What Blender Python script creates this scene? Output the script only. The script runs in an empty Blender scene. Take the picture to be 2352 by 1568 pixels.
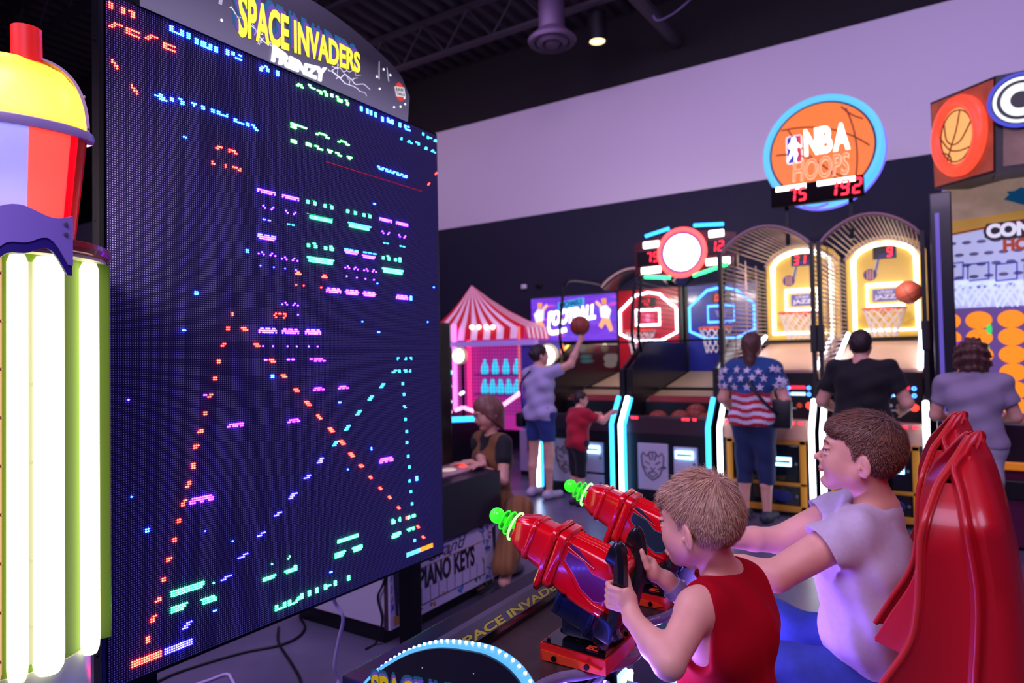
import bpy, bmesh, math, random
import numpy as np
import openvdb
from mathutils import Vector, Matrix
random.seed(7); np.random.seed(7)
V = Vector
SC = bpy.context.scene
COL = SC.collection

# ------------------------------------------------------------------ camera, world, lights, exposure
FPX = 1508.65                                   # focal length in pixels of the 2352 px wide frame
YAW, PITCH, ROLL = math.radians(32.627), math.radians(1.444), math.radians(-1.112)
EYE = V((0, 0, 1.5))
_f = V((-math.sin(YAW) * math.cos(PITCH), math.cos(YAW) * math.cos(PITCH), math.sin(PITCH)))
_r0 = V((math.cos(YAW), math.sin(YAW), 0)); _u0 = _r0.cross(_f)
RI = _r0 * math.cos(ROLL) + _u0 * math.sin(ROLL)
UP = -_r0 * math.sin(ROLL) + _u0 * math.cos(ROLL)
FW = _f
cd = bpy.data.cameras.new('camera'); cam = bpy.data.objects.new('camera', cd); COL.objects.link(cam)
cam.matrix_world = Matrix(((RI.x, UP.x, -FW.x, EYE.x), (RI.y, UP.y, -FW.y, EYE.y), (RI.z, UP.z, -FW.z, EYE.z), (0, 0, 0, 1)))
cd.sensor_width = 36; cd.lens = FPX / 2352 * 36; cd.clip_start = 0.02; cd.clip_end = 200
cd.dof.use_dof = True; cd.dof.focus_distance = 1.62; cd.dof.aperture_fstop = 2.9
SC.camera = cam
SC.view_settings.view_transform = 'Standard'; SC.view_settings.look = 'None'
SC.view_settings.gamma = 1; SC.view_settings.use_curve_mapping = False
SC.view_settings.exposure = 0.0
try:
    SC.cycles.use_denoising = True
    SC.cycles.max_bounces = 6; SC.cycles.diffuse_bounces = 3; SC.cycles.glossy_bounces = 3
    SC.cycles.transmission_bounces = 5; SC.cycles.transparent_max_bounces = 6
    SC.cycles.sample_clamp_indirect = 4; SC.cycles.caustics_reflective = False; SC.cycles.caustics_refractive = False
except Exception:
    pass
wd = bpy.data.worlds.new('hall_ambient'); SC.world = wd; wd.use_nodes = True
wd.node_tree.nodes['Background'].inputs[0].default_value = (0.26, 0.15, 0.55, 1)
wd.node_tree.nodes['Background'].inputs[1].default_value = 0.16

def lin(c):
    return tuple(((v / 255) / 12.92 if v / 255 <= 0.04045 else ((v / 255 + 0.055) / 1.055) ** 2.4) for v in c)

def area(name, loc, target, size, power, col, sy=None, spread=None):
    l = bpy.data.lights.new(name, 'AREA'); l.energy = power; l.color = col; l.size = size
    if sy: l.shape = 'RECTANGLE'; l.size_y = sy
    if spread: l.spread = math.radians(spread)
    o = bpy.data.objects.new(name, l); COL.objects.link(o); o.location = loc
    o.rotation_euler = (V(target) - V(loc)).to_track_quat('-Z', 'Y').to_euler()
    return o
# unseen ceiling washes and added fills: violet over the room, wall washers on the white band
area('hall_wash_fill', (0.8, -1.6, 5.2), (-0.6, 2.0, 0.8), 2.6, 170, (0.80, 0.60, 1.0))
area('hall_wash_fill', (-4.5, 3.5, 5.8), (-3.8, 6.0, 0.0), 3.0, 130, (0.66, 0.46, 1.0))
area('hall_wash_fill', (1.5, 4.2, 5.6), (0.4, 6.4, 0.5), 2.4, 75, (0.62, 0.46, 1.0))
area('hall_wash_fill', (-2.6, -1.4, 4.4), (-1.7, 1.2, 1.4), 1.6, 85, (0.76, 0.60, 1.0))  # added fill to brighten the soda-cup side
area('hall_wash_fill', (-3.0, 0.6, 4.9), (-2.7, 2.7, 0.2), 1.2, 48, (0.66, 0.48, 1.0))  # added fill to brighten the white piano cabinet
area('wall_wash', (-8.0, 6.4, 5.4), (-7.0, 9.2, 4.4), 2.5, 24, (0.88, 0.58, 0.92), sy=0.8)
area('wall_wash', (-3.2, 6.4, 5.4), (-3.0, 9.2, 4.6), 2.5, 20, (0.76, 0.50, 1.0), sy=0.8)
area('wall_wash', (1.2, 6.4, 5.4), (0.8, 9.2, 4.6), 2.5, 28, (0.60, 0.46, 1.0), sy=0.8)

# ------------------------------------------------------------------ helpers
def ray(px, py):
    return RI * ((px - 1176) / FPX) - UP * ((py - 784) / FPX) + FW
def PX(px, py, x=None, y=None, z=None, d=None):
    """the world point that the photograph shows at (px,py), on the plane x=, y= or z= (or at depth d)"""
    q = ray(px, py)
    if x is not None: t = (x - EYE.x) / q.x
    elif y is not None: t = (y - EYE.y) / q.y
    elif z is not None: t = (z - EYE.z) / q.z
    else: t = d
    return EYE + q * t

MATS = {}
def mat(name, col=(128, 128, 128), rough=0.5, metal=0.0, emit=None, es=1.0, bump=None, vary=None, coat=0.0, trans=0.0, sheen=0.0, sss=0.0, spec=None, alpha=None):
    if name in MATS: return MATS[name]
    m = bpy.data.materials.new(name); m.use_nodes = True; MATS[name] = m
    nt = m.node_tree; b = nt.nodes['Principled BSDF']; c = (*lin(col), 1)
    b.inputs['Base Color'].default_value = c; b.inputs['Roughness'].default_value = rough; b.inputs['Metallic'].default_value = metal
    if emit is not None:
        b.inputs['Emission Color'].default_value = (*lin(emit), 1); b.inputs['Emission Strength'].default_value = es
    if coat: b.inputs['Coat Weight'].default_value = coat; b.inputs['Coat Roughness'].default_value = 0.08
    if trans: b.inputs['Transmission Weight'].default_value = trans
    if sheen: b.inputs['Sheen Weight'].default_value = sheen
    if spec is not None: b.inputs['Specular IOR Level'].default_value = spec
    if alpha is not None: b.inputs['Alpha'].default_value = alpha
    if sss:
        b.inputs['Subsurface Weight'].default_value = sss; b.inputs['Subsurface Radius'].default_value = (0.012, 0.005, 0.003); b.inputs['Subsurface Scale'].default_value = 0.6
    if bump or vary:
        tc = nt.nodes.new('ShaderNodeTexCoord')
        if vary:
            n = nt.nodes.new('ShaderNodeTexNoise'); n.inputs['Scale'].default_value = vary[0]; n.inputs['Detail'].default_value = 5
            nt.links.new(tc.outputs['Object'], n.inputs['Vector'])
            r = nt.nodes.new('ShaderNodeValToRGB'); k = vary[1]
            r.color_ramp.elements[0].position = 0.3; r.color_ramp.elements[1].position = 0.7
            r.color_ramp.elements[0].color = (*[x * (1 - k) for x in c[:3]], 1); r.color_ramp.elements[1].color = (*[min(1, x * (1 + k)) for x in c[:3]], 1)
            nt.links.new(n.outputs['Fac'], r.inputs['Fac']); nt.links.new(r.outputs['Color'], b.inputs['Base Color'])
        if bump:
            n = nt.nodes.new('ShaderNodeTexNoise'); n.inputs['Scale'].default_value = bump[0]; n.inputs['Detail'].default_value = 3
            nt.links.new(tc.outputs['Object'], n.inputs['Vector'])
            bp = nt.nodes.new('ShaderNodeBump'); bp.inputs['Strength'].default_value = bump[1]; bp.inputs['Distance'].default_value = bump[2] if len(bump) > 2 else 0.002
            nt.links.new(n.outputs['Fac'], bp.inputs['Height']); nt.links.new(bp.outputs['Normal'], b.inputs['Normal'])
    return m

def glow(name, col, es):
    return mat(name, (20, 20, 20), 0.4, emit=col, es=es)

OFF = {}
def thing(name, label, cat, loc, group=None, kind=None):
    o = bpy.data.objects.new(name, None); COL.objects.link(o); o.location = loc; o.empty_display_size = 0.1
    o['label'] = label; o['category'] = cat
    if group: o['group'] = group
    if kind: o['kind'] = kind
    OFF[o.name] = V(loc); return o
def tag(o, label, cat, group=None):
    o['label'] = label; o['category'] = cat
    if group: o['group'] = group
    return o
def struct(o):
    o['kind'] = 'structure'; return o
def lab(o, label):
    o['label'] = label; return o
def stuff(o):
    o['kind'] = 'stuff'; return o

def make_obj(name, verts, faces, mats, parent=None, smooth=None, mi=None, uv=None):
    """links a mesh of world-space vertices; its origin is its thing's base"""
    me = bpy.data.meshes.new(name)
    vs = np.asarray(verts, dtype=np.float64).reshape(-1, 3)
    if parent is not None: off = OFF[parent.name]
    else: off = V(((vs[:, 0].min() + vs[:, 0].max()) / 2, (vs[:, 1].min() + vs[:, 1].max()) / 2, vs[:, 2].min()))
    vs = vs - np.array(off)
    if isinstance(faces, np.ndarray):
        n, k = faces.shape
        me.vertices.add(len(vs)); me.vertices.foreach_set('co', vs.astype(np.float32).ravel())
        me.loops.add(n * k); me.loops.foreach_set('vertex_index', faces.astype(np.int32).ravel())
        me.polygons.add(n); me.polygons.foreach_set('loop_start', np.arange(0, n * k, k, dtype=np.int32)); me.polygons.foreach_set('loop_total', np.full(n, k, dtype=np.int32))
        me.update(calc_edges=True)
    else:
        me.from_pydata([tuple(v) for v in vs], [], faces)
    if not isinstance(mats, (list, tuple)): mats = [mats]
    for m in mats: me.materials.append(m)
    if mi is not None: me.polygons.foreach_set('material_index', np.asarray(mi, dtype=np.int32))
    if uv is not None:
        l = me.uv_layers.new(name='UVMap'); l.data.foreach_set('uv', np.asarray(uv, dtype=np.float32).ravel())
    if smooth is not None:
        me.polygons.foreach_set('use_smooth', np.ones(len(me.polygons), dtype=bool))
        if smooth < 179: me.set_sharp_from_angle(angle=math.radians(smooth))
    me.validate(); me.update()
    o = bpy.data.objects.new(name, me); COL.objects.link(o)
    if parent is not None: o.parent = parent; OFF[o.name] = off
    else: o.location = off; OFF[o.name] = V(off)
    return o

class MB:
    def __init__(s): s.v = []; s.f = []; s.mi = []; s.cur = 0
    def add(s, vs, fs):
        b = len(s.v); s.v.extend([tuple(q) for q in vs]); s.f.extend([[i + b for i in f] for f in fs]); s.mi.extend([s.cur] * len(fs)); return s
    def box(s, c, size, R=None, bev=0.0):
        c = V(c); hx, hy, hz = [q / 2 for q in size]
        if bev <= 0:
            vs = [V((x, y, z)) for x in (-hx, hx) for y in (-hy, hy) for z in (-hz, hz)]
            fs = [[0, 1, 3, 2], [4, 6, 7, 5], [0, 4, 5, 1], [2, 3, 7, 6], [0, 2, 6, 4], [1, 5, 7, 3]]
        else:
            bev = min(bev, hx * 0.9, hy * 0.9, hz * 0.9)
            bm = bmesh.new(); bmesh.ops.create_cube(bm, size=1.0)
            for q in bm.verts: q.co = V((q.co.x * size[0], q.co.y * size[1], q.co.z * size[2]))
            bmesh.ops.bevel(bm, geom=bm.edges[:], offset=bev, segments=2, affect='EDGES', profile=0.6)
            bm.verts.index_update(); vs = [q.co.copy() for q in bm.verts]; fs = [[q.index for q in f.verts] for f in bm.faces]; bm.free()
        if R is not None: vs = [R @ q for q in vs]
        return s.add([q + c for q in vs], fs)
    def bb(s, x0, x1, y0, y1, z0, z1, bev=0.0):
        return s.box(((x0 + x1) / 2, (y0 + y1) / 2, (z0 + z1) / 2), (abs(x1 - x0), abs(y1 - y0), abs(z1 - z0)), None, bev)
    def cyl(s, p0, p1, r0, r1=None, n=16, caps=True):
        p0, p1 = V(p0), V(p1); r1 = r0 if r1 is None else r1; a = (p1 - p0).normalized()
        u = a.orthogonal().normalized(); w = a.cross(u); vs = []
        for i in range(n):
            t = 2 * math.pi * i / n; dv = u * math.cos(t) + w * math.sin(t); vs += [p0 + dv * r0, p1 + dv * r1]
        fs = [[2 * i, 2 * ((i + 1) % n), 2 * ((i + 1) % n) + 1, 2 * i + 1] for i in range(n)]
        if caps: fs += [[2 * i for i in range(n)][::-1], [2 * i + 1 for i in range(n)]]
        return s.add(vs, fs)
    def tube(s, pts, r, n=8, closed=False, flat=None):
        pts = [V(p) for p in pts]; m = len(pts); vs = []; rr = r if isinstance(r, (list, tuple)) else [r] * m
        def tang(i):
            a = pts[(i - 1) % m] if (closed or i > 0) else pts[i]; b = pts[(i + 1) % m] if (closed or i < m - 1) else pts[i]
            return (b - a).normalized()
        t = tang(0); u = flat.cross(t).normalized() if flat is not None else t.orthogonal().normalized()
        for i in range(m):
            t = tang(i); u = (u - t * u.dot(t)); u = u.normalized() if u.length > 1e-6 else t.orthogonal().normalized(); w = t.cross(u)
            for k in range(n):
                a = 2 * math.pi * k / n; vs.append(pts[i] + (u * math.cos(a) + w * math.sin(a)) * rr[i])
        fs = []
        for i in range(m if closed else m - 1):
            j = (i + 1) % m
            for k in range(n):
                l = (k + 1) % n; fs.append([i * n + k, i * n + l, j * n + l, j * n + k])
        if not closed: fs += [list(range(n))[::-1], [(m - 1) * n + k for k in range(n)]]
        return s.add(vs, fs)
    def ball(s, c, r, nu=16, nv=10, R=None):
        r = (r, r, r) if not isinstance(r, (tuple, list)) else r; c = V(c); vs = [V((0, 0, r[2]))]; fs = []
        for j in range(1, nv):
            p = math.pi * j / nv
            for i in range(nu):
                t = 2 * math.pi * i / nu; vs.append(V((r[0] * math.sin(p) * math.cos(t), r[1] * math.sin(p) * math.sin(t), r[2] * math.cos(p))))
        vs.append(V((0, 0, -r[2]))); L = len(vs) - 1
        for i in range(nu):
            k = (i + 1) % nu; fs.append([0, 1 + i, 1 + k]); fs.append([L, L - nu + k, L - nu + i])
            for j in range(nv - 2): fs.append([1 + j * nu + i, 1 + (j + 1) * nu + i, 1 + (j + 1) * nu + k, 1 + j * nu + k])
        if R is not None: vs = [R @ q for q in vs]
        return s.add([q + c for q in vs], fs)
    def prism(s, pts, vec):
        pts = [V(p) for p in pts]; vec = V(vec); n = len(pts)
        nrm = V((0, 0, 0))
        for i in range(n): nrm += pts[i].cross(pts[(i + 1) % n])
        if nrm.dot(vec) > 0: pts = pts[::-1]
        vs = pts + [p + vec for p in pts]
        fs = [list(range(n)), list(range(n, 2 * n))[::-1]] + [[i, i + n, (i + 1) % n + n, (i + 1) % n] for i in range(n)]
        return s.add(vs, fs)
    def lathe(s, prof, c, n=24, axis=None, a0=0, a1=2 * math.pi):
        c = V(c); ax = V(axis).normalized() if axis is not None else V((0, 0, 1)); u = V((1, 0, 0)) if axis is None else ax.orthogonal().normalized(); w = ax.cross(u)
        full = abs(a1 - a0 - 2 * math.pi) < 1e-6; m = n if full else n + 1; vs = []; L = len(prof)
        for i in range(m):
            t = a0 + (a1 - a0) * i / n; dv = u * math.cos(t) + w * math.sin(t)
            for (r, z) in prof: vs.append(c + dv * r + ax * z)
        fs = []
        for i in range(n):
            k = (i + 1) % m
            for j in range(L - 1): fs.append([i * L + j, k * L + j, k * L + j + 1, i * L + j + 1])
        return s.add(vs, fs)
    def torus(s, c, nrm, R, r, n=32, k=8, ell=None):
        c = V(c); a = V(nrm).normalized(); u = a.orthogonal().normalized() if ell is None else V(ell[0]).normalized(); w = a.cross(u); e = 1 if ell is None else ell[1]
        return s.tube([c + u * R * math.cos(2 * math.pi * i / n) + w * R * e * math.sin(2 * math.pi * i / n) for i in range(n)], r, k, closed=True)
    def loft(s, rings, cap=True):
        n = len(rings[0]); vs = [q for r_ in rings for q in r_]; fs = []
        for i in range(len(rings) - 1):
            for k in range(n):
                l = (k + 1) % n; fs.append([i * n + k, i * n + l, (i + 1) * n + l, (i + 1) * n + k])
        if cap: fs += [list(range(n))[::-1], [(len(rings) - 1) * n + k for k in range(n)]]
        return s.add(vs, fs)
    def build(s, name, m, parent=None, smooth=None):
        return make_obj(name, s.v, s.f, m, parent, smooth, s.mi if isinstance(m, (list, tuple)) else None)

def box_part(name, m, parent, x0, x1, y0, y1, z0, z1, bev=0.0):
    return MB().bb(x0, x1, y0, y1, z0, z1, bev).build(name, m, parent)

def text(s, O, U, Vv, w, h, m, parent, name='lettering', off=0.0, ext=0.002, shear=0.0, warp=None, mono=False):
    """lettering fitted to a w x h box standing on O, running along U, upright along Vv"""
    c = bpy.data.curves.new('t', 'FONT'); c.body = s; c.size = 1; c.offset = off; c.extrude = 0.5; c.shear = shear; c.resolution_u = 4
    o = bpy.data.objects.new('t', c); COL.objects.link(o)
    dg = bpy.context.evaluated_depsgraph_get(); me = bpy.data.meshes.new_from_object(o.evaluated_get(dg))
    n = len(me.vertices); co = np.empty(n * 3, dtype=np.float32); me.vertices.foreach_get('co', co); co = co.reshape(-1, 3)
    fs = [list(p.vertices) for p in me.polygons]
    bpy.data.objects.remove(o); bpy.data.curves.remove(c); bpy.data.meshes.remove(me)
    x = (co[:, 0] - co[:, 0].min()) / max(1e-6, np.ptp(co[:, 0])); y = (co[:, 1] - co[:, 1].min()) / max(1e-6, np.ptp(co[:, 1])); z = co[:, 2] + 0.5
    if warp is not None: x, y = warp(x, y)
    O, U, Vv = V(O), V(U).normalized(), V(Vv).normalized(); N = U.cross(Vv).normalized()
    vs = np.array(O)[None] + np.outer(x * w, np.array(U)) + np.outer(y * h, np.array(Vv)) + np.outer(z * ext, np.array(N))
    return make_obj(name, vs, fs, m, parent)

SEG = {'0': 'abcdef', '1': 'bc', '2': 'abged', '3': 'abgcd', '4': 'fgbc', '5': 'afgcd', '6': 'afgedc', '7': 'abc', '8': 'abcdefg', '9': 'abcdfg'}
def digits(s, O, U, Vv, h, m, parent, name='digits', slant=0.1, ext=0.006):
    O, U, Vv = V(O), V(U).normalized(), V(Vv).normalized(); N = U.cross(Vv); w = h * 0.52; t = h * 0.13; b = MB(); cx = 0
    def P(x, y): return O + U * (x + slant * y) + Vv * y
    for ch in s:
        if ch != ' ':
            for g in SEG[ch]:
                q = {'a': (t * .6, h - t, w - t * .6, h), 'd': (t * .6, 0, w - t * .6, t), 'g': (t * .8, h / 2 - t / 2, w - t * .8, h / 2 + t / 2), 'b': (w - t, h / 2 + t * .3, w, h - t * .5), 'c': (w - t, t * .5, w, h / 2 - t * .3), 'f': (0, h / 2 + t * .3, t, h - t * .5), 'e': (0, t * .5, t, h / 2 - t * .3)}[g]
                b.prism([P(cx + q[0], q[1]), P(cx + q[2], q[1]), P(cx + q[2], q[3]), P(cx + q[0], q[3])], N * ext)
        cx += w * 1.35
    return b.build(name, m, parent)

def spline(pts, n=8, closed=False):
    """Catmull-Rom through the points"""
    pts = [V(p) for p in pts]; out = []; m = len(pts); rng = m if closed else m - 1
    for i in range(rng):
        p0 = pts[(i - 1) % m] if (closed or i > 0) else pts[0]; p1 = pts[i]; p2 = pts[(i + 1) % m]; p3 = pts[(i + 2) % m] if (closed or i + 2 < m) else pts[-1]
        for k in range(n):
            t = k / n
            out.append(0.5 * ((2 * p1) + (p2 - p0) * t + (2 * p0 - 5 * p1 + 4 * p2 - p3) * t * t + (3 * p1 - p0 - 3 * p2 + p3) * t ** 3))
    if not closed: out.append(pts[-1])
    return out

# ------------------------------------------------------------------ common materials
BLACK = mat('black_laminate', (14, 13, 20), 0.45, bump=(300, 0.1, 0.0005))
BLACKM = mat('black_metal', (16, 16, 22), 0.35, 0.6)
GLOSSB = mat('gloss_black', (10, 10, 14), 0.12, coat=0.5)
STEEL = mat('brushed_steel', (170, 170, 175), 0.35, 0.9)
WHITEP = mat('white_plastic', (225, 222, 230), 0.4)
X_, Y_, Z_ = V((1, 0, 0)), V((0, 1, 0)), V((0, 0, 1))
# ------------------------------------------------------------------ the room
FLOORM = mat('polished_concrete', (98, 92, 118), 0.27, vary=(1.3, 0.35), bump=(14, 0.05, 0.002), spec=0.5)
struct(MB().bb(-26, 7, -4, 9.4, -0.12, 0).build('floor', FLOORM))
NAVY = mat('navy_wall_paint', (14, 15, 44), 0.75, bump=(120, 0.1, 0.001))
BAND = mat('white_wall_paint', (214, 206, 216), 0.8, bump=(90, 0.12, 0.001))
UPPER = mat('dark_upper_paint', (20, 14, 20), 0.85)
wl = struct(MB().bb(-26, 7, 9.2, 9.4, 0, 3.818).build('wall_back', NAVY))
MB().bb(-26, 7, 9.19, 9.4, 3.818, 5.58).build('white_band', BAND, wl)
MB().bb(-26, 7, 9.2, 9.4, 5.58, 7.4).build('upper_band', UPPER, wl)
struct(MB().bb(-26.2, -26, -4, 9.4, 0, 7.4).build('wall_left', NAVY))
# small wall fittings on the navy band
for px, py in ((1204, 658), (1238, 655)):
    c = PX(px, py, y=9.19); t = MB().box(c, (0.09, 0.05, 0.07), bev=0.008)
    t.cyl(c + V((0, -0.03, 0)), c + V((0, -0.06, -0.02)), 0.02, 0.026, 10)
    tag(t.build('wall_camera', WHITEP if px < 1220 else BLACK), 'small pale box high on the navy wall' if px < 1220 else 'small dark box high on the navy wall', 'wall box')
# corrugated deck, ribs run along Y
DECK = mat('painted_steel_deck', (40, 33, 44), 0.7)
vs = []; fs = []; x = -26.0; ZC = 6.62; k = 0
prof = []
while x < 7:
    prof += [(x, ZC), (x + 0.09, ZC), (x + 0.125, ZC + 0.075), (x + 0.215, ZC + 0.075)]; x += 0.25
for (a, b) in prof: vs += [(a, -4, b), (a, 9.2, b)]
for i in range(len(prof) - 1): fs.append([2 * i, 2 * i + 1, 2 * i + 3, 2 * i + 2])
ceil = struct(make_obj('ceiling', vs, fs, DECK))
JM = mat('joist_paint', (44, 36, 46), 0.65)
for y in (2.2, 4.0, 5.8, 7.6):
    b = MB(); b.bb(-24, 6, y - 0.055, y + 0.055, ZC - 0.06, ZC - 0.012); b.bb(-24, 6, y - 0.05, y + 0.05, ZC - 0.62, ZC - 0.57)
    x = -24; up = True
    while x < 6:
        b.cyl((x, y, ZC - (0.06 if up else 0.57)), (x + 0.42, y, ZC - (0.57 if up else 0.06)), 0.014, n=6); x += 0.42; up = not up
    b.build('joist', JM, ceil)
# girder across the joists, seen top right of the vent
g0, g1 = PX(1440, -30, z=ZC - 0.75), PX(1556, 96, y=9.15)
b = MB(); b.tube([g0, g1], 0.09, 10); b.build('girder_pipe', JM, ceil)
# round ceiling diffuser with its duct
DUCT = mat('duct_purple_grey', (62, 48, 70), 0.5, 0.3)
c = PX(1268, 98, y=7.0)
t = thing('ceiling_diffuser', 'round ringed air diffuser at the end of a vertical ceiling duct', 'air vent', (c.x, c.y, c.z))
MB().lathe([(0.30, 0.03), (0.28, -0.01), (0.22, 0.0), (0.21, 0.02), (0.17, -0.035), (0.12, -0.02), (0.11, 0.0), (0.07, -0.05), (0.0, -0.05)], c, 32).build('ring_grille', DUCT, t, 40)
MB().lathe([(0.28, 0.0), (0.30, 0.03), (0.16, 0.16), (0.155, ZC - c.z)], c, 28).build('duct', DUCT, t, 40)
# cylinder downlight
c = PX(1372, 96, y=7.9)
t = thing('pendant_downlight', 'black cylinder downlight with a warm glowing lens under the ceiling', 'ceiling light', (c.x, c.y, c.z))
MB().lathe([(0.0, 0.02), (0.105, 0.02), (0.105, -0.0), (0.125, -0.005), (0.125, 0.38), (0.03, 0.385), (0.02, 0.42), (0.02, ZC - c.z)], c, 24).build('housing', BLACK, t, 35)
MB().lathe([(0.0, 0.0), (0.10, 0.004), (0.10, 0.012), (0, 0.012)], c, 24).build('lens', glow('warm_lens', (255, 214, 150), 3.0), t, 35)
# loose cable at the top edge
pts = [PX(1498, 30, d=8.4), PX(1510, 47, d=8.4), PX(1545, 32, d=8.4), PX(1575, 8, d=8.4), PX(1600, -15, d=8.4)]
tag(MB().tube(spline(pts), 0.011, 6).build('ceiling_cable', mat('pale_cable', (120, 105, 150), 0.5), smooth=60), 'pale cable looping down from the dark ceiling', 'cable')
# ------------------------------------------------------------------ LED video tower with marquee
SX, SY0, SY1, SZ0, SZ1 = -1.9, 0.914, 2.353, 0.626, 2.533
NC, NR = 216, 288
scr = thing('led_screen', 'towering black dot-matrix game screen with coloured lit dots and a marquee on top', 'game screen', (SX, (SY0 + SY1) / 2, 0))
b = MB(); b.bb(SX - 0.036, SX - 0.004, SY0 - 0.012, SY1 + 0.012, SZ0 - 0.012, SZ1 + 0.012, 0.004); b.build('cabinet', BLACKM, scr)
b = MB(); b.bb(SX - 0.036, SX + 0.002, SY0 - 0.019, SY0 - 0.013, SZ0 - 0.35, SZ1 + 0.012); b.bb(SX - 0.004, SX + 0.004, SY0 - 0.015, SY0 - 0.008, SZ0 - 0.35, SZ1 + 0.012)
for z in (0.5, 0.72, 1.3, 1.9, 2.4): b.cyl((SX - 0.02, SY0 - 0.023, z), (SX - 0.02, SY0 - 0.018, z), 0.005, n=8)
lab(b.build('edge_rail', mat('anodised_rail', (58, 58, 64), 0.22, 0.9), scr), 'brushed metal edge rail')
# dot matrix face: unlit diode caps in a dark mask, faint blue glow painted in
m = bpy.data.materials.new('dot_matrix'); m.use_nodes = True; nt = m.node_tree; bs = nt.nodes['Principled BSDF']
uvn = nt.nodes.new('ShaderNodeUVMap'); fr = nt.nodes.new('ShaderNodeVectorMath'); fr.operation = 'FRACTION'
sb = nt.nodes.new('ShaderNodeVectorMath'); sb.operation = 'SUBTRACT'; sb.inputs[1].default_value = (0.5, 0.5, 0)
ln = nt.nodes.new('ShaderNodeVectorMath'); ln.operation = 'LENGTH'
mr = nt.nodes.new('ShaderNodeMapRange'); mr.inputs['From Min'].default_value = 0.17; mr.inputs['From Max'].default_value = 0.23; mr.inputs['To Min'].default_value = 1; mr.inputs['To Max'].default_value = 0
mx = nt.nodes.new('ShaderNodeMix'); mx.data_type = 'RGBA'; mx.inputs[6].default_value = (0.010, 0.008, 0.034, 1); mx.inputs[7].default_value = (0.24, 0.22, 0.52, 1)
L = nt.links.new
L(uvn.outputs[0], fr.inputs[0]); L(fr.outputs[0], sb.inputs[0]); L(sb.outputs[0], ln.inputs[0]); L(ln.outputs['Value'], mr.inputs['Value'])
L(mr.outputs[0], mx.inputs[0]); L(mx.outputs[2], bs.inputs['Base Color'])
mg = nt.nodes.new('ShaderNodeMix'); mg.data_type = 'RGBA'; mg.inputs[6].default_value = (0.0012, 0.0008, 0.016, 1); mg.inputs[7].default_value = (0.03, 0.025, 0.14, 1)
L(mr.outputs[0], mg.inputs[0]); L(mg.outputs[2], bs.inputs['Emission Color']); bs.inputs['Emission Strength'].default_value = 1.0
bs.inputs['Roughness'].default_value = 0.6; bs.inputs['Specular IOR Level'].default_value = 0.03
make_obj('dot_panel', [(SX, SY0, SZ0), (SX, SY1, SZ0), (SX, SY1, SZ1), (SX, SY0, SZ1)], [[0, 1, 2, 3]], m, scr, uv=[(0, 0), (NC, 0), (NC, NR), (0, NR)])

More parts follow.
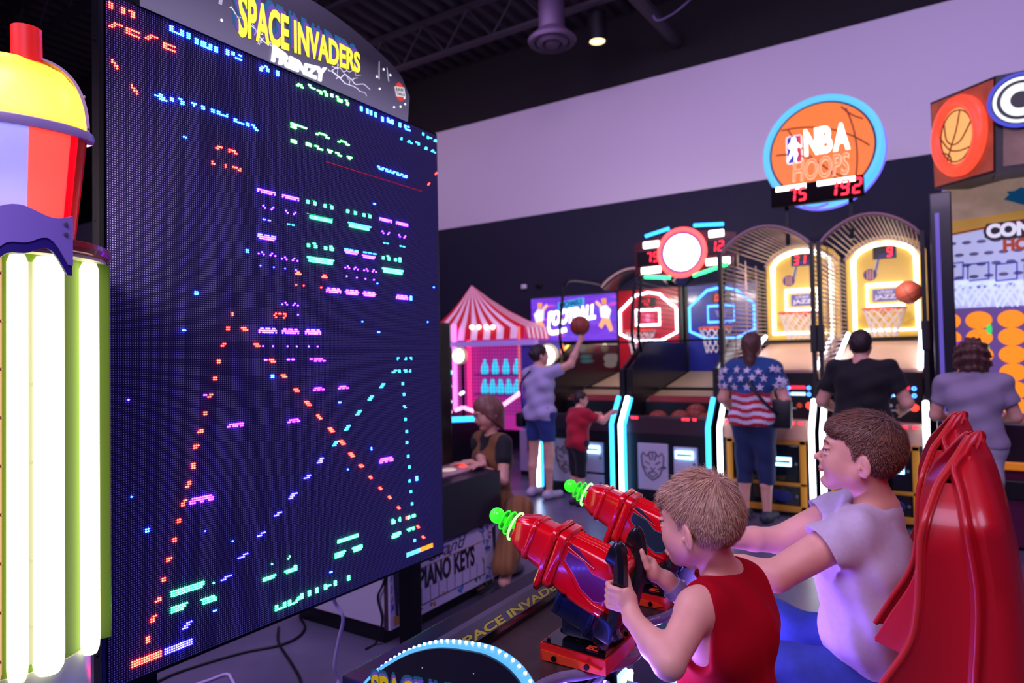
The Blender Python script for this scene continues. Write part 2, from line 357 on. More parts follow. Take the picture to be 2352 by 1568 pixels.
LED = r'''
R 248.9 3.4 ##/##/##|R 277 15.3 ##/##/##|R 298.6 24 ###/.##/.##|R 249.3 46.3 ..####/.##/##|R 293.5 64.2 ######/##/######|R 336.5 80.3 ..####/.##/##|R 376.5 97 ######/##/######
R 259 136 #/##/.##/..#|R 302.7 195.5 #/##/.##/..#
B 390 62 ##...##.##/##...##.##/#######.##|B 450.7 88.4 ##.###.##.##/##.###.##.##/##.######.##|B 520 116.6 ##.##..##/##.##/##...####|B 596 150 .##/##/##|B 610.4 155 ##/.##/.##|B 635.7 165.8 ##/##/##
B 356 215 ..##/#####/..####|B 391 223 ##/##|B 411 229 ##/.##/.##|B 438 238 ###/.#|B 464.5 246.5 ##/##|B 487 254 ##/##|B 500 258.5 ##...#/######|B 538 272 ##/######|B 565 281 ##/##|B 577 285 ##/.##/..##
B 420.5 313.5 ##|R 497.7 334 .###/##|R 525.5 343 ####/#..##|R 488.6 370.5 #/##|R 518.5 378 #/#|R 535 383 ###.#/...##
N 682 190 .###/##.##|N 708 196 ##/.####|N 728 207 ###|N 734 209 ##/##|N 746 212 ##/.##/.##|N 760 218 ##/##|N 771 222 ##/.##/.##|N 783 229 ##/##|N 794 232 ##/.##/.##
B 827 246 ##/##/##|B 841 252 ##.##/##.##/##.##|B 862 260.5 ##/##/##|B 877 268 ##/##/##|B 889 273 ##..##/######/######|B 916 284 ##/##/##|B 928 289 ##.##/##/.#####
C 970 307 ##/##|C 981 312 ##.##/##|C 996 319 .##/###|C 919 314 .#/##|C 937 322 .##/##.##|C 955 328 ####/..##|C 975 337 .##/###|C 990 343 .##/##.##
N 669 281 ###########/####/####|N 728 304 ..######/##.....###|N 777 322 ..#####/##....###|N 669 319 ####/####|N 702 327 ####/####|N 722 333 ###/..####|N 752 343 ####/.##|N 771 349 ###/..###|N 799 358 ####/.##
B 869 382 ##..##.##..#..##.##..##..##/.####..####.###..####..####|R 1000 398 .#/#|R 983 419 .#/#
P 594 434 ###########/#.#######.#|P 648 447 ###########/#.#######.#|P 603 472 #.....#/.#...#|P 657 483.5 #.....#/.#...#|V 606.5 504 ##.##|C 660 514.5 ##.##
G 706 461 ##...##.....##...##/##...##.....##...##|g 719 460 ##|g 757 469 ##|G 712 495 ################/################|g 706 490 ###################
G 797 483 ##....##.....##...##/##....##.....##...##|g 812 482 ##|g 844 490 ##|G 804 515 ################/################|C 799 511 ###################
P 873 500 ###########/#.#######.#|P 910 509 ###########/#.#######.#|P 879 531 #.....#/.#...#|P 916 539 #.....#/.#...#|C 882 558 ##.##|C 918 565 ##.##
P 594 541 ###########/.#########|V 595 537 ###.###.###|P 594 579 ..#.....#/#..#...#..#|P 648 589 ..#.....#/#..#...#..#|V 599 610.5 #|V 629 614.5 #|V 654 617.5 #|V 681 621 #
G 706 561 ##...##.....##..###/##...##.....##..###|G 719 559 ##|G 757 566 ##|G 706.8 591 ###################/.#################/.#################
C 793 572 ###.###.###|P 793 577 ###########/.#########|C 834 580 ###.###.###|P 834 585 ###########/.#########|P 793 609 ..#.....#/#..#...#..#|P 835 615 ..#.....#/#..#...#..#
G 878 590 ##...##....##..##/##...##....##..##|G 889 588 ##|G 917 593 ##|G 879 616 ###################/.#################/.#################
R 681 625 .##/####|R 740 632 .##/####|R 679 655 #|R 696 656.5 #|R 737 661 #
P 748.6 661 .##.###.##/###########/#.#######.#|P 792.7 665 .##.###.##/###########/.#########|P 834 669.5 .##.###.##/###########/.#########|P 910.5 677 .##.###.##/###########/#.#######.#|B 943 680 ##/##/##
P 797 636 #|P 819 639 #|P 838 641 #|P 859.5 643.6 #|B 867.6 652 #|B 995 660.6 #|B 831 740 #|B 983 740 #|B 869 763.5 ##|P 648 694 ..#.....#/#..#...#..#|P 682.8 723 #
R 629.7 720 .#.##.##/#......#/.#....#|R 533 719 #/#|R 521 752 ##/##|R 553.7 752.7 ###/.###|R 507 789.5 .##/##|R 585 790 ###/.###|R 500 827.7 ##/##|R 491.7 866.7 ##/##|P 469.5 906.5 ##|R 478 905 .##/##|B 420 759.6 ##
R 469.6 946 ##/##|R 457 985 .##/###|R 447 1026 ###/##|R 439.4 1063.6 ##/##/##|R 426 1106 .##/.##/##|R 416.5 1148 .##/##/##|M 439.5 1144 .##########/############/###..##..###|B 299 1140 #|P 292.5 917 #|R 409.5 1194 ##/##|R 400.7 1238 ##/##
M 525 977 .########/##.###.##|M 662 964 .######/##.##.##|P 607 826 ##|R 618 826 ###/.###|P 661 825.7 ##.##|M 711.5 825 ##.######/...##.##.##|B 622 861 ##/##|R 647.7 860.6 ###/.###|R 675.8 894 ###/.###|M 721.4 891 .#####/##.##.##|M 777 887 .#####/##.##.##
R 699.6 922.8 ###/.###/..###|B 779.6 924 ##|R 729 953.6 ##/.##/..##|R 754 983 ###/.###/..###|C 790 979 ..###/.###/###|C 764 1015 ..####/.###/###|R 780 1012 ###/.###/..###
P 605 795 #|P 627 795 #|P 659 795 #|P 679.7 796 #|P 709.4 796 #|P 728.8 796 #|P 595 755 .##.###.##/###########/#.#######.#|P 650 756 .##.###.##/###########/#.#######.#|P 701 757 .##.###.##/###########/#.#######.#
C 873 882 ..###/.###/###|C 844.5 912 ..###/.###/###|C 818 944 ..###/.###/###|R 802 1040 ###/.###/..###|R 825 1066.6 ###/.###|R 849.4 1092.7 ##/.##|B 852.6 1029.6 #/#|M 873 1055 .##########/############/###..##..###|B 798.6 1077 #
C 924 877.5 ##/##|C 926 905 ##/##|C 927 932 ##/.##|C 929.5 960 ##/##|C 932 988 ##/##|C 933 1016 ##/##|C 935.5 1045 ##/##|C 938 1072.5 ##/##|C 938 1102 ##/##|C 941 1129 ##/##|C 943.6 1157 ##/##|C 949.6 1239 ##/##|C 912 820 ##/#|C 930 822 .#/##|C 941 820 ##/.#|C 900 852 ..###/###|C 915 850 ##/##|C 928 849 ###/.##|C 941 848 .#/##
B 954.5 1097 ##/##/##|R 871 1118 ##/.##|R 891.5 1142.6 ##/.##|R 911.6 1166.5 ##/.##|R 970 1232 ##/.##
G 901 1195 ##/###/###|G 916 1191 .#/##/.#|G 937 1185 ##..###/##..###|R 932 1189 ##/##|G 902 1228 .#######/########/######|G 936.5 1215 #######/.##..##|R 957 1209 ##/.##
A 934 1272 #############/#############/#############|O 966 1259 #############/#############/#############
G 775 1240 ################/################|G 769 1273 ########/#######/######|G 811 1259 ########/.#######/.######|B 759 1314.5 ##
G 634.5 1390 ##...##/##...##/#######|G 663 1378 ##....##/##...###/######|G 691 1366 ##/##/##|G 707 1359 ##/##/##|G 727 1351 ##/##/##|G 746 1343 ##/#####/##|G 767 1335 ##/##/##|G 800 1322 ##/##/##
G 604 1329 ########/#######|G 656 1309 ......##/########/.#######|G 624.5 1293 #|G 660.5 1281.5 #|G 664 1275.5 #
V 629 1180 ..###/###|V 591 1225 ..###/###|V 548 1275 ...###/####|V 507.5 1329 ..####/###|V 728 1054 ..###/.###/####|V 698.5 1093 ..###/####|V 662.5 1136 ..####/.###/###|B 533.7 1240.7 #|B 492 1404 ##
R 382.8 1282 ###/##|R 372.8 1327 ##/##|R 357.8 1374 .##/###|R 348 1414.6 .##/##/##|R 338 1461.5 ##/##/##|R 305 1518 #############/#############/#############|V 379.7 1489.6 #############/#############/#############
G 393 1358 ################/################/###############|G 393.6 1398 ########/#######/######|G 460.5 1376 #######/.#######/.#######|G 491 1335.5 #|V 418.4 1433 ..###/.###/###|B 333.7 1216 ##/##|V 472 1217.5 #
B 566.6 573 ##/##|B 446 670 ##/##|B 857.7 466.5 ##
'''
LCOL = {'R': ('red', (255, 34, 24), 50.0), 'B': ('blue', (26, 74, 255), 75.0), 'N': ('green', (74, 255, 84), 28.0), 'C': ('cyan', (60, 200, 255), 7), 'P': ('purple', (98, 32, 255), 62.0), 'M': ('magenta', (150, 28, 255), 52.0),
        'V': ('violet', (42, 38, 255), 52.0), 'G': ('teal', (44, 255, 120), 32.0), 'g': ('dim teal', (30, 230, 150), 2.2), 'A': ('pale blue', (110, 215, 255), 2.2), 'O': ('orange', (255, 150, 40), 2.6), 'r': ('faint red', (255, 40, 80), 0.8)}
PY, PZ = (SY1 - SY0) / NC, (SZ1 - SZ0) / NR
cells = {}
for line in LED.strip().splitlines():
    for it in line.split('|'):
        c, x, y, bm = it.split()
        q = PX(float(x), float(y), x=SX); c0 = int((q.y - SY0) / PY); r0 = int((SZ1 - q.z) / PZ)
        for j, row in enumerate(bm.split('/')):
            for i, ch in enumerate(row):
                if ch == '#' and 0 <= c0 + i < NC and 0 <= r0 + j < NR: cells[(c0 + i, r0 + j)] = c
q0, q1 = PX(750, 371, x=SX), PX(970, 438, x=SX)                 # the thin red line
for i in range(int((q0.y - SY0) / PY), int((q1.y - SY0) / PY)): cells.setdefault((i, int((SZ1 - q0.z) / PZ)), 'r')
for key, (cn, col, es) in LCOL.items():
    vs = []; fs = []
    for (ci, ri), c in cells.items():
        if c != key: continue
        cy, cz = SY0 + (ci + .5) * PY, SZ1 - (ri + .5) * PZ; n = len(vs); R_, h_ = (0.0026, 0.0042) if key not in 'gr' else (0.0017, 0.0015)
        vs += [(SX + 0.0002, cy + R_ * math.cos(k * math.pi / 3), cz + R_ * math.sin(k * math.pi / 3)) for k in range(6)]
        vs += [(SX + h_, cy + R_ * .55 * math.cos(k * math.pi / 3), cz + R_ * .55 * math.sin(k * math.pi / 3)) for k in range(6)]
        fs += [[n + k, n + (k + 1) % 6, n + 6 + (k + 1) % 6, n + 6 + k] for k in range(6)] + [[n + 6 + k for k in range(6)]]
    stuff(lab(make_obj('lit_diodes', vs, fs, glow('diode_' + cn.replace(' ', '_'), col, es), scr), cn + ' lit diodes'))
# feet under the tower
for y in (1.03, 2.20):
    b = MB(); b.bb(SX - 0.10, SX - 0.03, y - 0.035, y + 0.035, 0.02, SZ0, 0.004); b.bb(SX - 0.42, SX + 0.22, y - 0.06, y + 0.06, 0.0, 0.022, 0.005); b.build('leg', BLACKM, scr)
b = MB(); b.bb(SX - 0.14, SX - 0.036, 1.0, 2.25, 1.2, 1.9, .01); b.build('rear_box', BLACKM, scr)
# marquee
MX = SX + 0.012
def mz(y): return 2.565 if y < 1.02 else 2.565
ym = (SY0 + SY1) / 2
top = []
for i in range(25):
    y = 1.0 + (2.165 - 1.0) * i / 24; u = (y - 1.0) / 1.165
    z = 2.70 + 0.135 * math.sin(math.pi * min(1, max(0, u))) ** 0.8
    if u > 0.93: z -= 0.05 * ((u - 0.93) / 0.07) ** 2
    if u < 0.07: z -= 0.05 * ((0.07 - u) / 0.07) ** 2
    top.append((y, z))
outline = [(1.0, 2.534), (2.150, 2.534)] + top[::-1]
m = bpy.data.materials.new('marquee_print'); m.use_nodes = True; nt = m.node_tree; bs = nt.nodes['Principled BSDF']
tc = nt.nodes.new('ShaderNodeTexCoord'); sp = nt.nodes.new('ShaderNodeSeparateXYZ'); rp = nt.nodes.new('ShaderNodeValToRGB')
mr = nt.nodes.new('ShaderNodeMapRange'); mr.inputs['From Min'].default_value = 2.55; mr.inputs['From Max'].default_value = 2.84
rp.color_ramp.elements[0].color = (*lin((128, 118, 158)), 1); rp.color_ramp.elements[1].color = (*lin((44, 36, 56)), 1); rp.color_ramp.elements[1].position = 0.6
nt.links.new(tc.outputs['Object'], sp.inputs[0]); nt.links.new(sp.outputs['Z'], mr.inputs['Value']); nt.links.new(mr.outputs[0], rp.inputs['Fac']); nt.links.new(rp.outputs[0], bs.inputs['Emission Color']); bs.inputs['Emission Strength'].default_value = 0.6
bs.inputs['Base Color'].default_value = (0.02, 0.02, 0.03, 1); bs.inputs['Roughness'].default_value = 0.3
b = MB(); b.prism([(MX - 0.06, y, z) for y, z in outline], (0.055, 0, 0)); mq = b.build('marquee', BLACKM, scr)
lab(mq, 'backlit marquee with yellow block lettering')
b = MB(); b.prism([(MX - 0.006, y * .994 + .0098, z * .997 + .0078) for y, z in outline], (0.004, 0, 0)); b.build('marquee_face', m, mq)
LO = lambda px, py: PX(px, py, x=MX)
U_ = V((0, 1, 0))
yA, yB = 1.32, 1.862
def arc(x, y): return x, 0.47 * x + y * (1 - 0.47 * x)         # the lettering shrinks towards its far end
for (dy, dz, off, col, es, ex, nm) in ((-0.020, 0.026, 0.035, (20, 120, 190), 0.55, 0.002, 'blue drop shadow'), (-0.010, 0.013, 0.035, (120, 80, 200), 0.75, 0.003, 'violet drop shadow'), (0, 0, 0.05, (90, 90, 20), 0.5, 0.004, 'lettering outline'), (0, 0, 0.03, (255, 232, 60), 1.5, 0.0055, None)):
    g = glow('marquee_' + (nm or 'yellow').replace(' ', '_'), col, es)
    o = text('SPACE INVADERS', (MX - 0.001, yA + dy, 2.573 + dz), U_, Z_, yB - yA, 0.15, g, mq, off=off, ext=ex, warp=arc)
    if nm: lab(o, nm)
o = text('FRENZY', (MX, 1.445, 2.537), U_, Z_, 0.245, 0.052, glow('frenzy_white', (250, 246, 255), 1.8), mq, off=0.05, ext=0.007, shear=0.15, warp=lambda x, y: (x, y * (1.15 - 0.35 * np.sin(np.pi * x)) + 0.1 * x))
lab(o, 'white jagged lettering')
rb = random.Random(5); BOLT = glow('bolt_white', (232, 222, 255), 1.2); b = MB()
def bolt(y0, z0, y1, z1, r=0.0022, n=9, j=0.014):
    pts = [V((MX + 0.0005, y0 + (y1 - y0) * i / n + (0 if i in (0, n) else rb.uniform(-j, j)), z0 + (z1 - z0) * i / n + (0 if i in (0, n) else rb.uniform(-j, j)))) for i in range(n + 1)]
    pts = [V((p.x, p.y, max(2.558, p.z))) for p in pts]
    b.tube(pts, [r * (1 - 0.6 * i / n) for i in range(n + 1)], 5); return pts
for (s, e, r) in (((1.30, 2.79), (1.36, 2.63), .0022), ((1.29, 2.655), (1.45, 2.60), .002), ((1.36, 2.63), (1.50, 2.565), .0024), ((1.38, 2.60), (1.50, 2.63), .002), ((1.44, 2.66), (1.40, 2.575), .0022), ((1.72, 2.60), (1.92, 2.598), .0024), ((1.74, 2.58), (1.90, 2.565), .002), ((1.72, 2.62), (1.87, 2.64), .0016), ((1.70, 2.60), (1.80, 2.655), .0018)):
    p = bolt(*s, *e, r)
    q = p[4]; bolt(q.y, q.z, q.y + rb.uniform(-.04, .05), q.z + rb.uniform(-.05, .05), r * .6, 5, .008)
lab(stuff(b.build('lightning_print', BOLT, mq)), 'white lightning streaks')
b = MB()
for (y, z) in ((1.10, 2.60), (1.17, 2.74), (1.22, 2.66), (1.26, 2.60), (1.96, 2.665), (1.975, 2.62), (2.04, 2.70), (2.085, 2.66), (2.125, 2.63), (2.10, 2.585), (2.13, 2.605), (2.06, 2.57), (2.0, 2.71), (1.14, 2.68)): b.cyl((MX - 0.001, y, z), (MX + 0.0015, y, z), 0.0045, n=8)
lab(stuff(b.build('star_print', glow('star_white', (245, 240, 255), 1.5), mq)), 'white star dots')
for (y0, z0, y1, z1, w_) in ((1.285, 2.80, 1.255, 2.65, .012), (1.975, 2.735, 1.972, 2.66, .006), (2.02, 2.725, 2.03, 2.67, .005)):
    b = MB(); b.prism([(MX - 0.001, y0 - .001, z0), (MX - 0.001, y0 + .001, z0), (MX - 0.001, y1 + w_ / 2, z1), (MX - 0.001, y1 - w_ / 2, z1)], (0.0015, 0, 0))
    b.build('light_beam_print', glow('beam_white', (190, 180, 215), 0.9), mq)
# maker's badge: red burst with a white tilted label
cy, cz = 2.098, 2.648; pts = []
for i in range(40):
    r = 0.038 if i % 2 else 0.034; a = 2 * math.pi * i / 40; pts.append((MX - 0.001, cy + r * .80 * math.cos(a), cz + r * 1.05 * math.sin(a)))
b = MB(); b.prism(pts, (0.002, 0, 0)); lab(b.build('round_badge', glow('badge_red', (235, 60, 45), 0.9), mq), 'red round badge')
uT = V((0, 0.97, 0.25)).normalized(); vT = V((0, -0.25, 0.97)).normalized(); c0 = V((MX + 0.0012, cy, cz)) - uT * 0.031 - vT * 0.02
b = MB(); b.prism([c0, c0 + uT * 0.062, c0 + uT * 0.062 + vT * 0.040, c0 + vT * 0.040], (0.001, 0, 0)); lab(b.build('badge_label', glow('badge_white', (225, 222, 235), 0.95), mq), 'white label')
INK = mat('ink_dark', (30, 28, 40), 0.5)
stuff(text('RAW', c0 + uT * 0.005 + vT * 0.020 + V((0.0008, 0, 0)), uT, vT, 0.050, 0.017, INK, mq, off=0.02, ext=0.0008))
stuff(text('THRILLS', c0 + uT * 0.004 + vT * 0.004 + V((0.0008, 0, 0)), uT, vT, 0.053, 0.012, INK, mq, off=0.02, ext=0.0008))
# ------------------------------------------------------------------ glowing soda-cup cabinet on the left
CUX, CUY = -1.80, 0.66
cc = V((CUX, CUY, 0))
def czz(py): return PX(100, py, x=CUX, ).z if False else 1.5 + (842 - py) / FPX * 1.525
def translucent(name, col):
    m = bpy.data.materials.new(name); m.use_nodes = True; nt = m.node_tree; nt.nodes.remove(nt.nodes['Principled BSDF']); o = nt.nodes['Material Output']
    d = nt.nodes.new('ShaderNodeBsdfDiffuse'); t = nt.nodes.new('ShaderNodeBsdfTranslucent'); x = nt.nodes.new('ShaderNodeMixShader'); g = nt.nodes.new('ShaderNodeBsdfGlossy'); y = nt.nodes.new('ShaderNodeMixShader')
    d.inputs[0].default_value = t.inputs[0].default_value = (*lin(col), 1); g.inputs['Roughness'].default_value = .25; x.inputs[0].default_value = .6; y.inputs[0].default_value = .05
    nt.links.new(d.outputs[0], x.inputs[1]); nt.links.new(t.outputs[0], x.inputs[2]); nt.links.new(x.outputs[0], y.inputs[1]); nt.links.new(g.outputs[0], y.inputs[2]); nt.links.new(y.outputs[0], o.inputs[0]); return m
nv_ = np.array((-CUX, -CUY, 0)) / math.hypot(CUX, CUY)
cup = thing('soda_cup_cabinet', 'glowing cabinet shaped like a soda cup with red straw and white light tubes', 'game cabinet', (CUX, CUY, 0))
LAV = mat('lavender_plastic', (176, 160, 214), 0.35)
zr, zb = czz(285), czz(562)                      # lid rim, cup bottom
R0, R1 = 0.150, 0.120
# lid dome of translucent yellow plastic, lit inside
DOME = translucent('yellow_dome', (255, 226, 64))
MB().lathe([(0.147, zr), (0.146, zr + .03), (0.141, zr + .07), (0.128, zr + .11), (0.10, zr + .145), (0.06, zr + .163), (0, zr + .168)], cc, 40).build('lid_dome', DOME, cup, 60)
MB().lathe([(0.138, zr - .012), (0.160, zr - .012), (0.163, zr - .002), (0.160, zr + .008), (0.150, zr + .012), (0.138, zr + .008)], cc, 40).build('lid_rim', LAV, cup, 40)
# flat lavender trim wall on the dome's right side
pts = []
for i in range(15):
    a = i / 14 * math.pi / 2; pts.append((0.152 * math.cos(a) ** 0.6 if a < 1.57 else 0.0, zr + 0.004 + 0.172 * math.sin(a) ** 0.9))
dT = V((0.42, 0.91, 0)).normalized(); nT = V((dT.y, -dT.x, 0))
b = MB(); n = len(pts); inner = [(r * 0.955, z - 0.004) for r, z in pts]
for sgn in (1,):
    for i in range(n - 1):
        q = [pts[i], pts[i + 1], inner[i + 1], inner[i]]
        b.prism([cc + dT * p[0] + V((0, 0, p[1])) - nT * 0.012 for p in q], nT * 0.024)
b.build('dome_trim', LAV, cup)
b = MB()
for a, z in ((0.35, zr + .095), (0.12, zr + .02)): b.ball(cc + dT * (0.15 * math.cos(a)) + V((0, 0, z)) + nT * 0.014, 0.0035, 8, 6)
stuff(b.build('rivets', STEEL, cup, 60))
# straw
s0 = V((CUX, CUY, zr + .10)) + dT * .028
b = MB(); b.cyl(s0, V((s0.x, s0.y - .003, czz(48))), 0.031, n=24); b.build('straw', mat('red_straw', (225, 40, 36), 0.4, emit=(255, 30, 20), es=0.35), cup, 40)
# cup body: backlit vertical panels
RIMZ = zr - .012
PANELS = (('blue', (120, 130, 255), (90, 120, 255)), ('red', (255, 70, 90), (255, 46, 60)))
b0 = math.atan2(-CUY, -CUX)                      # direction towards the viewer
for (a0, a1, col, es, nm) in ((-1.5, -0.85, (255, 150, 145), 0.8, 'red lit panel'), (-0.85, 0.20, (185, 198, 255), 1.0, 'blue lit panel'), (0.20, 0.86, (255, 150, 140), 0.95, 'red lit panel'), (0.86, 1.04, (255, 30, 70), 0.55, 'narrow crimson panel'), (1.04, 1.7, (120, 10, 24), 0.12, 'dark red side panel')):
    b = MB(); b.lathe([(R1, zb), (R0 - .004, RIMZ), (R0 - .006, RIMZ), (R1 - .002, zb), (R1, zb)], cc, 10, a0=b0 + a0, a1=b0 + a1)
    lab(b.build('cup_panel', translucent('cup_' + nm.replace(' ', '_'), col), cup, 40), nm)
for nm_, zz, pw in (('cup_bulb', zb + .40 * (RIMZ - zb), 20), ('lid_bulb', zr + .05, 2.4)):
    l_ = bpy.data.lights.new(nm_, 'POINT'); l_.energy = pw; l_.color = (1, .9, .75); l_.shadow_soft_size = .03
    o = bpy.data.objects.new(nm_, l_); COL.objects.link(o); o.parent = cup; o.location = (nv_[0] * .0, nv_[1] * .0, zz)
# red disc under the cup
zd = czz(575)
MB().lathe([(0, zd + .016), (0.185, zd + .016), (0.194, zd + .012), (0.197, zd), (0.193, zd - .010), (0.186, zd - .014), (0, zd - .014)], cc, 48).build('disc_rim', mat('red_rim', (150, 18, 26), 0.3, coat=0.4), cup, 35)
MB().lathe([(0, zd - .0145), (0.184, zd - .0145), (0.184, zd - .022), (0, zd - .022)], cc, 40).build('disc_underside', mat('cream_plastic', (236, 228, 190), 0.5), cup, 35)
# light drum with half-round tubes
z0, z1 = czz(1490), zd - .022
MB().lathe([(0, z0), (0.145, z0), (0.145, z1), (0, z1)], cc, 36).build('drum', mat('lime_drum', (120, 160, 40), 0.5), cup, 40)
TUBE = glow('white_tube', (255, 246, 205), 2.4)
for a, tr, R_ in ((-1.1, .023, .165), (-0.55, .034, .155), (0.05, .019, .150), (0.42, .030, .152), (1.04, .020, .166)):
    d_ = V((math.cos(b0 + a), math.sin(b0 + a), 0)); c = cc + d_ * R_
    b = MB(); b.tube([c + V((0, 0, z0 - .012)), c + V((0, 0, z0)), c + V((0, 0, z0 + .02)), c + V((0, 0, z1 - .02)), c + V((0, 0, z1 - .004))], [tr * .7, tr * .93, tr, tr, tr * .7], 14)
    lab(b.build('light_tube', TUBE, cup, 50), 'overexposed white light tube')
for a in (0.22,):                                # drum cover strip between tubes
    d_ = V((math.cos(b0 + a), math.sin(b0 + a), 0)); b = MB(); b.box(cc + d_ * 0.150 + V((0, 0, (z0 + z1) / 2)), (.006, .032, (z1 - z0) * .96), Matrix.Rotation(b0 + a, 3, 'Z'), .002)
    for zz in (z0 + .1, z0 + .24, z0 + .45, z0 + .62): b.cyl(cc + d_ * .149 + V((0, 0, zz)), cc + d_ * .155 + V((0, 0, zz)), .003, n=8)
    b.build('cover_strip', mat('pale_lime_cover', (232, 238, 196), 0.4), cup)
d_ = V((math.cos(b0 + 1.46), math.sin(b0 + 1.46), 0))
b = MB(); b.box(cc + d_ * 0.178 + V((0, 0, (z0 + z1) / 2)), (.03, .05, z1 - z0), Matrix.Rotation(b0 + 1.46, 3, 'Z'), .003); lab(b.build('side_fin', mat('green_fin', (96, 128, 30), 0.4), cup), 'olive green side fin')
dO = V((math.cos(b0 - 0.10), math.sin(b0 - 0.10), 0)); tO = V((-dO.y, dO.x, 0))
b = MB(); b.box(cc + dO * 0.178 - tO * .006 + V((0, 0, (z0 + z1) / 2)), (.036, .007, (z1 - z0) * .97), Matrix.Rotation(b0 - 0.10, 3, 'Z'), .002)
for zz in np.linspace(z0 + .05, z1 - .05, 9): b.cyl(cc + dO * .185 + V((0, 0, zz)) - tO * .012, cc + dO * .185 + V((0, 0, zz)), .0035, n=8)
lab(b.build('side_fin', mat('orange_fin', (205, 110, 40), 0.4), cup), 'orange side fin')
# drip skirt, a bent purple sheet with a wavy lower edge
zs1, zs0 = czz(512), czz(640)
def skirt(r, lo, hi, nm, m):
    b = MB(); n = 40; A0, A1 = -1.5, 0.56; fr_ = []; bk = []
    for i in range(n + 1):
        a = b0 + A0 + (A1 - A0) * i / n; u = i / n
        zt = hi + 0.010 * math.sin(u * 19); zl = lo + 0.050 * abs(math.sin(u * 9.2 + 0.35)) ** 0.9 + 0.010 * math.sin(u * 30)
        d_ = V((math.cos(a), math.sin(a), 0))
        fr_ += [cc + d_ * r + V((0, 0, zt)), cc + d_ * r + V((0, 0, zl))]; bk += [cc + d_ * (r - .006) + V((0, 0, zt)), cc + d_ * (r - .006) + V((0, 0, zl))]
    N = len(fr_); fs = []
    for i in range(n):
        k = 2 * i; fs += [[k, k + 1, k + 3, k + 2], [N + k, N + k + 2, N + k + 3, N + k + 1], [k, k + 2, N + k + 2, N + k], [k + 1, N + k + 1, N + k + 3, k + 3]]
    fs += [[0, N, N + 1, 1], [2 * n, 2 * n + 1, N + 2 * n + 1, N + 2 * n]]
    b.add(fr_ + bk, fs); return b.build(nm, m, cup, 40)
skirt(0.197, zs0, zs1, 'drip_edge', mat('indigo_edge', (52, 36, 140), 0.35))
skirt(0.2000, zs0 + .022, zs1, 'drip_skirt', mat('purple_sheet', (160, 140, 235), 0.3, bump=(60, .05, .001)))
b = MB(); e = b0 + 0.48
for zz in (zs1 - .02, zs1 - .042):
    d_ = V((math.cos(e), math.sin(e), 0)); b.cyl(cc + d_ * .199 + V((0, 0, zz)), cc + d_ * .2035 + V((0, 0, zz)), .005, .004, 10)
stuff(b.build('screws', STEEL, cup))
# pale pedestal down to the floor
MB().lathe([(0, 0), (0.165, 0), (0.165, .06), (0.150, .075), (0.150, z0 - .001), (0, z0 - .001)], cc, 40).build('pedestal', mat('pale_pedestal', (222, 232, 200), 0.4), cup, 35)

for o in list(cup.children):
    if o.name.split('.')[0] in ('lid_dome', 'lid_rim', 'cup_panel'):
        me = o.data; n = len(me.vertices); co = np.empty(n * 3); me.vertices.foreach_get('co', co); co = co.reshape(-1, 3)
        co -= 0.5 * np.outer(co @ nv_, nv_); me.vertices.foreach_set('co', co.ravel()); me.update()
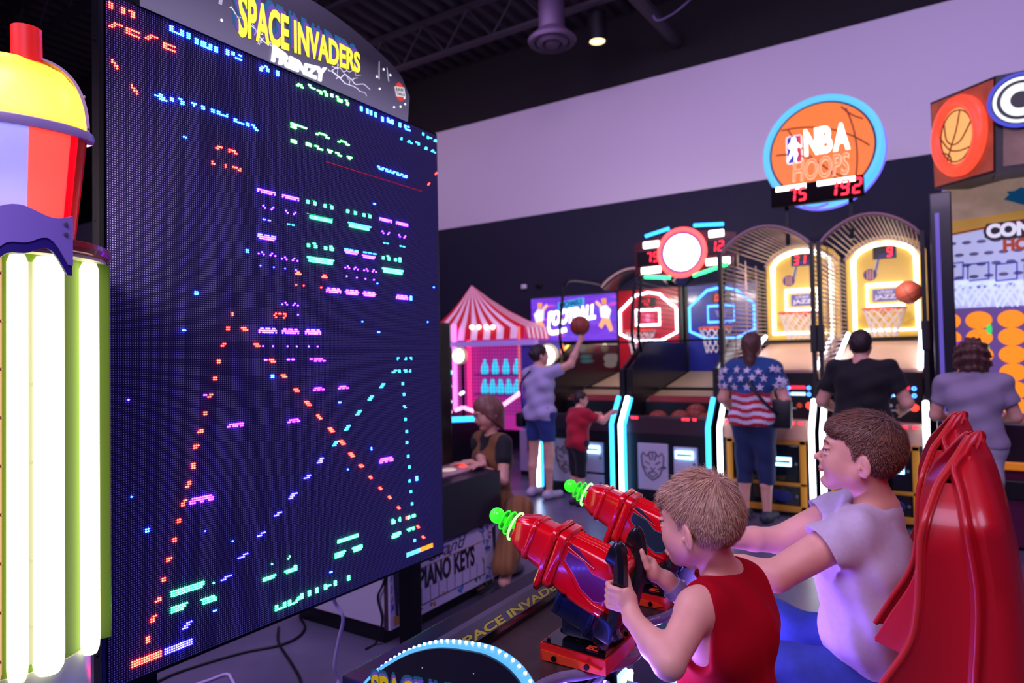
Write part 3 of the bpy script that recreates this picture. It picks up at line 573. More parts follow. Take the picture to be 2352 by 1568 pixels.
# ------------------------------------------------------------------ twin shooter console
con = thing('shooter_console', 'low dark two-player game console edged with blue light strips', 'game console', (-0.86, 1.65, 0))
YN, YF = 1.10, 2.20
NB = mat('navy_black_panel', (16, 16, 34), 0.35, bump=(260, .12, .0006))
DECKM = mat('brown_black_deck', (52, 34, 34), 0.42, bump=(420, .35, .0008), vary=(30, .15))
prof = [(-1.26, .10), (-1.26, .44), (-1.20, .60), (-1.09, .757), (-.986, .842), (-.887, .889), (-.80, .905), (-.731, .905), (-.672, .878), (-.636, .815), (-.632, .72), (-.655, .60), (-.71, .45), (-.735, .30), (-.735, .10)]
sp_ = [V((p.x - .025, 0, p.y)) for p in spline([V((a, b_, 0)) for a, b_ in prof], 6)]
for nm, y0, sg in (('near', YN, -1), ('far', YF, 1)):
    if nm == 'far': sp_ = [V((p.x, 0, p.z - .066 * min(1, max(0, (p.z - .2) / .5)))) for p in sp_]
    b = MB(); b.prism([V((p.x, y0 - 0.018, p.z)) for p in sp_], (0, 0.036, 0)); sd = b.build('side_panel', NB, con)
    # clear edge band with the light strip in it
    arc_ = [p for p in sp_ if p.z > .28]
    b = MB(); L_ = []
    def ofs(p, k): 
        i = arc_.index(p); a = arc_[max(0, i - 1)]; c = arc_[min(len(arc_) - 1, i + 1)]; t_ = (c - a).normalized(); return p + V((-t_.z, 0, t_.x)) * k
    o_ = [ofs(p, .0045) for p in arc_]
    for i in range(len(o_) - 1):
        a, c = o_[i], o_[i + 1]; dn = (c - a).normalized(); nn = V((-dn.z, 0, dn.x))
        b.prism([V((a.x, y0 - .013, a.z)) - nn * .004, V((c.x, y0 - .013, c.z)) - nn * .004, V((c.x, y0 - .013, c.z)) + nn * .003, V((a.x, y0 - .013, a.z)) + nn * .003], (0, .026, 0))
    lab(b.build('light_strip', glow('strip_blue', (95, 185, 255), 1.1), sd), 'glowing blue light strip')
    b = MB(); acc = 0
    for i in range(1, len(o_)):
        seg = (o_[i] - o_[i - 1]).length; acc += seg
        while acc > .0165:
            acc -= .0165; q = o_[i] - (o_[i] - o_[i - 1]).normalized() * acc; dn = (o_[i] - o_[i - 1]).normalized(); nn = V((-dn.z, 0, dn.x)); b.ball(V((q.x, y0 + .004, q.z)) + nn * .003, .0036, 6, 4)
    stuff(lab(b.build('light_dots', glow('strip_dot', (64, 64, 255), 230.0), sd), 'bright dots of the light strip'))
    # game title on the outer face
    o1 = 'SPACE INVADERS'
    if nm == 'near':
        for (dx, dz, off, col, ex, ln_) in ((-.004, .012, .045, (24, 110, 130), .0006, 'teal shadow'), (-.002, .006, .045, (120, 100, 200), .0012, 'violet shadow'), (0, 0, .03, (240, 225, 10), .002, None)):
            o = text(o1, (-1.085 + dx, y0 - .018, .735 + dz), X_, Z_, .42, .062, mat('print_' + (ln_ or 'yellow').replace(' ', '_'), col, .4), sd, off=off, ext=ex, warp=lambda x, y: (x, y * (1 - .2 * x) + x * .9))
            if ln_: lab(o, ln_)
        b = MB()
        for (x, z) in ((-.935, .845), (-.80, .865), (-.76, .80), (-1.0, .66), (-.87, .70)): b.ball((x, y0 - .0185, z), .0016, 6, 4)
        stuff(b.build('star_print', mat('print_white', (225, 225, 240), .5), sd))
# cabinet body and deck
MB().bb(-1.22, -.74, YN + .018, YF - .018, .10, .70, .004).build('cabinet', NB, con)
MB().bb(-1.24, -.70, YN + .03, YF - .03, 0, .10).build('plinth', BLACK, con)
ZD = .78
edge = [(-.79, YN + .018), (-.775, 1.20), (-.765, 1.27), (-.745, 1.33), (-.70, 1.38), (-.675, 1.425), (-.655, 1.47), (-.642, 1.52), (-.65, 1.575), (-.69, 1.62), (-.715, 1.66), (-.69, 1.72), (-.66, 1.78), (-.645, 1.86), (-.645, 1.94), (-.665, 2.0), (-.72, 2.06), (-.765, 2.12), (-.78, YF - .018)]
ed = [V((p.x, p.y, 0)) for p in spline([V((a, c, 0)) for a, c in edge], 5)]
b = MB(); b.prism([(-.99, YN + .018, ZD - .02)] + [(p.x, p.y, ZD - .02) for p in ed] + [(-.99, YF - .018, ZD - .02)], (0, 0, .02)); b.build('deck', DECKM, con)
CLEAR = mat('clear_edge', (205, 190, 240), 0.08, trans=0.75, spec=0.7)
b = MB(); b.tube([V((p.x + .005, p.y, ZD - .012)) for p in ed], .0135, 8); b.build('clear_edge', CLEAR, con, 60)
MB().bb(-1.22, -.985, YN + .018, YF - .018, .70, .745, .004).build('rear_shelf', NB, con)
b = MB(); b.prism([(-1.00, YN + .018, ZD - .01), (-.962, YN + .018, ZD), (-.962, YN + .018, ZD + .012), (-1.0, YN + .018, ZD + .05)], (0, YF - YN - .036, 0)); led = b.build('rear_ledge', GLOSSB, con)
b = MB(); b.prism([(-1.024, YN + .02, ZD + .05), (-1.0, YN + .02, ZD + .052), (-.968, YN + .02, ZD + .024), (-.972, YN + .02, ZD + .018)], (0, YF - YN - .04, 0)); b.build('ledge_trim', mat('grey_ledge', (70, 68, 84), .35), con)
sl = V((-.968, 0, ZD + .0245)); up_ = V((-.032, 0, .028)).normalized(); 
for (k, off, col, ex) in ((.0012, .05, (60, 60, 90), .0006), (0, .03, (214, 208, 70), .0012)):
    text('SPACE INVADERS FRENZY', V((-.966 - .004, 1.25, ZD + .0255)) + V((-k, 0, k)), Y_, up_, .86, .022, mat('ledge_print_%d' % (col[0]), tuple(int(q * .8) for q in col), .45), led, off=off, ext=ex)
# front fascia, coin hardware and lower lights
b = MB(); b.bb(-.745, -.738, YN + .05, YF - .05, .12, .69); b.build('front_panel', mat('navy_front', (16, 18, 46), .3, coat=.3), con)
for y in (1.66,):
    c = V((-.735, y, .56))
    b = MB(); b.bb(-.738, -.722, y - .06, y + .06, .40, .68, .005); b.build('card_plate', GLOSSB, con)
    b = MB(); b.tube([c + V((.012, -.035, .06)), c + V((.02, -.02, .085)), c + V((.02, .02, .085)), c + V((.012, .035, .06)), c + V((.012, .035, -.04))], .008, 8); lab(b.build('card_light', glow('card_white', (200, 235, 255), 6.0), con, 60), 'white-blue lit bracket of the card reader')
    b = MB(); b.bb(-.724, -.712, y - .028, y + .028, .455, .49, .003); lab(b.build('card_slot', glow('card_green', (70, 255, 180), 3.0), con), 'green lit card slot')
    b = MB(); b.bb(-.722, -.70, y - .03, y + .03, .51, .60, .008); b.build('card_screen', mat('card_screen', (130, 150, 190), .2, emit=(90, 120, 200), es=.5), con)
b = MB(); b.cyl((-.738, 1.56, .655), (-.726, 1.56, .655), .012, n=14); b.build('lock', STEEL, con, 40)
b = MB(); b.bb(-.737, -.728, 2.09, 2.115, .12, .66, .003); lab(b.build('front_strip', glow('strip_white_blue', (150, 190, 255), 6.0), con), 'upright white-blue light strip')
b = MB(); b.bb(-.737, -.728, 1.215, 1.235, .12, .62, .003); lab(b.build('front_strip', glow('strip_white_blue', (150, 190, 255), 6.0), con), 'upright white-blue light strip')

for y in (1.40, 1.95):                            # added unseen area lamps lending the light strips' violet to the players
    l_ = area('fascia_fill_lamp', (-.735, y, .66), (.3, y, .95), .34, 8.0, (.32, .16, 1.0), sy=.03); l_.parent = con; l_.location = V(l_.location) - V(OFF[con.name])

# ------------------------------------------------------------------ ray guns on the console
REDP = mat('gloss_red_plastic', (228, 6, 26), 0.16, coat=0.6, sss=0.0)
REDB = mat('red_plate', (196, 24, 22), 0.3, coat=0.3)
GREEN = mat('green_clear', (80, 240, 60), 0.15, emit=(60, 255, 40), es=0.55, trans=0.3)
def ray_gun(gx, gy, lbl, num, panel_mat, rim_mat):
    """rear end of the barrel axis at (gx,gy,.955); the gun points to -X and up"""
    t = thing('ray_gun', lbl, 'toy gun', (gx - .05, gy, ZD), 'ray guns mounted on the console')
    el = math.radians(22.5); yw = math.radians(5.0)
    F = V((-math.cos(el) * math.cos(yw), -math.cos(el) * math.sin(yw), math.sin(el))); S = V((math.sin(yw), -math.cos(yw), 0)); T = F.cross(S).normalized()
    if T.z < 0: T = -T
    O = V((gx, gy, .957))
    def Pt(a, s_, u): return O + F * a + S * s_ + T * u        # along the barrel, to the near side, up
    def ring(a, w, hu, hd, ch=.38, n=5):
        pts = []
        for (sx, sy) in ((1, 1), (-1, 1), (-1, -1), (1, -1)):
            h_ = hu if sy > 0 else hd; cx, cy = w * ch, min(h_, w) * ch
            seq = [(w - cx + cx * math.sin(math.pi / 2 * k / n), h_ - cy + cy * math.cos(math.pi / 2 * k / n)) for k in range(n + 1)]
            if sx * sy < 0: seq = seq[::-1]
            seq = seq[::-1] if sy > 0 and sx > 0 else seq[::-1] if sy > 0 else seq[::-1]
            pts += [(sx * p[0], sy * p[1]) for p in seq]
        # sort round the axis so that the ring is simple
        pts.sort(key=lambda q: math.atan2(q[1], q[0]))
        return [Pt(a, p[0], p[1]) for p in pts]
    # rear body, tapering forward, with a chamfered box section
    b = MB(); st = [(-.012, .040, .052, .060), (-.006, .050, .062, .074), (0, .053, .066, .078), (.04, .054, .066, .080), (.09, .053, .064, .078), (.14, .050, .060, .068), (.165, .049, .058, .062)]
    b.loft([ring(*q) for q in st]); b.build('rear_body', REDP, t, 38)
    b = MB(); b.loft([ring(.140, .056, .066, .074), ring(.144, .059, .070, .078), ring(.160, .059, .070, .078), ring(.164, .056, .066, .074)]); b.build('collar', REDP, t, 38)
    b = MB(); b.loft([ring(.166, .058, .068, .090), ring(.170, .062, .071, .097), ring(.178, .062, .071, .097), ring(.182, .058, .068, .090)]); b.build('collar', REDP, t, 38)
    b = MB(); b.loft([ring(.160, .046, .054, .056), ring(.235, .043, .050, .046, .5)]); b.build('front_body', REDP, t, 38)
    b = MB(); b.loft([ring(.226, .046, .053, .049, .5), ring(.229, .048, .055, .051, .5), ring(.236, .048, .055, .051, .5), ring(.239, .046, .053, .049, .5)]); b.build('collar', REDP, t, 38)
    b = MB(); b.loft([ring(.236, .044, .050, .044, .5), ring(.250, .045, .051, .045, .5), ring(.285, .032, .036, .032, .5), ring(.287, .027, .031, .027, .5)]); b.build('muzzle', REDP, t, 38)
    # raised rib along the top, slot recess and side panels
    b = MB()
    for u in (-.018, 0, .018): b.tube([Pt(.005, u, .066), Pt(.07, u, .0675), Pt(.138, u, .0625)], .0045, 6)
    stuff(b.build('top_ribs', REDP, t, 60))
    for sg in (1, -1):
        k = sg * .0535
        poly = [(.002, .012), (.010, .022), (.055, .018), (.085, .034), (.128, .036), (.128, .012), (.098, -.006), (.068, -.030), (.030, -.040), (.012, -.032), (.002, -.012)]
        b = MB(); b.prism([Pt(a - .000, k * (1.012 - a * .45), u) for a, u in poly], S * sg * .0022); pn = b.build('side_panel', panel_mat, t)
        b = MB(); pl = [Pt(a, k * (1.045 - a * .45), u) for a, u in poly]; b.tube(pl, .0013, 5, closed=True); b.build('panel_rim', rim_mat, pn)
        b = MB(); b.prism([Pt(.060, k * .99, .034), Pt(.128, k * .945, .048), Pt(.128, k * .945, .056), Pt(.108, k * .955, .054)], S * sg * .003); b.build('slot_vent', panel_mat, t)
        b = MB(); b.tube([Pt(.056, k * 1.0, .031), Pt(.134, k * .955, .046), Pt(.134, k * .955, .060)], .0026, 6); b.build('slot_rim', REDP, t, 60)
        b = MB(); b.tube([Pt(.0, k * 1.02, -.046), Pt(.03, k * 1.0, -.048), Pt(.072, k * .98, -.036), Pt(.102, k * .965, -.012), Pt(.134, k * .945, .006)], .004, 6); b.build('side_crease', REDP, t, 60)
    b = MB()
    for (a, u) in ((.174, -.080), (.10, -.066), (.0, -.062), (-.002, -.072)): b.cyl(Pt(a, .050, u), Pt(a, .060 if a > .15 else .057, u), .0062, .005, 10)
    for (a, u) in ((.174, -.080), (.10, -.066)): b.cyl(Pt(a, -.050, u), Pt(a, -.060, u), .0062, .005, 10)
    stuff(b.build('bolts', GLOSSB, t, 40))
    # green coil rings, rod and ball
    b = MB(); b.cyl(Pt(.284, 0, 0), Pt(.355, 0, 0), .009, n=14); b.build('coil_rod', GREEN, t, 40)
    for a, r, hot in ((.294, .036, True), (.312, .030, False), (.328, .025, False)):
        b = MB(); b.torus(Pt(a, 0, 0), F, r, .0032 if hot else .0024, 40, 8)
        if hot: lab(b.build('coil_ring', glow('green_hot', (150, 255, 130), 2.6), t, 60), 'brightest green glowing ring')
        else: b.build('coil_ring', GREEN, t, 60)
        if not hot:
            b = MB(); b.cyl(Pt(a - .001, 0, 0), Pt(a + .001, 0, 0), r * .96, n=32); b.build('coil_disc', mat('green_film', (60, 220, 50), .2, trans=.85, emit=(40, 200, 20), es=.12), t)
    b = MB(); b.ball(Pt(.352, 0, 0), .0205, 24, 16); b.build('coil_ball', GREEN, t, 80)
    # pivot housing, post and base box
    PIV = mat('blue_black_pivot', (20, 26, 62), .25, .3, coat=.3)
    b = MB(); b.loft([ring(.030, .040, -.052, .125), ring(.034, .042, -.052, .128), ring(.120, .040, -.050, .112), ring(.124, .036, -.050, .108)]) if False else None
    b = MB(); pc = Pt(.070, 0, -.098); Rm = Matrix((F, S, T)).transposed(); b.box(pc, (.105, .080, .062), Rm, .006); b.box(Pt(.030, 0, -.100), (.014, .088, .074), Rm, .004); b.box(Pt(.112, 0, -.094), (.014, .086, .060), Rm, .004); b.box((pc.x + .008, gy, .865), (.088, .070, .075), None, .006); b.build('pivot_housing', PIV, t, 40)
    b = MB(); b.cyl(V((pc.x + .012, gy, .80)), V((pc.x + .012, gy, pc.z)), .024, n=16); b.cyl(V((pc.x + .012, gy, .812)), V((pc.x + .012, gy, .822)), .033, n=16); b.build('pivot_post', GLOSSB, t, 40)
    bx = pc.x + .018
    b = MB(); q = [(-.085, ZD), (.085, ZD), (.085, ZD + .034), (-.085, ZD + .040)]; b.prism([(bx + a, gy - .085, z) for a, z in q], (0, .17, 0)); base = b.build('base_box', REDB, t)
    b = MB(); b.prism([(bx - .080, gy - .080, ZD + .0402), (bx + .080, gy - .080, ZD + .0345), (bx + .080, gy + .080, ZD + .0345), (bx - .080, gy + .080, ZD + .0402)], (0, 0, .003)); pl = b.build('base_plate', GLOSSB, t)
    b = MB()
    for sx in (-.07, .07):
        for sy in (-.07, 0, .07): b.cyl((bx + sx, gy + sy, ZD + .038 - sx * .035), (bx + sx, gy + sy, ZD + .0455 - sx * .035), .005, n=10)
    stuff(b.build('plate_bolts', BLACKM, t))
    b = MB(); b.prism([(bx - .075, gy - .0855, ZD + .003), (bx + .05, gy - .0855, ZD + .003), (bx + .075, gy - .0855, ZD + .012), (bx + .05, gy - .0855, ZD + .018), (bx - .08, gy - .0855, ZD + .026)], (0, -.004, 0))
    fl = b.build('side_flange', mat('orange_red_flange', (206, 62, 26), .3, coat=.3), t)
    b = MB()
    for sx in (-.045, .04): b.cyl((bx + sx, gy - .088, ZD + .013), (bx + sx, gy - .094, ZD + .013), .0065, n=10)
    stuff(b.build('flange_bolts', BLACKM, t))
    text('PLAYER ' + num, V((bx + .055, gy - .062, ZD + .040)), Y_, V((-1, 0, .035)), .124, .030, mat('print_redline', (200, 60, 44), .4, emit=(255, 70, 40), es=.12), pl, off=0, ext=.0008)
    # yoke with two upright grips
    G1 = mat('black_grip', (12, 13, 20), .3, coat=.25)
    for sg in (1, -1):
        c0 = Pt(-.034, sg * .070, -.055); c1 = Pt(-.020, sg * .076, .028); c2 = Pt(.012, sg * .072, .104)
        b = MB(); b.tube(spline([c0 + V((.010, 0, -.030)), c0, c1, c2, c2 + F * .020 + T * .012], 6), [.012] * 6 + [.0175] * 12 + [.0165, .016, .0155, .015, .013, .010, .006], 8); g = b.build('grip', G1, t, 38); Rg = Matrix((F, S, T)).transposed(); b = MB(); b.box(c2 + F * .006 - T * .012, (.036, .031, .040), Rg, .008); b.build('grip_head', G1, g, 40); b = MB(); b.box(c0 + F * .012 - T * .018, (.044, .034, .052), Rg, .007); b.build('grip_base', G1, g, 40)
        b = MB(); b.tube([Pt(.022, sg * .070, .094), Pt(.024, sg * .070, .072), Pt(.012, sg * .072, .050)], [.006, .008, .005], 8); lab(b.build('trigger', mat('red_trigger', (210, 30, 60), .3), g, 60), 'red trigger')
        b = MB(); b.cyl(Pt(-.035, sg * .080, -.055), Pt(-.035, sg * .084, -.055), .006, n=12); stuff(b.build('grip_screw', STEEL, g))
    b = MB(); b.tube(spline([Pt(-.030, .068, -.112), Pt(-.02, .05, -.125), Pt(.0, .0, -.128), Pt(-.02, -.05, -.125), Pt(-.030, -.068, -.112)], 6), .0115, 8); b.tube([Pt(.0, 0, -.125), Pt(.03, 0, -.105)], .016, 10); b.build('yoke_bar', G1, t, 60)
    return t, Pt
GUN1, P1 = ray_gun(-.642, 1.45, 'nearer red ray gun with green coil tip, held by the boy in red', '1', mat('plum_panel', (96, 14, 76), .25, coat=.3), mat('plum_rim', (190, 70, 150), .3))
GUN2, P2 = ray_gun(-.655, 1.885, 'farther red ray gun with teal outlined side panel, half behind a boy', '2', mat('slate_panel', (36, 50, 66), .25, coat=.3), mat('teal_rim', (20, 130, 150), .3))
# ------------------------------------------------------------------ basketball machines along the back
LEDW = glow('led_white', (235, 240, 255), 6.0); LEDC = glow('led_cyan', (40, 170, 255), 4.5); LEDWARM = glow('led_warm_white', (255, 246, 220), 5.0)
REDLED = glow('red_digit', (255, 30, 50), 4.0)
PINKW = mat('pale_ramp', (206, 160, 140), .45, bump=(40, .1, .001))
TUBEM = mat('cage_tube', (150, 118, 122), .45, .3)
NET = mat('net_cord', (226, 220, 226), .8)
RIM = mat('rim_orange', (232, 84, 40), .4, coat=.2)
BALL = mat('basketball_rubber', (150, 62, 44), .6, bump=(900, .3, .0006))
def hoop(cx, y, z, r, parent):
    b = MB(); b.torus((cx, y, z), Z_, r, .011, 36, 8); b.bb(cx - .06, cx + .06, y + r - .01, y + r + .10, z - .012, z + .01)
    rm = b.build('rim', RIM, parent, 60)
    b = MB(); n = 12
    for k in (1, -1):
        for i in range(n):
            pts = []
            for j in range(6):
                a = 2 * math.pi * (i + k * j * .5) / n; rr = r * (1 - .42 * (j / 5) ** .8); pts.append((cx + rr * math.cos(a), y + rr * math.sin(a), z - .31 * j / 5))
            b.tube(pts, .0055, 5)
    stuff(b.build('net', NET, parent, 60))
def shield(x0, x1, z0, z1, ch, arch=0.0):
    """backboard outline: straight sides, chamfered or arched top and slightly dished bottom, as (x, z)"""
    if arch:
        pts = [(x0, z0), (x1, z0), (x1, z1 - arch)]
        for i in range(1, 12): t = i / 12; pts.append((x1 + (x0 - x1) * t, z1 - arch + arch * math.sin(math.pi * t) ** .55))
        return pts + [(x0, z1 - arch)]
    xm = (x0 + x1) / 2; w = (x1 - x0) / 2
    return [(x0, z0 + ch * .45), (x0 + w * .55, z0), (x1 - w * .55, z0), (x1, z0 + ch * .45), (x1, z1 - ch), (xm + w * .42, z1 - ch * .12), (xm, z1), (xm - w * .42, z1 - ch * .12), (x0, z1 - ch)]
def logo_note(o, s, parent):
    """music-note-like mark: a striped ball, a slanted stem and a flag"""
    o = V(o); NAV = mat('logo_navy', (36, 30, 104), .5)
    def q(pts, m, nm): b = MB(); b.prism([o + V((a * s, -.006, c * s)) for a, c in pts], (0, .006, 0)); b.build(nm, m, parent)
    q([(.30, .30), (.46, .30), (.60, 1.0), (1.25, 1.0), (1.38, 1.28), (.52, 1.28)], mat('logo_silver', (190, 188, 200), .4), 'logo_outline')
    o = o + V((0, -.003, 0)); q([(.34, .30), (.42, .30), (.56, .90), (.58, 1.03), (1.22, 1.03), (1.32, 1.25), (.56, 1.25), (.50, .95)], NAV, 'logo_flag')
    b = MB(); b.cyl(o + V((.15 * s, -.004, .25 * s)), o + V((.15 * s, .003, .25 * s)), .30 * s, n=24); b.build('logo_ball', NAV, parent)
    b = MB()
    for a in (-.12, 0, .12): b.bb(o.x + (.15 + a) * s - .012 * s * 2, o.x + (.15 + a) * s + .012 * s * 2, o.y - .007, o.y - .003, o.z + (.25 - .24) * s, o.z + (.25 + .24) * s)
    stuff(b.build('logo_stripes', mat('logo_salmon', (226, 150, 120), .5), parent))

def hoop_machine(x0, x1, style, label, score, group, yf=6.42):
    yb = 8.75; xm = (x0 + x1) / 2
    t = thing('basketball_game', label, 'basketball game', (xm, (yf + yb) / 2, 0), group)
    yel = style == 'yellow'
    # lower front cabinet
    b = MB(); b.bb(x0 + .03, x1 - .03, yf + .03, yb, .03, .70, .01); b.build('cabinet', BLACK, t)
    b = MB(); b.bb(x0 + .06, x1 - .06, yf + .06, yb, 0, .03); b.build('plinth', BLACK, t)
    if yel:
        FR = mat('amber_frame', (196, 132, 34), .45); w_ = .055
        b = MB()
        for (a, c, d, e) in ((x0 + .09, x1 - .09, .05, .05 + w_), (x0 + .09, x1 - .09, .66, .66 + w_ * .7), (x0 + .09, x0 + .09 + w_, .05, .70), (x1 - .09 - w_, x1 - .09, .05, .70), (x0 + .09, x1 - .09, .285, .285 + w_ * .55)):
            b.bb(a, c, yf - .005, yf + .03, d, e, .004)
        lab(b.build('front_frame', FR, t), 'amber front frame')
        for (za, zc) in ((.325, .65), (.11, .28)):
            b = MB(); b.bb(x0 + .155, xm - .012, yf + .008, yf + .03, za, zc, .005); b.build('cabinet_door', GLOSSB, t)
            b = MB(); b.bb(xm + .012, x1 - .155, yf + .008, yf + .03, za, zc, .005); dd = b.build('cabinet_door', GLOSSB, t)
            b = MB(); b.cyl((x1 - .175, yf + .01, (za + zc) / 2), (x1 - .175, yf - .004, (za + zc) / 2), .012, n=10); b.build('lock', STEEL, dd)
        b = MB(); b.ball((xm + .14, yf + .006, .19), (.085, .004, .05), 12, 8); b.ball((xm + .07, yf + .006, .215), (.045, .004, .03), 10, 6); b.build('door_print', mat('print_blue', (30, 44, 120), .4), dd)
        sx, sz = xm + .135, .50
    else:
        for (a, c, za, zc) in ((x0 + .20, xm + .03, .13, .60), (xm + .09, x1 - .16, .26, .58), (xm + .09, x1 - .16, .06, .235)):
            b = MB(); b.bb(a, c, yf + .005, yf + .035, za, zc, .006); dd = b.build('cabinet_door', mat('white_door', (190, 184, 200), .45), t); lab(dd, 'white cabinet door')
            b = MB(); b.cyl((c - .03, yf + .006, (za + zc) / 2), (c - .03, yf - .006, (za + zc) / 2), .010, n=10); b.build('lock', BLACKM, dd)
            if zc > .59:
                K = mat('print_grey', (74, 72, 84), .5); cx, cz = (a + c) / 2, .37
                def pz(pts, nm): b = MB(); b.prism([(cx + p[0], yf + .004, cz + p[1]) for p in pts], (0, -.002, 0)); return b
                b = MB()                                   # line-drawn big cat's head
                for pts in ([(-.12, .10), (-.10, .14), (-.06, .10), (-.03, .145), (.03, .145), (.06, .10), (.10, .14), (.12, .10), (.11, .0), (.07, -.09), (.0, -.14), (-.07, -.09), (-.11, .0)],): b.tube([(cx + p[0], yf + .004, cz + p[1]) for p in pts], .0075, 5, closed=True)
                for pts in ([(-.08, .05), (-.03, .02)], [(.08, .05), (.03, .02)], [(-.02, -.01), (0, -.05), (.02, -.01)], [(-.05, -.07), (0, -.05), (.05, -.07), (0, -.11), (-.05, -.07)], [(-.04, .12), (-.02, .06)], [(.04, .12), (.02, .06)], [(0, .13), (0, .07)], [(-.10, .0), (-.06, -.03)], [(.10, 0), (.06, -.03)]): b.tube([(cx + p[0], yf + .004, cz + p[1]) for p in pts], .0065, 5)
                lab(stuff(b.build('door_print', K, dd, 60)), 'grey line drawing of a cat head')
        sx, sz = (xm + x1) / 2 - .04, .50
    # lit ticket slot
    b = MB(); b.tube([(sx - .085, yf - .012, sz + .03), (sx - .085, yf - .012, sz - .02), (sx + .085, yf - .012, sz - .02), (sx + .085, yf - .012, sz + .03)], .016, 8, closed=True); lab(b.build('ticket_slot', glow('slot_blue_white', (150, 205, 255), 5.0), t, 60), 'blue-white lit ticket slot')
    b = MB(); b.bb(sx - .075, sx + .075, yf - .012, yf - .004, sz - .01, sz + .025); b.build('slot_mouth', GLOSSB, t)
    # side rails with light lines: upright then leaning back
    for sx_, inner in ((x0, 1), (x1, -1)):
        a = sx_ + inner * .035
        b = MB(); b.prism([(sx_ + inner * .004, yf - .03, .03), (sx_ + inner * .004, yf - .03, .80), (sx_ + inner * .004, yf + .22, 1.08), (sx_ + inner * .004, yb, 1.10), (sx_ + inner * .004, yb, .03)], (inner * .05, 0, 0)); b.build('side_rail', BLACK, t)
        b = MB(); b.tube([(a, yf - .04, .06), (a, yf - .04, .79), (a, yf + .17, 1.06)], .024, 8)
        col = (LEDW if yel else (LEDW if inner > 0 else LEDC)); lab(b.build('light_line', col, t, 60), 'glowing light line')
        if not yel and inner > 0:
            b = MB(); b.tube([(a + .045, yf - .036, .06), (a + .045, yf - .036, .78), (a + .045, yf + .17, 1.05)], .016, 8); lab(b.build('light_line', LEDC, t, 60), 'cyan light line')
    # ball tray and ramp
    b = MB(); b.prism([(x0 + .055, yf + .02, .70), (x0 + .055, yf + .02, .86), (x0 + .055, yf + .06, .88), (x0 + .055, yf + .10, .80), (x0 + .055, yf + .62, .84), (x0 + .055, yf + .62, .70)], (x1 - x0 - .11, 0, 0)); b.build('ball_tray', PINKW if yel else mat('dark_tray', (60, 40, 46), .4), t)
    b = MB(); b.bb(x0 + .055, x1 - .055, yf + .62, yf + .66, .84, 1.30 if yel else .98, .004); cp = b.build('control_panel', BLACK, t)
    if yel:
        for (dx, dz, w_, h_, g) in ((.20, .30, .13, .028, 'red'), (.20, .235, .13, .028, 'ice')):
            b = MB(); b.bb(xm + dx - w_ / 2, xm + dx + w_ / 2, yf + .605, yf + .62, .84 + dz, .84 + dz + h_); lab(b.build('panel_light', REDLED if g == 'red' else glow('ice', (170, 220, 255), 3.0), cp), ('red' if g == 'red' else 'pale blue') + ' lit bar')
        for dx, dz in ((.11, .31), (.30, .31), (.11, .245), (.30, .245)):
            b = MB(); b.torus((xm + dx, yf + .612, .84 + dz), Y_, .014, .006, 16, 6); b.build('ring_light', glow('ring_blue', (60, 120, 255), 6.0), cp, 60)
        b = MB(); b.ball((xm + .30, yf + .61, .84 + .135), (.034, .016, .034), 16, 10); lab(b.build('start_button', glow('button_red', (255, 48, 36), 4.0), cp, 60), 'lit red button')
        b = MB(); b.ball((xm + .21, yf + .61, .84 + .135), (.026, .012, .026), 14, 8); b.build('small_button', glow('button_rust', (190, 60, 36), .8), cp, 60)
        b = MB(); b.ball((xm + .10, yf + .61, .84 + .15), (.030, .012, .018), 12, 8); b.build('dial', WHITEP, cp, 60)
        b = MB(); b.bb(xm + .06, xm + .18, yf + .61, yf + .62, .84 + .10, .84 + .112); b.build('label_strip', WHITEP, cp)
    ztop = 1.33 if yel else 1.0
    b = MB(); b.prism([(x0 + .055, yf + .66, ztop - .10), (x0 + .055, yf + .66, ztop), (x0 + .055, yb - .05, ztop + .28), (x0 + .055, yb - .05, ztop - .10)], (x1 - x0 - .11, 0, 0)); b.build('ramp', PINKW if yel else mat('tan_ramp', (150, 124, 96), .5), t)
    if not yel:
        b = MB(); b.bb(x0 + .055, x1 - .055, yf + 1.15, yf + 1.18, 1.05, 1.12); b.build('ramp_slot', BLACK, t)
        b = MB(); b.bb(x0 + .10, x1 - .10, yf + .635, yf + .65, .985, 1.05); b.build('tray_band', mat('red_tray_print', (170, 60, 60), .4), t)  # plain red band above the tray
    b = MB()                                                    # small red lamps on the tray edge
    for dx in (-.34, -.30, .20, .24, .31): b.bb(xm + dx - .016, xm + dx + .016, yf + .012, yf + .022, .845, .868)
    stuff(lab(b.build('tray_lamps', glow('lamp_red', (255, 40, 60), 4.0), t), 'red lamps on the tray edge'))
    # backboard
    if yel:
        z0, z1 = 1.66, 2.83; col = mat('yellow_board', (214, 176, 70), .45); poly = shield(x0 + .04, x1 - .0, z0, z1, 0, .20); yB = yb - .06
        b = MB(); b.prism([(p[0], yB, p[1]) for p in poly], (0, .04, 0)); bd = b.build('backboard', col, t); lab(bd, 'yellow arched backboard')
        pl = shield(x0 + .12, x1 - .10, z0 + .08, z1 - .09, 0, .17); b = MB(); b.tube([(p[0], yB - .012, p[1]) for p in pl], .026, 8, closed=True); lab(b.build('light_outline', LEDWARM, bd, 60), 'white light outline')
        b = MB(); b.tube([(xm - .17, yB - .014, 2.02), (xm + .19, yB - .014, 2.02), (xm + .19, yB - .014, 2.26), (xm - .17, yB - .014, 2.26)], .026, 8, closed=True); lab(b.build('target_square', LEDWARM, bd, 60), 'white lit target square')
        b = MB(); b.bb(xm - .115, xm + .135, yB - .008, yB, 2.07, 2.215, .003); lab(b.build('team_plate', mat('plate_violet', (70, 64, 150), .4), bd), 'violet plate with white lettering')
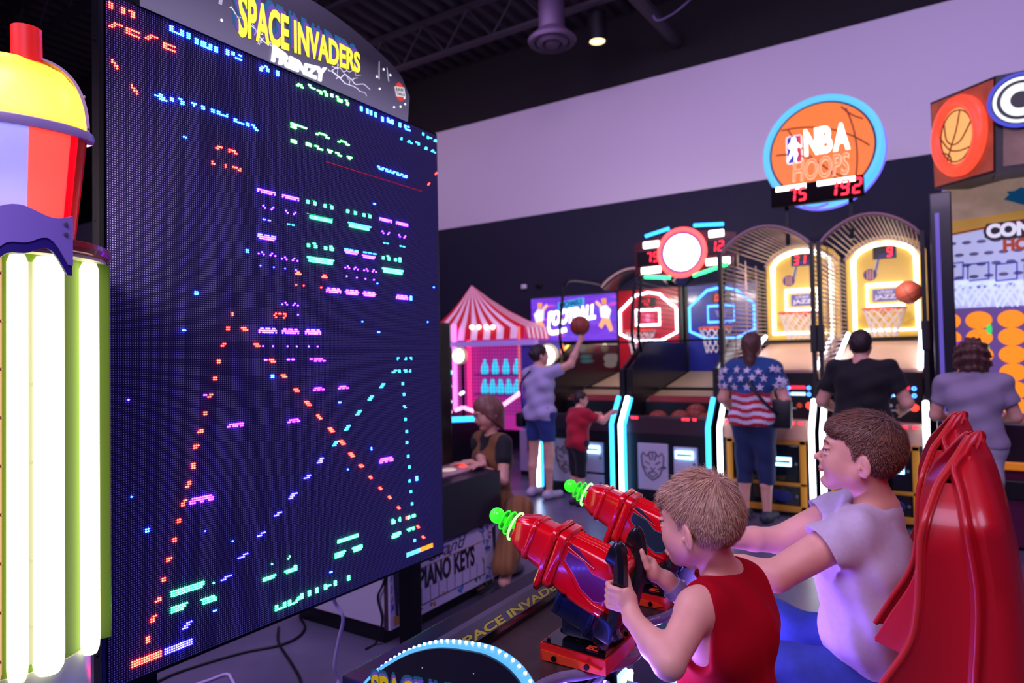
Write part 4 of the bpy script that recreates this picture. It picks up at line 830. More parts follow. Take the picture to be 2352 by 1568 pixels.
        text('JAZZ', (xm - .10, yB - .009, 2.085), X_, Z_, .22, .062, mat('plate_white', (220, 215, 230), .5), bd, off=.03); text('UTAH', (xm - .06, yB - .009, 2.162), X_, Z_, .14, .032, mat('plate_white', (220, 215, 230), .5), bd, off=.02)
        b = MB(); b.bb(xm - .10, xm + .135, yB - .012, yB, 2.56, 2.71, .004); b.build('score_box', mat('score_dark', (12, 3, 6), .3), bd)
        digits(score, (xm - .075 + (.0 if len(score) > 1 else .11), yB - .014, 2.58), X_, Z_, .11, REDLED, bd)
        logo_note((xm - .17, yB - .004, 2.33), .23, bd)
        b = MB()
        for dx, dz in ((-.27, 2.55), (.29, 2.55), (-.27, 2.28), (.29, 2.28), (-.27, 1.86), (.29, 1.86), (0, 2.68)): b.cyl((xm + dx, yB + .002, dz), (xm + dx, yB - .005, dz), .012, n=8)
        stuff(b.build('board_bolts', STEEL, bd)); hoop(xm + .01, yB - .30, 1.97, .215, t)
    else:
        blue = style == 'blue'; z0, z1 = 1.02, 2.42; yB = yb - .06
        col = mat('blue_board', (16, 30, 130), .35, coat=.3) if blue else mat('red_board', (170, 16, 36), .35, coat=.3)
        b = MB(); b.bb(x0 + .05, x1 - .05, yB, yB + .04, z0, z1, .006); bd = b.build('backboard', col, t); lab(bd, style + ' backboard')
        led = glow('outline_cyan', (70, 150, 255), 4.0) if blue else LEDW
        pl = shield(x0 + .075, x1 - .075, 1.70, 2.37, .24); b = MB(); b.tube([(p[0], yB - .014, p[1]) for p in pl], .019, 8, closed=True); lab(b.build('light_outline', led, bd, 60), ('blue' if blue else 'white') + ' light outline')
        b = MB(); b.tube([(xm - .17, yB - .014, 1.92), (xm + .17, yB - .014, 1.92), (xm + .17, yB - .014, 2.13), (xm - .17, yB - .014, 2.13)], .018, 8, closed=True); lab(b.build('target_square', led, bd, 60), 'lit target square')
        b = MB(); b.prism([(xm - .08, yB - .006, 2.07), (xm + .08, yB - .006, 2.07), (xm + .05, yB - .006, 1.99), (xm, yB - .006, 1.95), (xm - .05, yB - .006, 1.99)], (0, .004, 0)) if blue else b.bb(xm - .09, xm + .09, yB - .006, yB, 1.955, 2.085, .003)
        b.build('board_print', mat('print_violet', (120, 110, 190), .5) if blue else mat('print_pink', (216, 60, 110), .5), bd)
        if not blue: b = MB(); b.ball((xm, yB - .008, 2.02), (.035, .004, .055), 12, 8); b.build('board_print', mat('print_rose', (236, 150, 170), .5), bd)
        b = MB(); b.bb(xm - .12, xm + .12, yB - .010, yB, 2.175, 2.30, .004); b.build('score_box', mat('score_dark', (12, 3, 6), .3), bd)
        digits(score, (xm - .08, yB - .012, 2.19), X_, Z_, .09, glow('red_digit_dim', (255, 30, 40), 1.6), bd); hoop(xm, yB - .30, 1.83, .20, t)
    # cage: posts, arches and bars
    yc = yf + .20
    if yel:
        P0, P1 = 2.50, 2.72
        def arch(y, k=1.0, n=16): return [(x0 + .03 + (x1 - x0 - .06) * i / n, y, P0 + (P1 - P0) * math.sin(math.pi * i / n) ** .8 + (k - 1)) for i in range(n + 1)]
        for xx in (x0 + .02, x1 - .02):
            b = MB(); b.bb(xx - .018, xx + .018, yc - .03, yc + .03, 1.06, P0 + .02); b.bb(xx - .028, xx + .028, yc - .05, yc + .04, 1.50, 1.75, .006); b.build('cage_post', BLACK, t)
        b = MB(); b.tube(arch(yc), .016, 8); b.tube(arch(yc + .10, 1.01), .014, 8); b.build('cage_arch', TUBEM, t, 60)
        b = MB(); b.tube([(p[0], p[1], p[2]) for p in arch(yb - .08, 1.08)], .016, 8); b.build('cage_arch', TUBEM, t, 60)
        b = MB(); A = arch(yc, 1, 22); B_ = arch(yb - .08, 1.08, 22)
        for i in range(1, 22): b.tube([A[i], B_[i]], .008, 5)
        stuff(b.build('roof_bars', TUBEM, t, 60))
        for xx in (x0 + .03, x1 - .03):
            b = MB()
            for i in range(24): zz = 1.42 + i * (P0 - 1.42) / 24; b.tube([(xx, yc, zz), (xx, yb - .08, zz + .05)], .0065, 5)
            for k in range(1, 4): yy = yc + (yb - .08 - yc) * k / 4; b.tube([(xx, yy, 1.40), (xx, yy, P0 + .04)], .007, 5)
            stuff(b.build('side_bars', TUBEM, t, 60))
        for xx in (x0 + .07, x1 - .07):
            b = MB(); b.tube([(xx, yf + .62, 1.34), (xx, yb - .35, 1.70)], .022, 8); lab(b.build('light_line', LEDW, t, 60), 'slanting white light line')
        b = MB(); b.bb(x0 + .0, x1 - .0, yb - .02, yb + .03, 1.0, 2.62); b.build('rear_wall', BLACK, t)
    else:
        for xx in (x0 + .025, x1 - .025):
            b = MB(); b.bb(xx - .03, xx + .03, yf + .24, yf + .30, .9, 1.36, .004); b.build('cage_post', BLACK, t)
            b = MB(); b.prism([(xx - .012, yf + .26, 1.0), (xx - .012, yf + .26, 1.36), (xx - .012, yf + .85, 1.66), (xx - .012, yb - .1, 1.66), (xx - .012, yb - .1, 1.1), (xx - .012, yf + 1.4, 1.12)], (.024, 0, 0)); b.build('side_wing', mat('smoked_panel', (20, 20, 34), .25, alpha=.82), t)
            b = MB(); b.tube(spline([(xx, yf + .62, 1.55), (xx, yf + .55, 1.75), (xx, yf + .62, 2.15), (xx, yf + .75, 2.42), (xx, yf + 1.3, 2.48), (xx, yb - .1, 2.46)], 5), .018, 8); b.build('cage_tube', BLACKM, t, 60)
        def hump(y, n=14): return [(x0 + .03 + (x1 - x0 - .06) * i / n, y, 2.44 + .22 * math.sin(math.pi * i / n) ** .8) for i in range(n + 1)]
        b = MB(); b.tube(hump(yf + 1.75), .016, 8); b.build('cage_arch', TUBEM, t, 60)
        H0, H1 = hump(yf + 1.8), hump(yb - .08); b = MB(); b.loft([[V(p) for p in H0] + [V(p) + V((0, 0, -.03)) for p in H0[::-1]], [V(p) for p in H1] + [V(p) + V((0, 0, -.03)) for p in H1[::-1]]]); b.build('canopy', mat('black_canopy', (30, 28, 40), .25, coat=.3), t, 40)
        b = MB(); b.bb(x0 + .03, x1 - .03, yf + .63, yf + .66, 1.645, 1.665); b.build('cross_tube', BLACKM, t)
        b = MB(); b.bb(x0 + .0, x1 - .0, yb - .02, yb + .03, .9, 2.44); b.build('rear_wall', BLACK, t)
        b = MB()
        for i in range(12): zz = 1.72 + i * .058; b.tube([(x1 - .03, yf + .70, zz), (x1 - .03, yb - .1, zz)], .005, 5)
        stuff(b.build('side_bars', mat('dark_bars', (50, 44, 60), .4), t, 60))
    lp = area('board_fill_lamp', (xm, yf + .75, 2.36), (xm, yb, 1.75), .5, 12 if yel else 13, (1.0, .88, .8), sy=.1); lp.parent = t; lp.location = V(lp.location) - V(OFF[t.name])  # added unseen lamp to brighten the backboard
    return t
GB = 'basketball games along the back wall'
hoop_machine(-3.80, -2.83, 'red', 'basketball game with red backboard and white light outline behind the child in red', '42', GB)
hoop_machine(-2.80, -1.82, 'blue', 'basketball game with blue backboard and loose balls in its tray', '0', GB)
hoop_machine(-1.78, -.90, 'yellow', 'yellow-board basketball game scoring 31 behind the woman in the flag shirt', '31', GB)
hoop_machine(-.88, -.03, 'yellow', 'yellow-board basketball game scoring 9 behind the man in black', '9', GB)

def basketball(c, r, label, cat='basketball', tilt=0.0, group=None):
    c = V(c); b = MB(); R = Matrix.Rotation(tilt, 3, 'X') @ Matrix.Rotation(tilt * 1.7 + .4, 3, 'Z'); b.ball(c, r, 28, 18, R)
    t = thing('basketball', label, cat, (c.x, c.y, c.z - r), group); b.build('shell', BALL, t, 80)
    b = MB()
    for ax in (V((1, 0, 0)), V((0, 1, 0)), V((0, 0, 1))): b.torus(c, R @ ax, r * .998, r * .022, 32, 5)
    stuff(b.build('seams', mat('ball_seam', (40, 22, 20), .7), t, 60))
for i, (px, py, r) in enumerate(((1512, 966, .112), (1563, 966, .112), (1600, 953, .118), (1622, 972, .108))):
    q = PX(px, py, y=6.72 if i != 2 else 6.90)
    basketball((q.x, q.y, q.z), r, ('leftmost ball in the tray of the blue-board game', 'second ball from left in the tray of the blue-board game', 'highest ball in the tray of the blue-board game', 'rightmost ball in the tray of the blue-board game')[i], tilt=.5 + i, group='balls in the tray')
q = PX(1332, 748, y=6.25); basketball(q, .105, 'basketball just above the raised hand of the woman in white', tilt=.8)
q = PX(2087, 671, y=7.7); basketball(q, .118, 'basketball flying towards the yellow board scoring 9', tilt=1.9)

# round overhead sign
c = PX(1886, 345, y=7.2)
t = thing('round_sign', 'round lit orange basketball sign with white lettering inside a blue light ring', 'lit sign', (c.x, c.y, c.z - .85))
Rs = .522; ORB = glow('sign_orange', (255, 122, 30), 1.05)
b = MB(); b.cyl(c + V((0, 0, 0)), c + V((0, .10, 0)), Rs, n=64); b.build('sign_box', mat('sign_navy', (10, 14, 70), .4), t, 40)
b = MB(); b.cyl(c + V((0, -.010, 0)), c + V((0, .0, 0)), Rs * .90, n=64); fc = b.build('sign_face', ORB, t, 40); lab(fc, 'orange basketball face')
b = MB(); b.torus(c + V((0, .0, 0)), Y_, .522, .034, 72, 10); b.lathe([(.535, .0), (.552, .02), (.552, .20), (.52, .20)], c, 72, axis=Y_); rg = b.build('light_ring', glow('ring_sky', (90, 190, 255), 1.25), t, 60); lab(rg, 'sky blue light ring')
b = MB(); b.torus(c + V((0, .20, 0)), Y_, .552, .018, 72, 8); lab(b.build('ring_edge', glow('ring_violet', (110, 100, 255), 1.6), t, 60), 'violet ring edge')
LINE = mat('sign_line', (120, 40, 14), .5, emit=(130, 40, 10), es=.35); b = MB(); K = Rs * .90
def arcs(cx, cz, r, a0, a1, n=22):
    pts = [];
    for i in range(n + 1):
        a = a0 + (a1 - a0) * i / n; x, z = cx + r * math.cos(a), cz + r * math.sin(a)
        if x * x + z * z < K * K * .985: pts.append(c + V((x, -.012, z)))
    if len(pts) > 2: b.tube(pts, .0075, 5)
arcs(-.42, -.60, .62, .1, 2.6); arcs(-.3, -.75, 1.02, .3, 2.4); arcs(.55, .62, .42, 3.0, 5.2); arcs(-1.0, -.1, 1.32, -1.0, .95, 40); arcs(1.0, .9, 1.45, 2.8, 4.4, 30); arcs(.9, 1.1, .85, 3.2, 5.0, 30); arcs(-.9, -.9, .75, -.3, 1.5)
stuff(b.build('ball_seams', LINE, fc, 60))
WL = glow('letter_white', (255, 250, 250), 3.0)
for ch_, xo_, w_ in (('N', -.150, .128), ('B', -.012, .118), ('A', .112, .150)): text(ch_, c + V((xo_, -.014, -.04)), X_, Z_, w_, .27, WL, fc, name='letter', off=.045, ext=.01)
o = text('HOOPS', c + V((-.27, -.014, -.285)), X_, Z_, .52, .215, glow('letter_pink', (255, 170, 140), 2.0), fc, off=.022, ext=.008, shear=.12); lab(o, 'pale outlined lettering')
text('HOOPS', c + V((-.262, -.017, -.277)), X_, Z_, .504, .199, glow('letter_orange', (255, 112, 30), 1.0), fc, off=-.012, ext=.008, shear=.12)
# player emblem: rounded plate, blue and red halves, white figure
e0 = c + V((-.325, -.014, -.075))
def rr(x0, z0, x1, z1, r, k=5):
    pts = []
    for (cx, cz, a) in ((x1 - r, z1 - r, 0), (x0 + r, z1 - r, 90), (x0 + r, z0 + r, 180), (x1 - r, z0 + r, 270)):
        for i in range(k + 1): aa = math.radians(a + 90 * i / k); pts.append((cx + r * math.cos(aa), cz + r * math.sin(aa)))
    return pts
def plate(pts, y, nm, m, par): b = MB(); b.prism([e0 + V((p[0], y, p[1])) for p in pts], (0, .004, 0)); return b.build(nm, m, par)
em = plate(rr(0, -.02, .155, .27, .03), 0, 'emblem', glow('emblem_rim', (255, 215, 220), 1.6), fc)
EB, ER = glow('emblem_blue', (30, 50, 200), 1.0), glow('emblem_red', (230, 40, 50), 1.0)
plate([p for p in rr(.012, -.008, .143, .258, .022)], -.003, 'emblem_blue_field', EB, fc)
plate([(.10, -.008), (.143, -.008), (.143, .258), (.115, .258), (.10, .15), (.118, .06)], -.004, 'emblem_red_field', ER, fc)
FIG = [(.055, .245), (.085, .252), (.10, .232), (.094, .205), (.118, .182), (.143, .150), (.143, .125), (.112, .150), (.100, .118), (.112, .07), (.095, .028), (.098, -.008), (.073, -.008), (.078, .04), (.066, .085), (.035, .03), (.012, .005), (.012, .03), (.038, .09), (.05, .13), (.028, .14), (.020, .175), (.05, .205)]
plate(FIG, -.006, 'emblem_figure', WL, fc)
# score box below
s0 = PX(1773, 478, y=7.1); s1 = PX(1985, 450, y=7.1); zt = PX(1773, 437, y=7.1).z; wS = s1.x - s0.x
b = MB(); b.bb(s0.x, s1.x, 7.06, 7.16, s0.z, zt + .02, .01); sb_ = b.build('score_box', mat('score_maroon', (12, 2, 8), .7, spec=.1), t)
for (a, w_) in ((.06, .34), (.52, .40)):
    b = MB(); b.bb(s0.x + wS * a, s0.x + wS * (a + w_), 7.05, 7.06, zt - .035, zt + .012); lab(b.build('caption_strip', glow('caption_white', (255, 255, 245), 4.0), sb_), 'white lit caption strip')
digits('75', (s0.x + wS * .19, 7.05, s0.z + .025), X_, Z_, .14, REDLED, sb_); digits('192', (s0.x + wS * .63, 7.05, s0.z + .025), X_, Z_, .15, REDLED, sb_)
b = MB(); b.tube([(s0.x + wS * .36 + wS * .28 * i / 8, 7.04, s0.z - .035 - .03 * math.sin(math.pi * i / 8)) for i in range(9)], .014, 8); lab(b.build('light_arc', glow('ring_violet', (110, 100, 255), 1.6), t, 60), 'violet light arc under the score box')
b = MB()
for dx in (.15, .85): b.bb(s0.x + wS * dx - .02, s0.x + wS * dx + .02, 7.2, 7.24, 2.6, c.z); 
stuff(b.build('sign_posts', BLACKM, t))

# score sign above the red and blue boards
c = PX(1567, 580, y=7.15); t = thing('score_sign', 'lit scoreboard sign with a round white lamp in a red ring above the dark games', 'scoreboard', (c.x, c.y, c.z - .5))
Lp = PX(1458, 615, y=7.15); Rp = PX(1692, 592, y=7.15)
b = MB(); b.prism([(Lp.x, 7.16, c.z - .20), (c.x - .26, 7.16, c.z - .22), (c.x + .26, 7.16, c.z - .22), (Rp.x, 7.16, c.z - .20), (Rp.x, 7.16, c.z + .16), (c.x + .26, 7.16, c.z + .22), (c.x - .26, 7.16, c.z + .22), (Lp.x, 7.16, c.z + .16)], (0, .08, 0)); bx = b.build('sign_box', mat('sign_maroon', (60, 10, 14), .35, emit=(90, 10, 10), es=.25), t)
b = MB(); b.cyl(c + V((0, -.03, 0)), c + V((0, 0, 0)), .205, n=48); lab(b.build('round_lamp', glow('lamp_white', (255, 252, 246), 3.2), t, 40), 'round white lamp')
b = MB(); b.torus(c + V((0, -.02, 0)), Y_, .255, .026, 56, 10); lab(b.build('ring_light', glow('ring_red', (255, 60, 60), 5.0), t, 60), 'red-white ring light')
b = MB(); b.torus(c + V((0, -.015, 0)), Y_, .222, .018, 56, 8); b.build('ring_trim', mat('trim_violet', (120, 100, 170), .3), t, 60)
for (xa, xb, z_) in ((-.43, -.20, .13), (-.46, -.19, -.16), (.30, .46, .17), (.26, .52, -.13)):
    b = MB(); b.bb(c.x + xa * 1.0 - .02, c.x + xb - .06, 7.13, 7.16, c.z + z_ - .04, c.z + z_ + .035, .01) if xa < 0 else b.bb(c.x + xa, c.x + xb, 7.13, 7.16, c.z + z_ - .04, c.z + z_ + .035, .01); lab(b.build('caption_strip', glow('caption_white', (255, 255, 245), 4.0), bx), 'white lit caption')
b = MB(); b.bb(Lp.x + .03, c.x - .27, 7.145, 7.16, c.z - .105, c.z + .065, .004); b.build('score_window', mat('score_dark', (12, 3, 6), .3), bx)
b = MB(); b.bb(c.x + .27, Rp.x - .02, 7.145, 7.16, c.z - .05, c.z + .10, .004); b.build('score_window', mat('score_dark', (12, 3, 6), .3), bx)
digits('79', (c.x - .42, 7.14, c.z - .075), X_, Z_, .115, REDLED, bx); digits('12', (c.x + .31, 7.14, c.z - .03), X_, Z_, .115, REDLED, bx)
for (pts, g, nm) in (([(-.42, .23), (-.14, .285)], 'sky', 'blue'), ([(.14, .285), (.46, .26)], 'sky', 'blue'), ([(-.44, -.235), (-.14, -.27)], 'grn', 'green'), ([(.12, -.27), (.50, -.17)], 'grn', 'green')):
    b = MB(); b.tube([c + V((p[0], -.01, p[1])) for p in pts], .020, 8); lab(b.build('light_bar', glow('bar_sky', (40, 150, 255), 4.0) if g == 'sky' else glow('bar_green', (60, 255, 140), 3.0), t, 60), nm + ' light bar')
b = MB(); b.bb(c.x - .03, c.x + .03, 7.22, 7.26, 2.4, c.z - .1); b.build('sign_post', BLACKM, t)
# ------------------------------------------------------------------ disc-drop hoops game at the far right
t = thing('disc_hoops_game', 'tall hoops game with orange discs in rows and a lit basketball on its corner marquee', 'arcade game', (.7, 7.0, 0))
ORD = glow('disc_orange', (255, 140, 20), 1.15); PURP = mat('purple_panel', (110, 84, 150), .35, emit=(110, 80, 150), es=.5)  # purple board's brightness put into its material as emission
XE0 = .0
b = MB(); b.bb(XE0 + .01, XE0 + .16, 6.30, 6.60, 0, PX(2150, 442, y=6.3).z, .01); b.build('corner_post', mat('post_black', (22, 22, 36), .3, coat=.3), t)
b = MB(); b.bb(XE0 + .045, XE0 + .075, 6.285, 6.30, .3, 2.6); lab(b.build('post_reflector', mat('post_violet', (120, 110, 190), .2, emit=(90, 80, 170), es=.5), t), 'pale violet edge strip')
b = MB(); b.bb(XE0 + .16, 1.7, 6.9, 7.3, .7, 3.05); b.build('rear_cabinet', BLACK, t)
# disc grid
yD = 6.88
def GX(px): return PX(px, 820, y=yD).x
def GZ(py): return PX(2250, py, y=yD).z
b = MB(); b.bb(XE0 + .16, 1.7, yD, yD + .03, GZ(975), GZ(706)); gp = b.build('disc_board', PURP, t)
colx = [GX(2180), GX(2251), GX(2326), GX(2400), GX(2474)]
rows = [735, 775, 815, 855, 895, 931]
for i, cx in enumerate(colx):
    for j, py in enumerate(rows):
        if i == 1 and j > 2: continue
        z = GZ(py) - (cx - colx[1]) * 0.0
        b = MB(); b.lathe([(0, -.006), (.088, -.006), (.094, .0), (.094, .006), (0, .006)], (0, 0, 0), 20, axis=Y_)
        b.v = [(cx + v[0], yD - .006 + v[1], z + v[2] * .80) for v in b.v]; b.build('disc', ORD, gp, 40)
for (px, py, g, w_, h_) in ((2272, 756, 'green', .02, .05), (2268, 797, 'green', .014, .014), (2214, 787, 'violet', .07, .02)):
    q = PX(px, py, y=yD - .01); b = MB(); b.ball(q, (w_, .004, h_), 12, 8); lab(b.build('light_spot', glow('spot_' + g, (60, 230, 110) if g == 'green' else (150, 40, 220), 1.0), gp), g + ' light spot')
# poster board above
yP = 6.86
b = MB(); b.bb(XE0 + .16, 1.7, yP, yP + .03, GZ(706), 3.02); pb = b.build('poster_board', mat('poster_white', (186, 190, 226), .5, emit=(190, 196, 240), es=.62), t)  # board and its prints brightened by emission put into the materials
def pz(px, py, dy=-.003): return PX(px, py, y=yP + dy)
def flat(pts, m, nm, dy=-.003, par=None):
    b = MB(); b.prism([pz(x, y, dy) for x, y in pts], (0, .003, 0)); return b.build(nm, m, par or pb)
flat([(2163, 438), (2420, 376), (2420, 310), (2163, 380)], mat('poster_violet', (92, 56, 190), .4, emit=(100, 60, 230), es=.9), 'violet_band')
flat([(2163, 438), (2240, 424), (2330, 402), (2420, 376), (2420, 470), (2300, 492), (2163, 512)], mat('poster_wood', (196, 170, 140), .5, emit=(190, 160, 130), es=.3, vary=(9, .25)), 'wood_print', -.004)
flat([(2163, 512), (2300, 492), (2420, 470), (2420, 500), (2300, 516), (2163, 543)], mat('poster_gold', (214, 164, 66), .5, emit=(210, 160, 60), es=.35), 'gold_band', -.005)
b = MB(); b.tube([pz(2163, 543, -.006), pz(2258, 524, -.006), pz(2420, 497, -.006)], .008, 5); lab(b.build('red_line', mat('line_red', (214, 50, 40), .5), pb), 'red curved line')
flat([(2305, 458), (2318, 447), (2312, 440), (2330, 438), (2344, 430), (2362, 432), (2380, 424), (2380, 468), (2350, 470), (2330, 464)], mat('poster_teal', (20, 88, 120), .5, emit=(10, 80, 120), es=.4), 'teal_burst', -.006)
b = MB()
for i in range(5):
    for j in range(6):
        q = pz(2186 + j * 34 + (i % 2) * 17, 560 + i * 26 - j * 3, -.002); b.ball(q, (.035, .001, .016), 8, 5)
stuff(b.build('grey_motif_print', mat('print_pale_grey', (160, 166, 200), .5), pb))
def lett(s, px0, py0, px1, hpx, m, nm=None, off=.03, dy=-.006):
    p0, p1 = pz(px0, py0, dy), pz(px1, py0, dy); o = text(s, p0, X_, Z_, p1.x - p0.x, hpx / FPX * 6.1, m, pb, off=off, ext=.004)
    if nm: lab(o, nm)
flat([(2258, 530), (2266, 514), (2420, 494), (2560, 476), (2560, 520), (2420, 540), (2275, 552), (2262, 545)], mat('badge_black', (24, 24, 30), .4), 'word_badge', -.006)
lett('CONNECT', 2266, 548, 2500, 30, mat('badge_white_letters', (236, 236, 245), .4, emit=(240, 240, 255), es=.6), None, .06, -.010)
lett('HOOPS', 2304, 578, 2440, 26, mat('rust_letters', (196, 84, 50), .5, emit=(200, 80, 40), es=.35), 'rust lettering', .06)
BLU = mat('print_blue_line', (60, 70, 180), .4, emit=(50, 60, 200), es=.3)
for i, px in enumerate((2188, 2247, 2312, 2378)):
    b = MB(); b.tube([pz(px - 24, 607, -.006), pz(px + 24, 602, -.006), pz(px + 24, 640, -.006), pz(px - 24, 645, -.006)], .008, 5, closed=True); b.build('board_outline', BLU, pb, 60)
    b = MB(); W = .105
    q0 = pz(px, 650, -.008)
    for k in range(5):
        u = -1 + k * .5
        for s_ in (1, -1):
            pts = [V((q0.x + W * (1 - .35 * v / 6) * max(-1, min(1, u + s_ * .25 * v * (1 if (v // 2) % 2 == 0 else 1))), q0.y, q0.z - .20 * v / 6)) for v in range(7)]; b.tube(pts, .006, 4)
    b.tube([V((q0.x - W * 1.1, q0.y, q0.z + .005)), V((q0.x + W * 1.1, q0.y, q0.z + .012))], .009, 5)
    stuff(lab(b.build('net_print', mat('net_white', (226, 232, 255), .5, emit=(210, 225, 255), es=.8), pb), 'white net pattern'))
# ball tray and lower cabinet
b = MB(); b.bb(.22, 1.7, 6.1, 6.9, .62, .95, .02); b.build('tray', mat('tray_dark', (40, 20, 34), .35), t)
b = MB(); b.bb(.21, 1.7, 6.08, 6.12, .60, .66, .01); lab(b.build('tray_edge', mat('tray_amber', (226, 140, 30), .4, emit=(230, 130, 20), es=.4), t), 'amber tray edge')
b = MB(); b.bb(.26, 1.7, 6.14, 6.9, .02, .60, .01); b.build('lower_cabinet', mat('maroon_cabinet', (96, 24, 66), .35), t)
b = MB(); b.bb(.40, .62, 6.115, 6.14, .38, .52, .03); b.build('ball_return', BLACK, t)
# corner marquee
L0, L1, L2, L3 = PX(2137, 236, y=6.6), PX(2287, 174, y=6.0), PX(2287, 396, y=6.0), PX(2146, 436, y=6.6)
b = MB(); nrm = (L1 - L0).cross(L3 - L0).normalized(); nrm = -nrm if nrm.y > 0 else nrm
WOODM = mat('sign_wood', (168, 96, 60), .45, emit=(200, 60, 30), es=.22, vary=(7, .3))
b.prism([L0, L1, L2, L3], -nrm * .30); mq2 = b.build('marquee_box', BLACK, t)
ins = lambda p, k: p + ((L0 + L1 + L2 + L3) / 4 - p) * k
b = MB(); b.prism([ins(p, .055) + nrm * .002 for p in (L0, L1, L2, L3)], nrm * .006); b.build('marquee_panel', WOODM, mq2)
cM = (L0 + L1 + L2 + L3) / 4 + nrm * .02; uM = ((L1 - L0) + (L2 - L3)).normalized(); vM = Z_
def ell(r, k, off=0.0): return [cM + nrm * off + uM * r * math.cos(2 * math.pi * i / 40) + vM * r * 1.10 * math.sin(2 * math.pi * i / 40) for i in range(40)]
b = MB(); b.tube(ell(.245, 0, .01), .052, 10, closed=True); lab(b.build('ball_ring', glow('ring_coral', (255, 74, 50), 1.3), mq2, 60), 'glowing coral ring')
b = MB(); b.prism(ell(.21, 0, .0), nrm * .02); lab(b.build('ball_face', glow('ball_peach', (255, 178, 104), 1.1), mq2), 'glowing peach basketball face')
b = MB(); b.tube(ell(.185, 0, .024), .006, 5, closed=True)
def onm(x, z): return cM + nrm * .024 + uM * x + vM * z
for pts in ([(-.14, .15), (-.12, .0), (-.04, -.06), (.05, -.04), (.15, .06), (.18, .10)], [(.05, .20), (.0, .05), (-.06, -.06), (-.12, -.18)], [(-.20, .04), (-.10, -.08), (0, -.12), (.12, -.12), (.17, -.11)], [(-.17, -.10), (-.12, -.12), (-.08, -.15), (-.07, -.20)]): b.tube(spline([onm(*p) for p in pts], 5), .006, 5)
stuff(b.build('ball_lines', mat('line_brown', (150, 60, 30), .5), mq2))
F1 = [L1, L1 + V((1.3, 0, .0)), L2 + V((1.3, 0, 0)), L2]
b = MB(); b.prism(F1, (0, .3, 0)); mf = b.build('marquee_front', BLACK, t)
b = MB(); b.prism([L1 + V((.045, -.006, -.035)), L1 + V((1.27, -.006, -.035)), L2 + V((1.27, -.006, .035)), L2 + V((.045, -.006, .035))], (0, .004, 0)); b.build('marquee_panel', mat('sign_wood_pale', (150, 120, 92), .5, vary=(6, .3)), mf)
q = PX(2344, 230, y=5.97)
for (ra, rb_, d0, m, nm) in ((.0, .20, .0, mat('c_black', (12, 12, 16), .4), None), (.175, .20, .012, glow('c_blue', (40, 60, 210), 1.0), 'blue outline'), (.142, .165, .014, glow('c_white', (240, 245, 255), 1.2), None), (.062, .118, .016, glow('c_white', (240, 245, 255), 1.2), None)):
    b = MB(); b.lathe([(ra, d0), (rb_, d0), (rb_, d0 + .006), (ra, d0 + .006)], q, 48, axis=V((0, -1, 0))); o = b.build('letter_c', m, mf, 40)
    if nm: lab(o, nm)

# ------------------------------------------------------------------ football game and carnival tent to the left
yT = 8.78
a0, a1 = PX(1222, 786, y=yT), PX(1419, 672, y=yT)
t = thing('football_game', 'football game with a violet lit marquee behind the woman in white', 'arcade game', ((a0.x + a1.x) / 2, yT, 0))
m = bpy.data.materials.new('football_print'); m.use_nodes = True; nt = m.node_tree; bs = nt.nodes['Principled BSDF']
tc = nt.nodes.new('ShaderNodeTexCoord'); mp = nt.nodes.new('ShaderNodeMapping'); mp.inputs['Rotation'].default_value = (0, .5, 0); mp.inputs['Scale'].default_value = (1.2, 1, 7)
nz = nt.nodes.new('ShaderNodeTexNoise'); nz.inputs['Scale'].default_value = 1.6; nz.inputs['Detail'].default_value = 2; rp = nt.nodes.new('ShaderNodeValToRGB'); e = rp.color_ramp.elements
e[0].position = .36; e[0].color = (*lin((90, 40, 200)), 1); e[1].position = .70; e[1].color = (*lin((250, 60, 170)), 1)
n_ = e.new(.52); n_.color = (*lin((116, 54, 214)), 1); n_ = e.new(.60); n_.color = (*lin((60, 70, 220)), 1)
for a, c in ((tc.outputs['Object'], mp.inputs['Vector']), (mp.outputs[0], nz.inputs['Vector']), (nz.outputs['Fac'], rp.inputs['Fac']), (rp.outputs[0], bs.inputs['Emission Color'])): nt.links.new(a, c)
bs.inputs['Emission Strength'].default_value = 1.1; bs.inputs['Base Color'].default_value = (.05, .02, .1, 1)
b = MB(); b.bb(a0.x - .02, a1.x + .02, yT + .004, yT + .25, a0.z - .03, a1.z + .03, .02); mk = b.build('marquee_box', BLACK, t)
b = MB(); b.bb(a0.x, a1.x, yT - .006, yT + .004, a0.z, a1.z, .003); fp = b.build('marquee_face', m, mk); lab(fp, 'violet and pink lit marquee print')
W_ = a1.x - a0.x; H_ = a1.z - a0.z
text('FOOTBALL', (a0.x + W_ * .20, yT - .008, a0.z + H_ * .34), V((1, 0, .10)), Z_, W_ * .56, H_ * .34, glow('letter_white', (255, 250, 250), 3.0), fp, off=.05, ext=.012, shear=.2)
o = text('MICHAELS', (a0.x + W_ * .35, yT - .010, a0.z + H_ * .75), V((1, 0, .10)), Z_, W_ * .26, H_ * .12, mat('print_indigo', (40, 50, 150), .4), fp, off=.03, ext=.01)
b = MB(); b.prism([(a0.x + W_ * .33, yT - .009, a0.z + H_ * .72), (a0.x + W_ * .63, yT - .009, a0.z + H_ * .79), (a0.x + W_ * .63, yT - .009, a0.z + H_ * .95), (a0.x + W_ * .33, yT - .009, a0.z + H_ * .88)], (0, .004, 0)); lab(b.build('cyan_plate', glow('plate_cyan', (60, 190, 240), 1.0), fp), 'cyan plate')
b = MB(); b.tube(spline([(a0.x + W_ * .20, yT - .01, a0.z + H_ * .32), (a0.x + W_ * .25, yT - .01, a0.z + H_ * .20), (a0.x + W_ * .42, yT - .01, a0.z + H_ * .26)], 6), .035, 8, flat=None); b.build('swoosh_print', glow('letter_white', (255, 250, 250), 3.0), fp, 60)
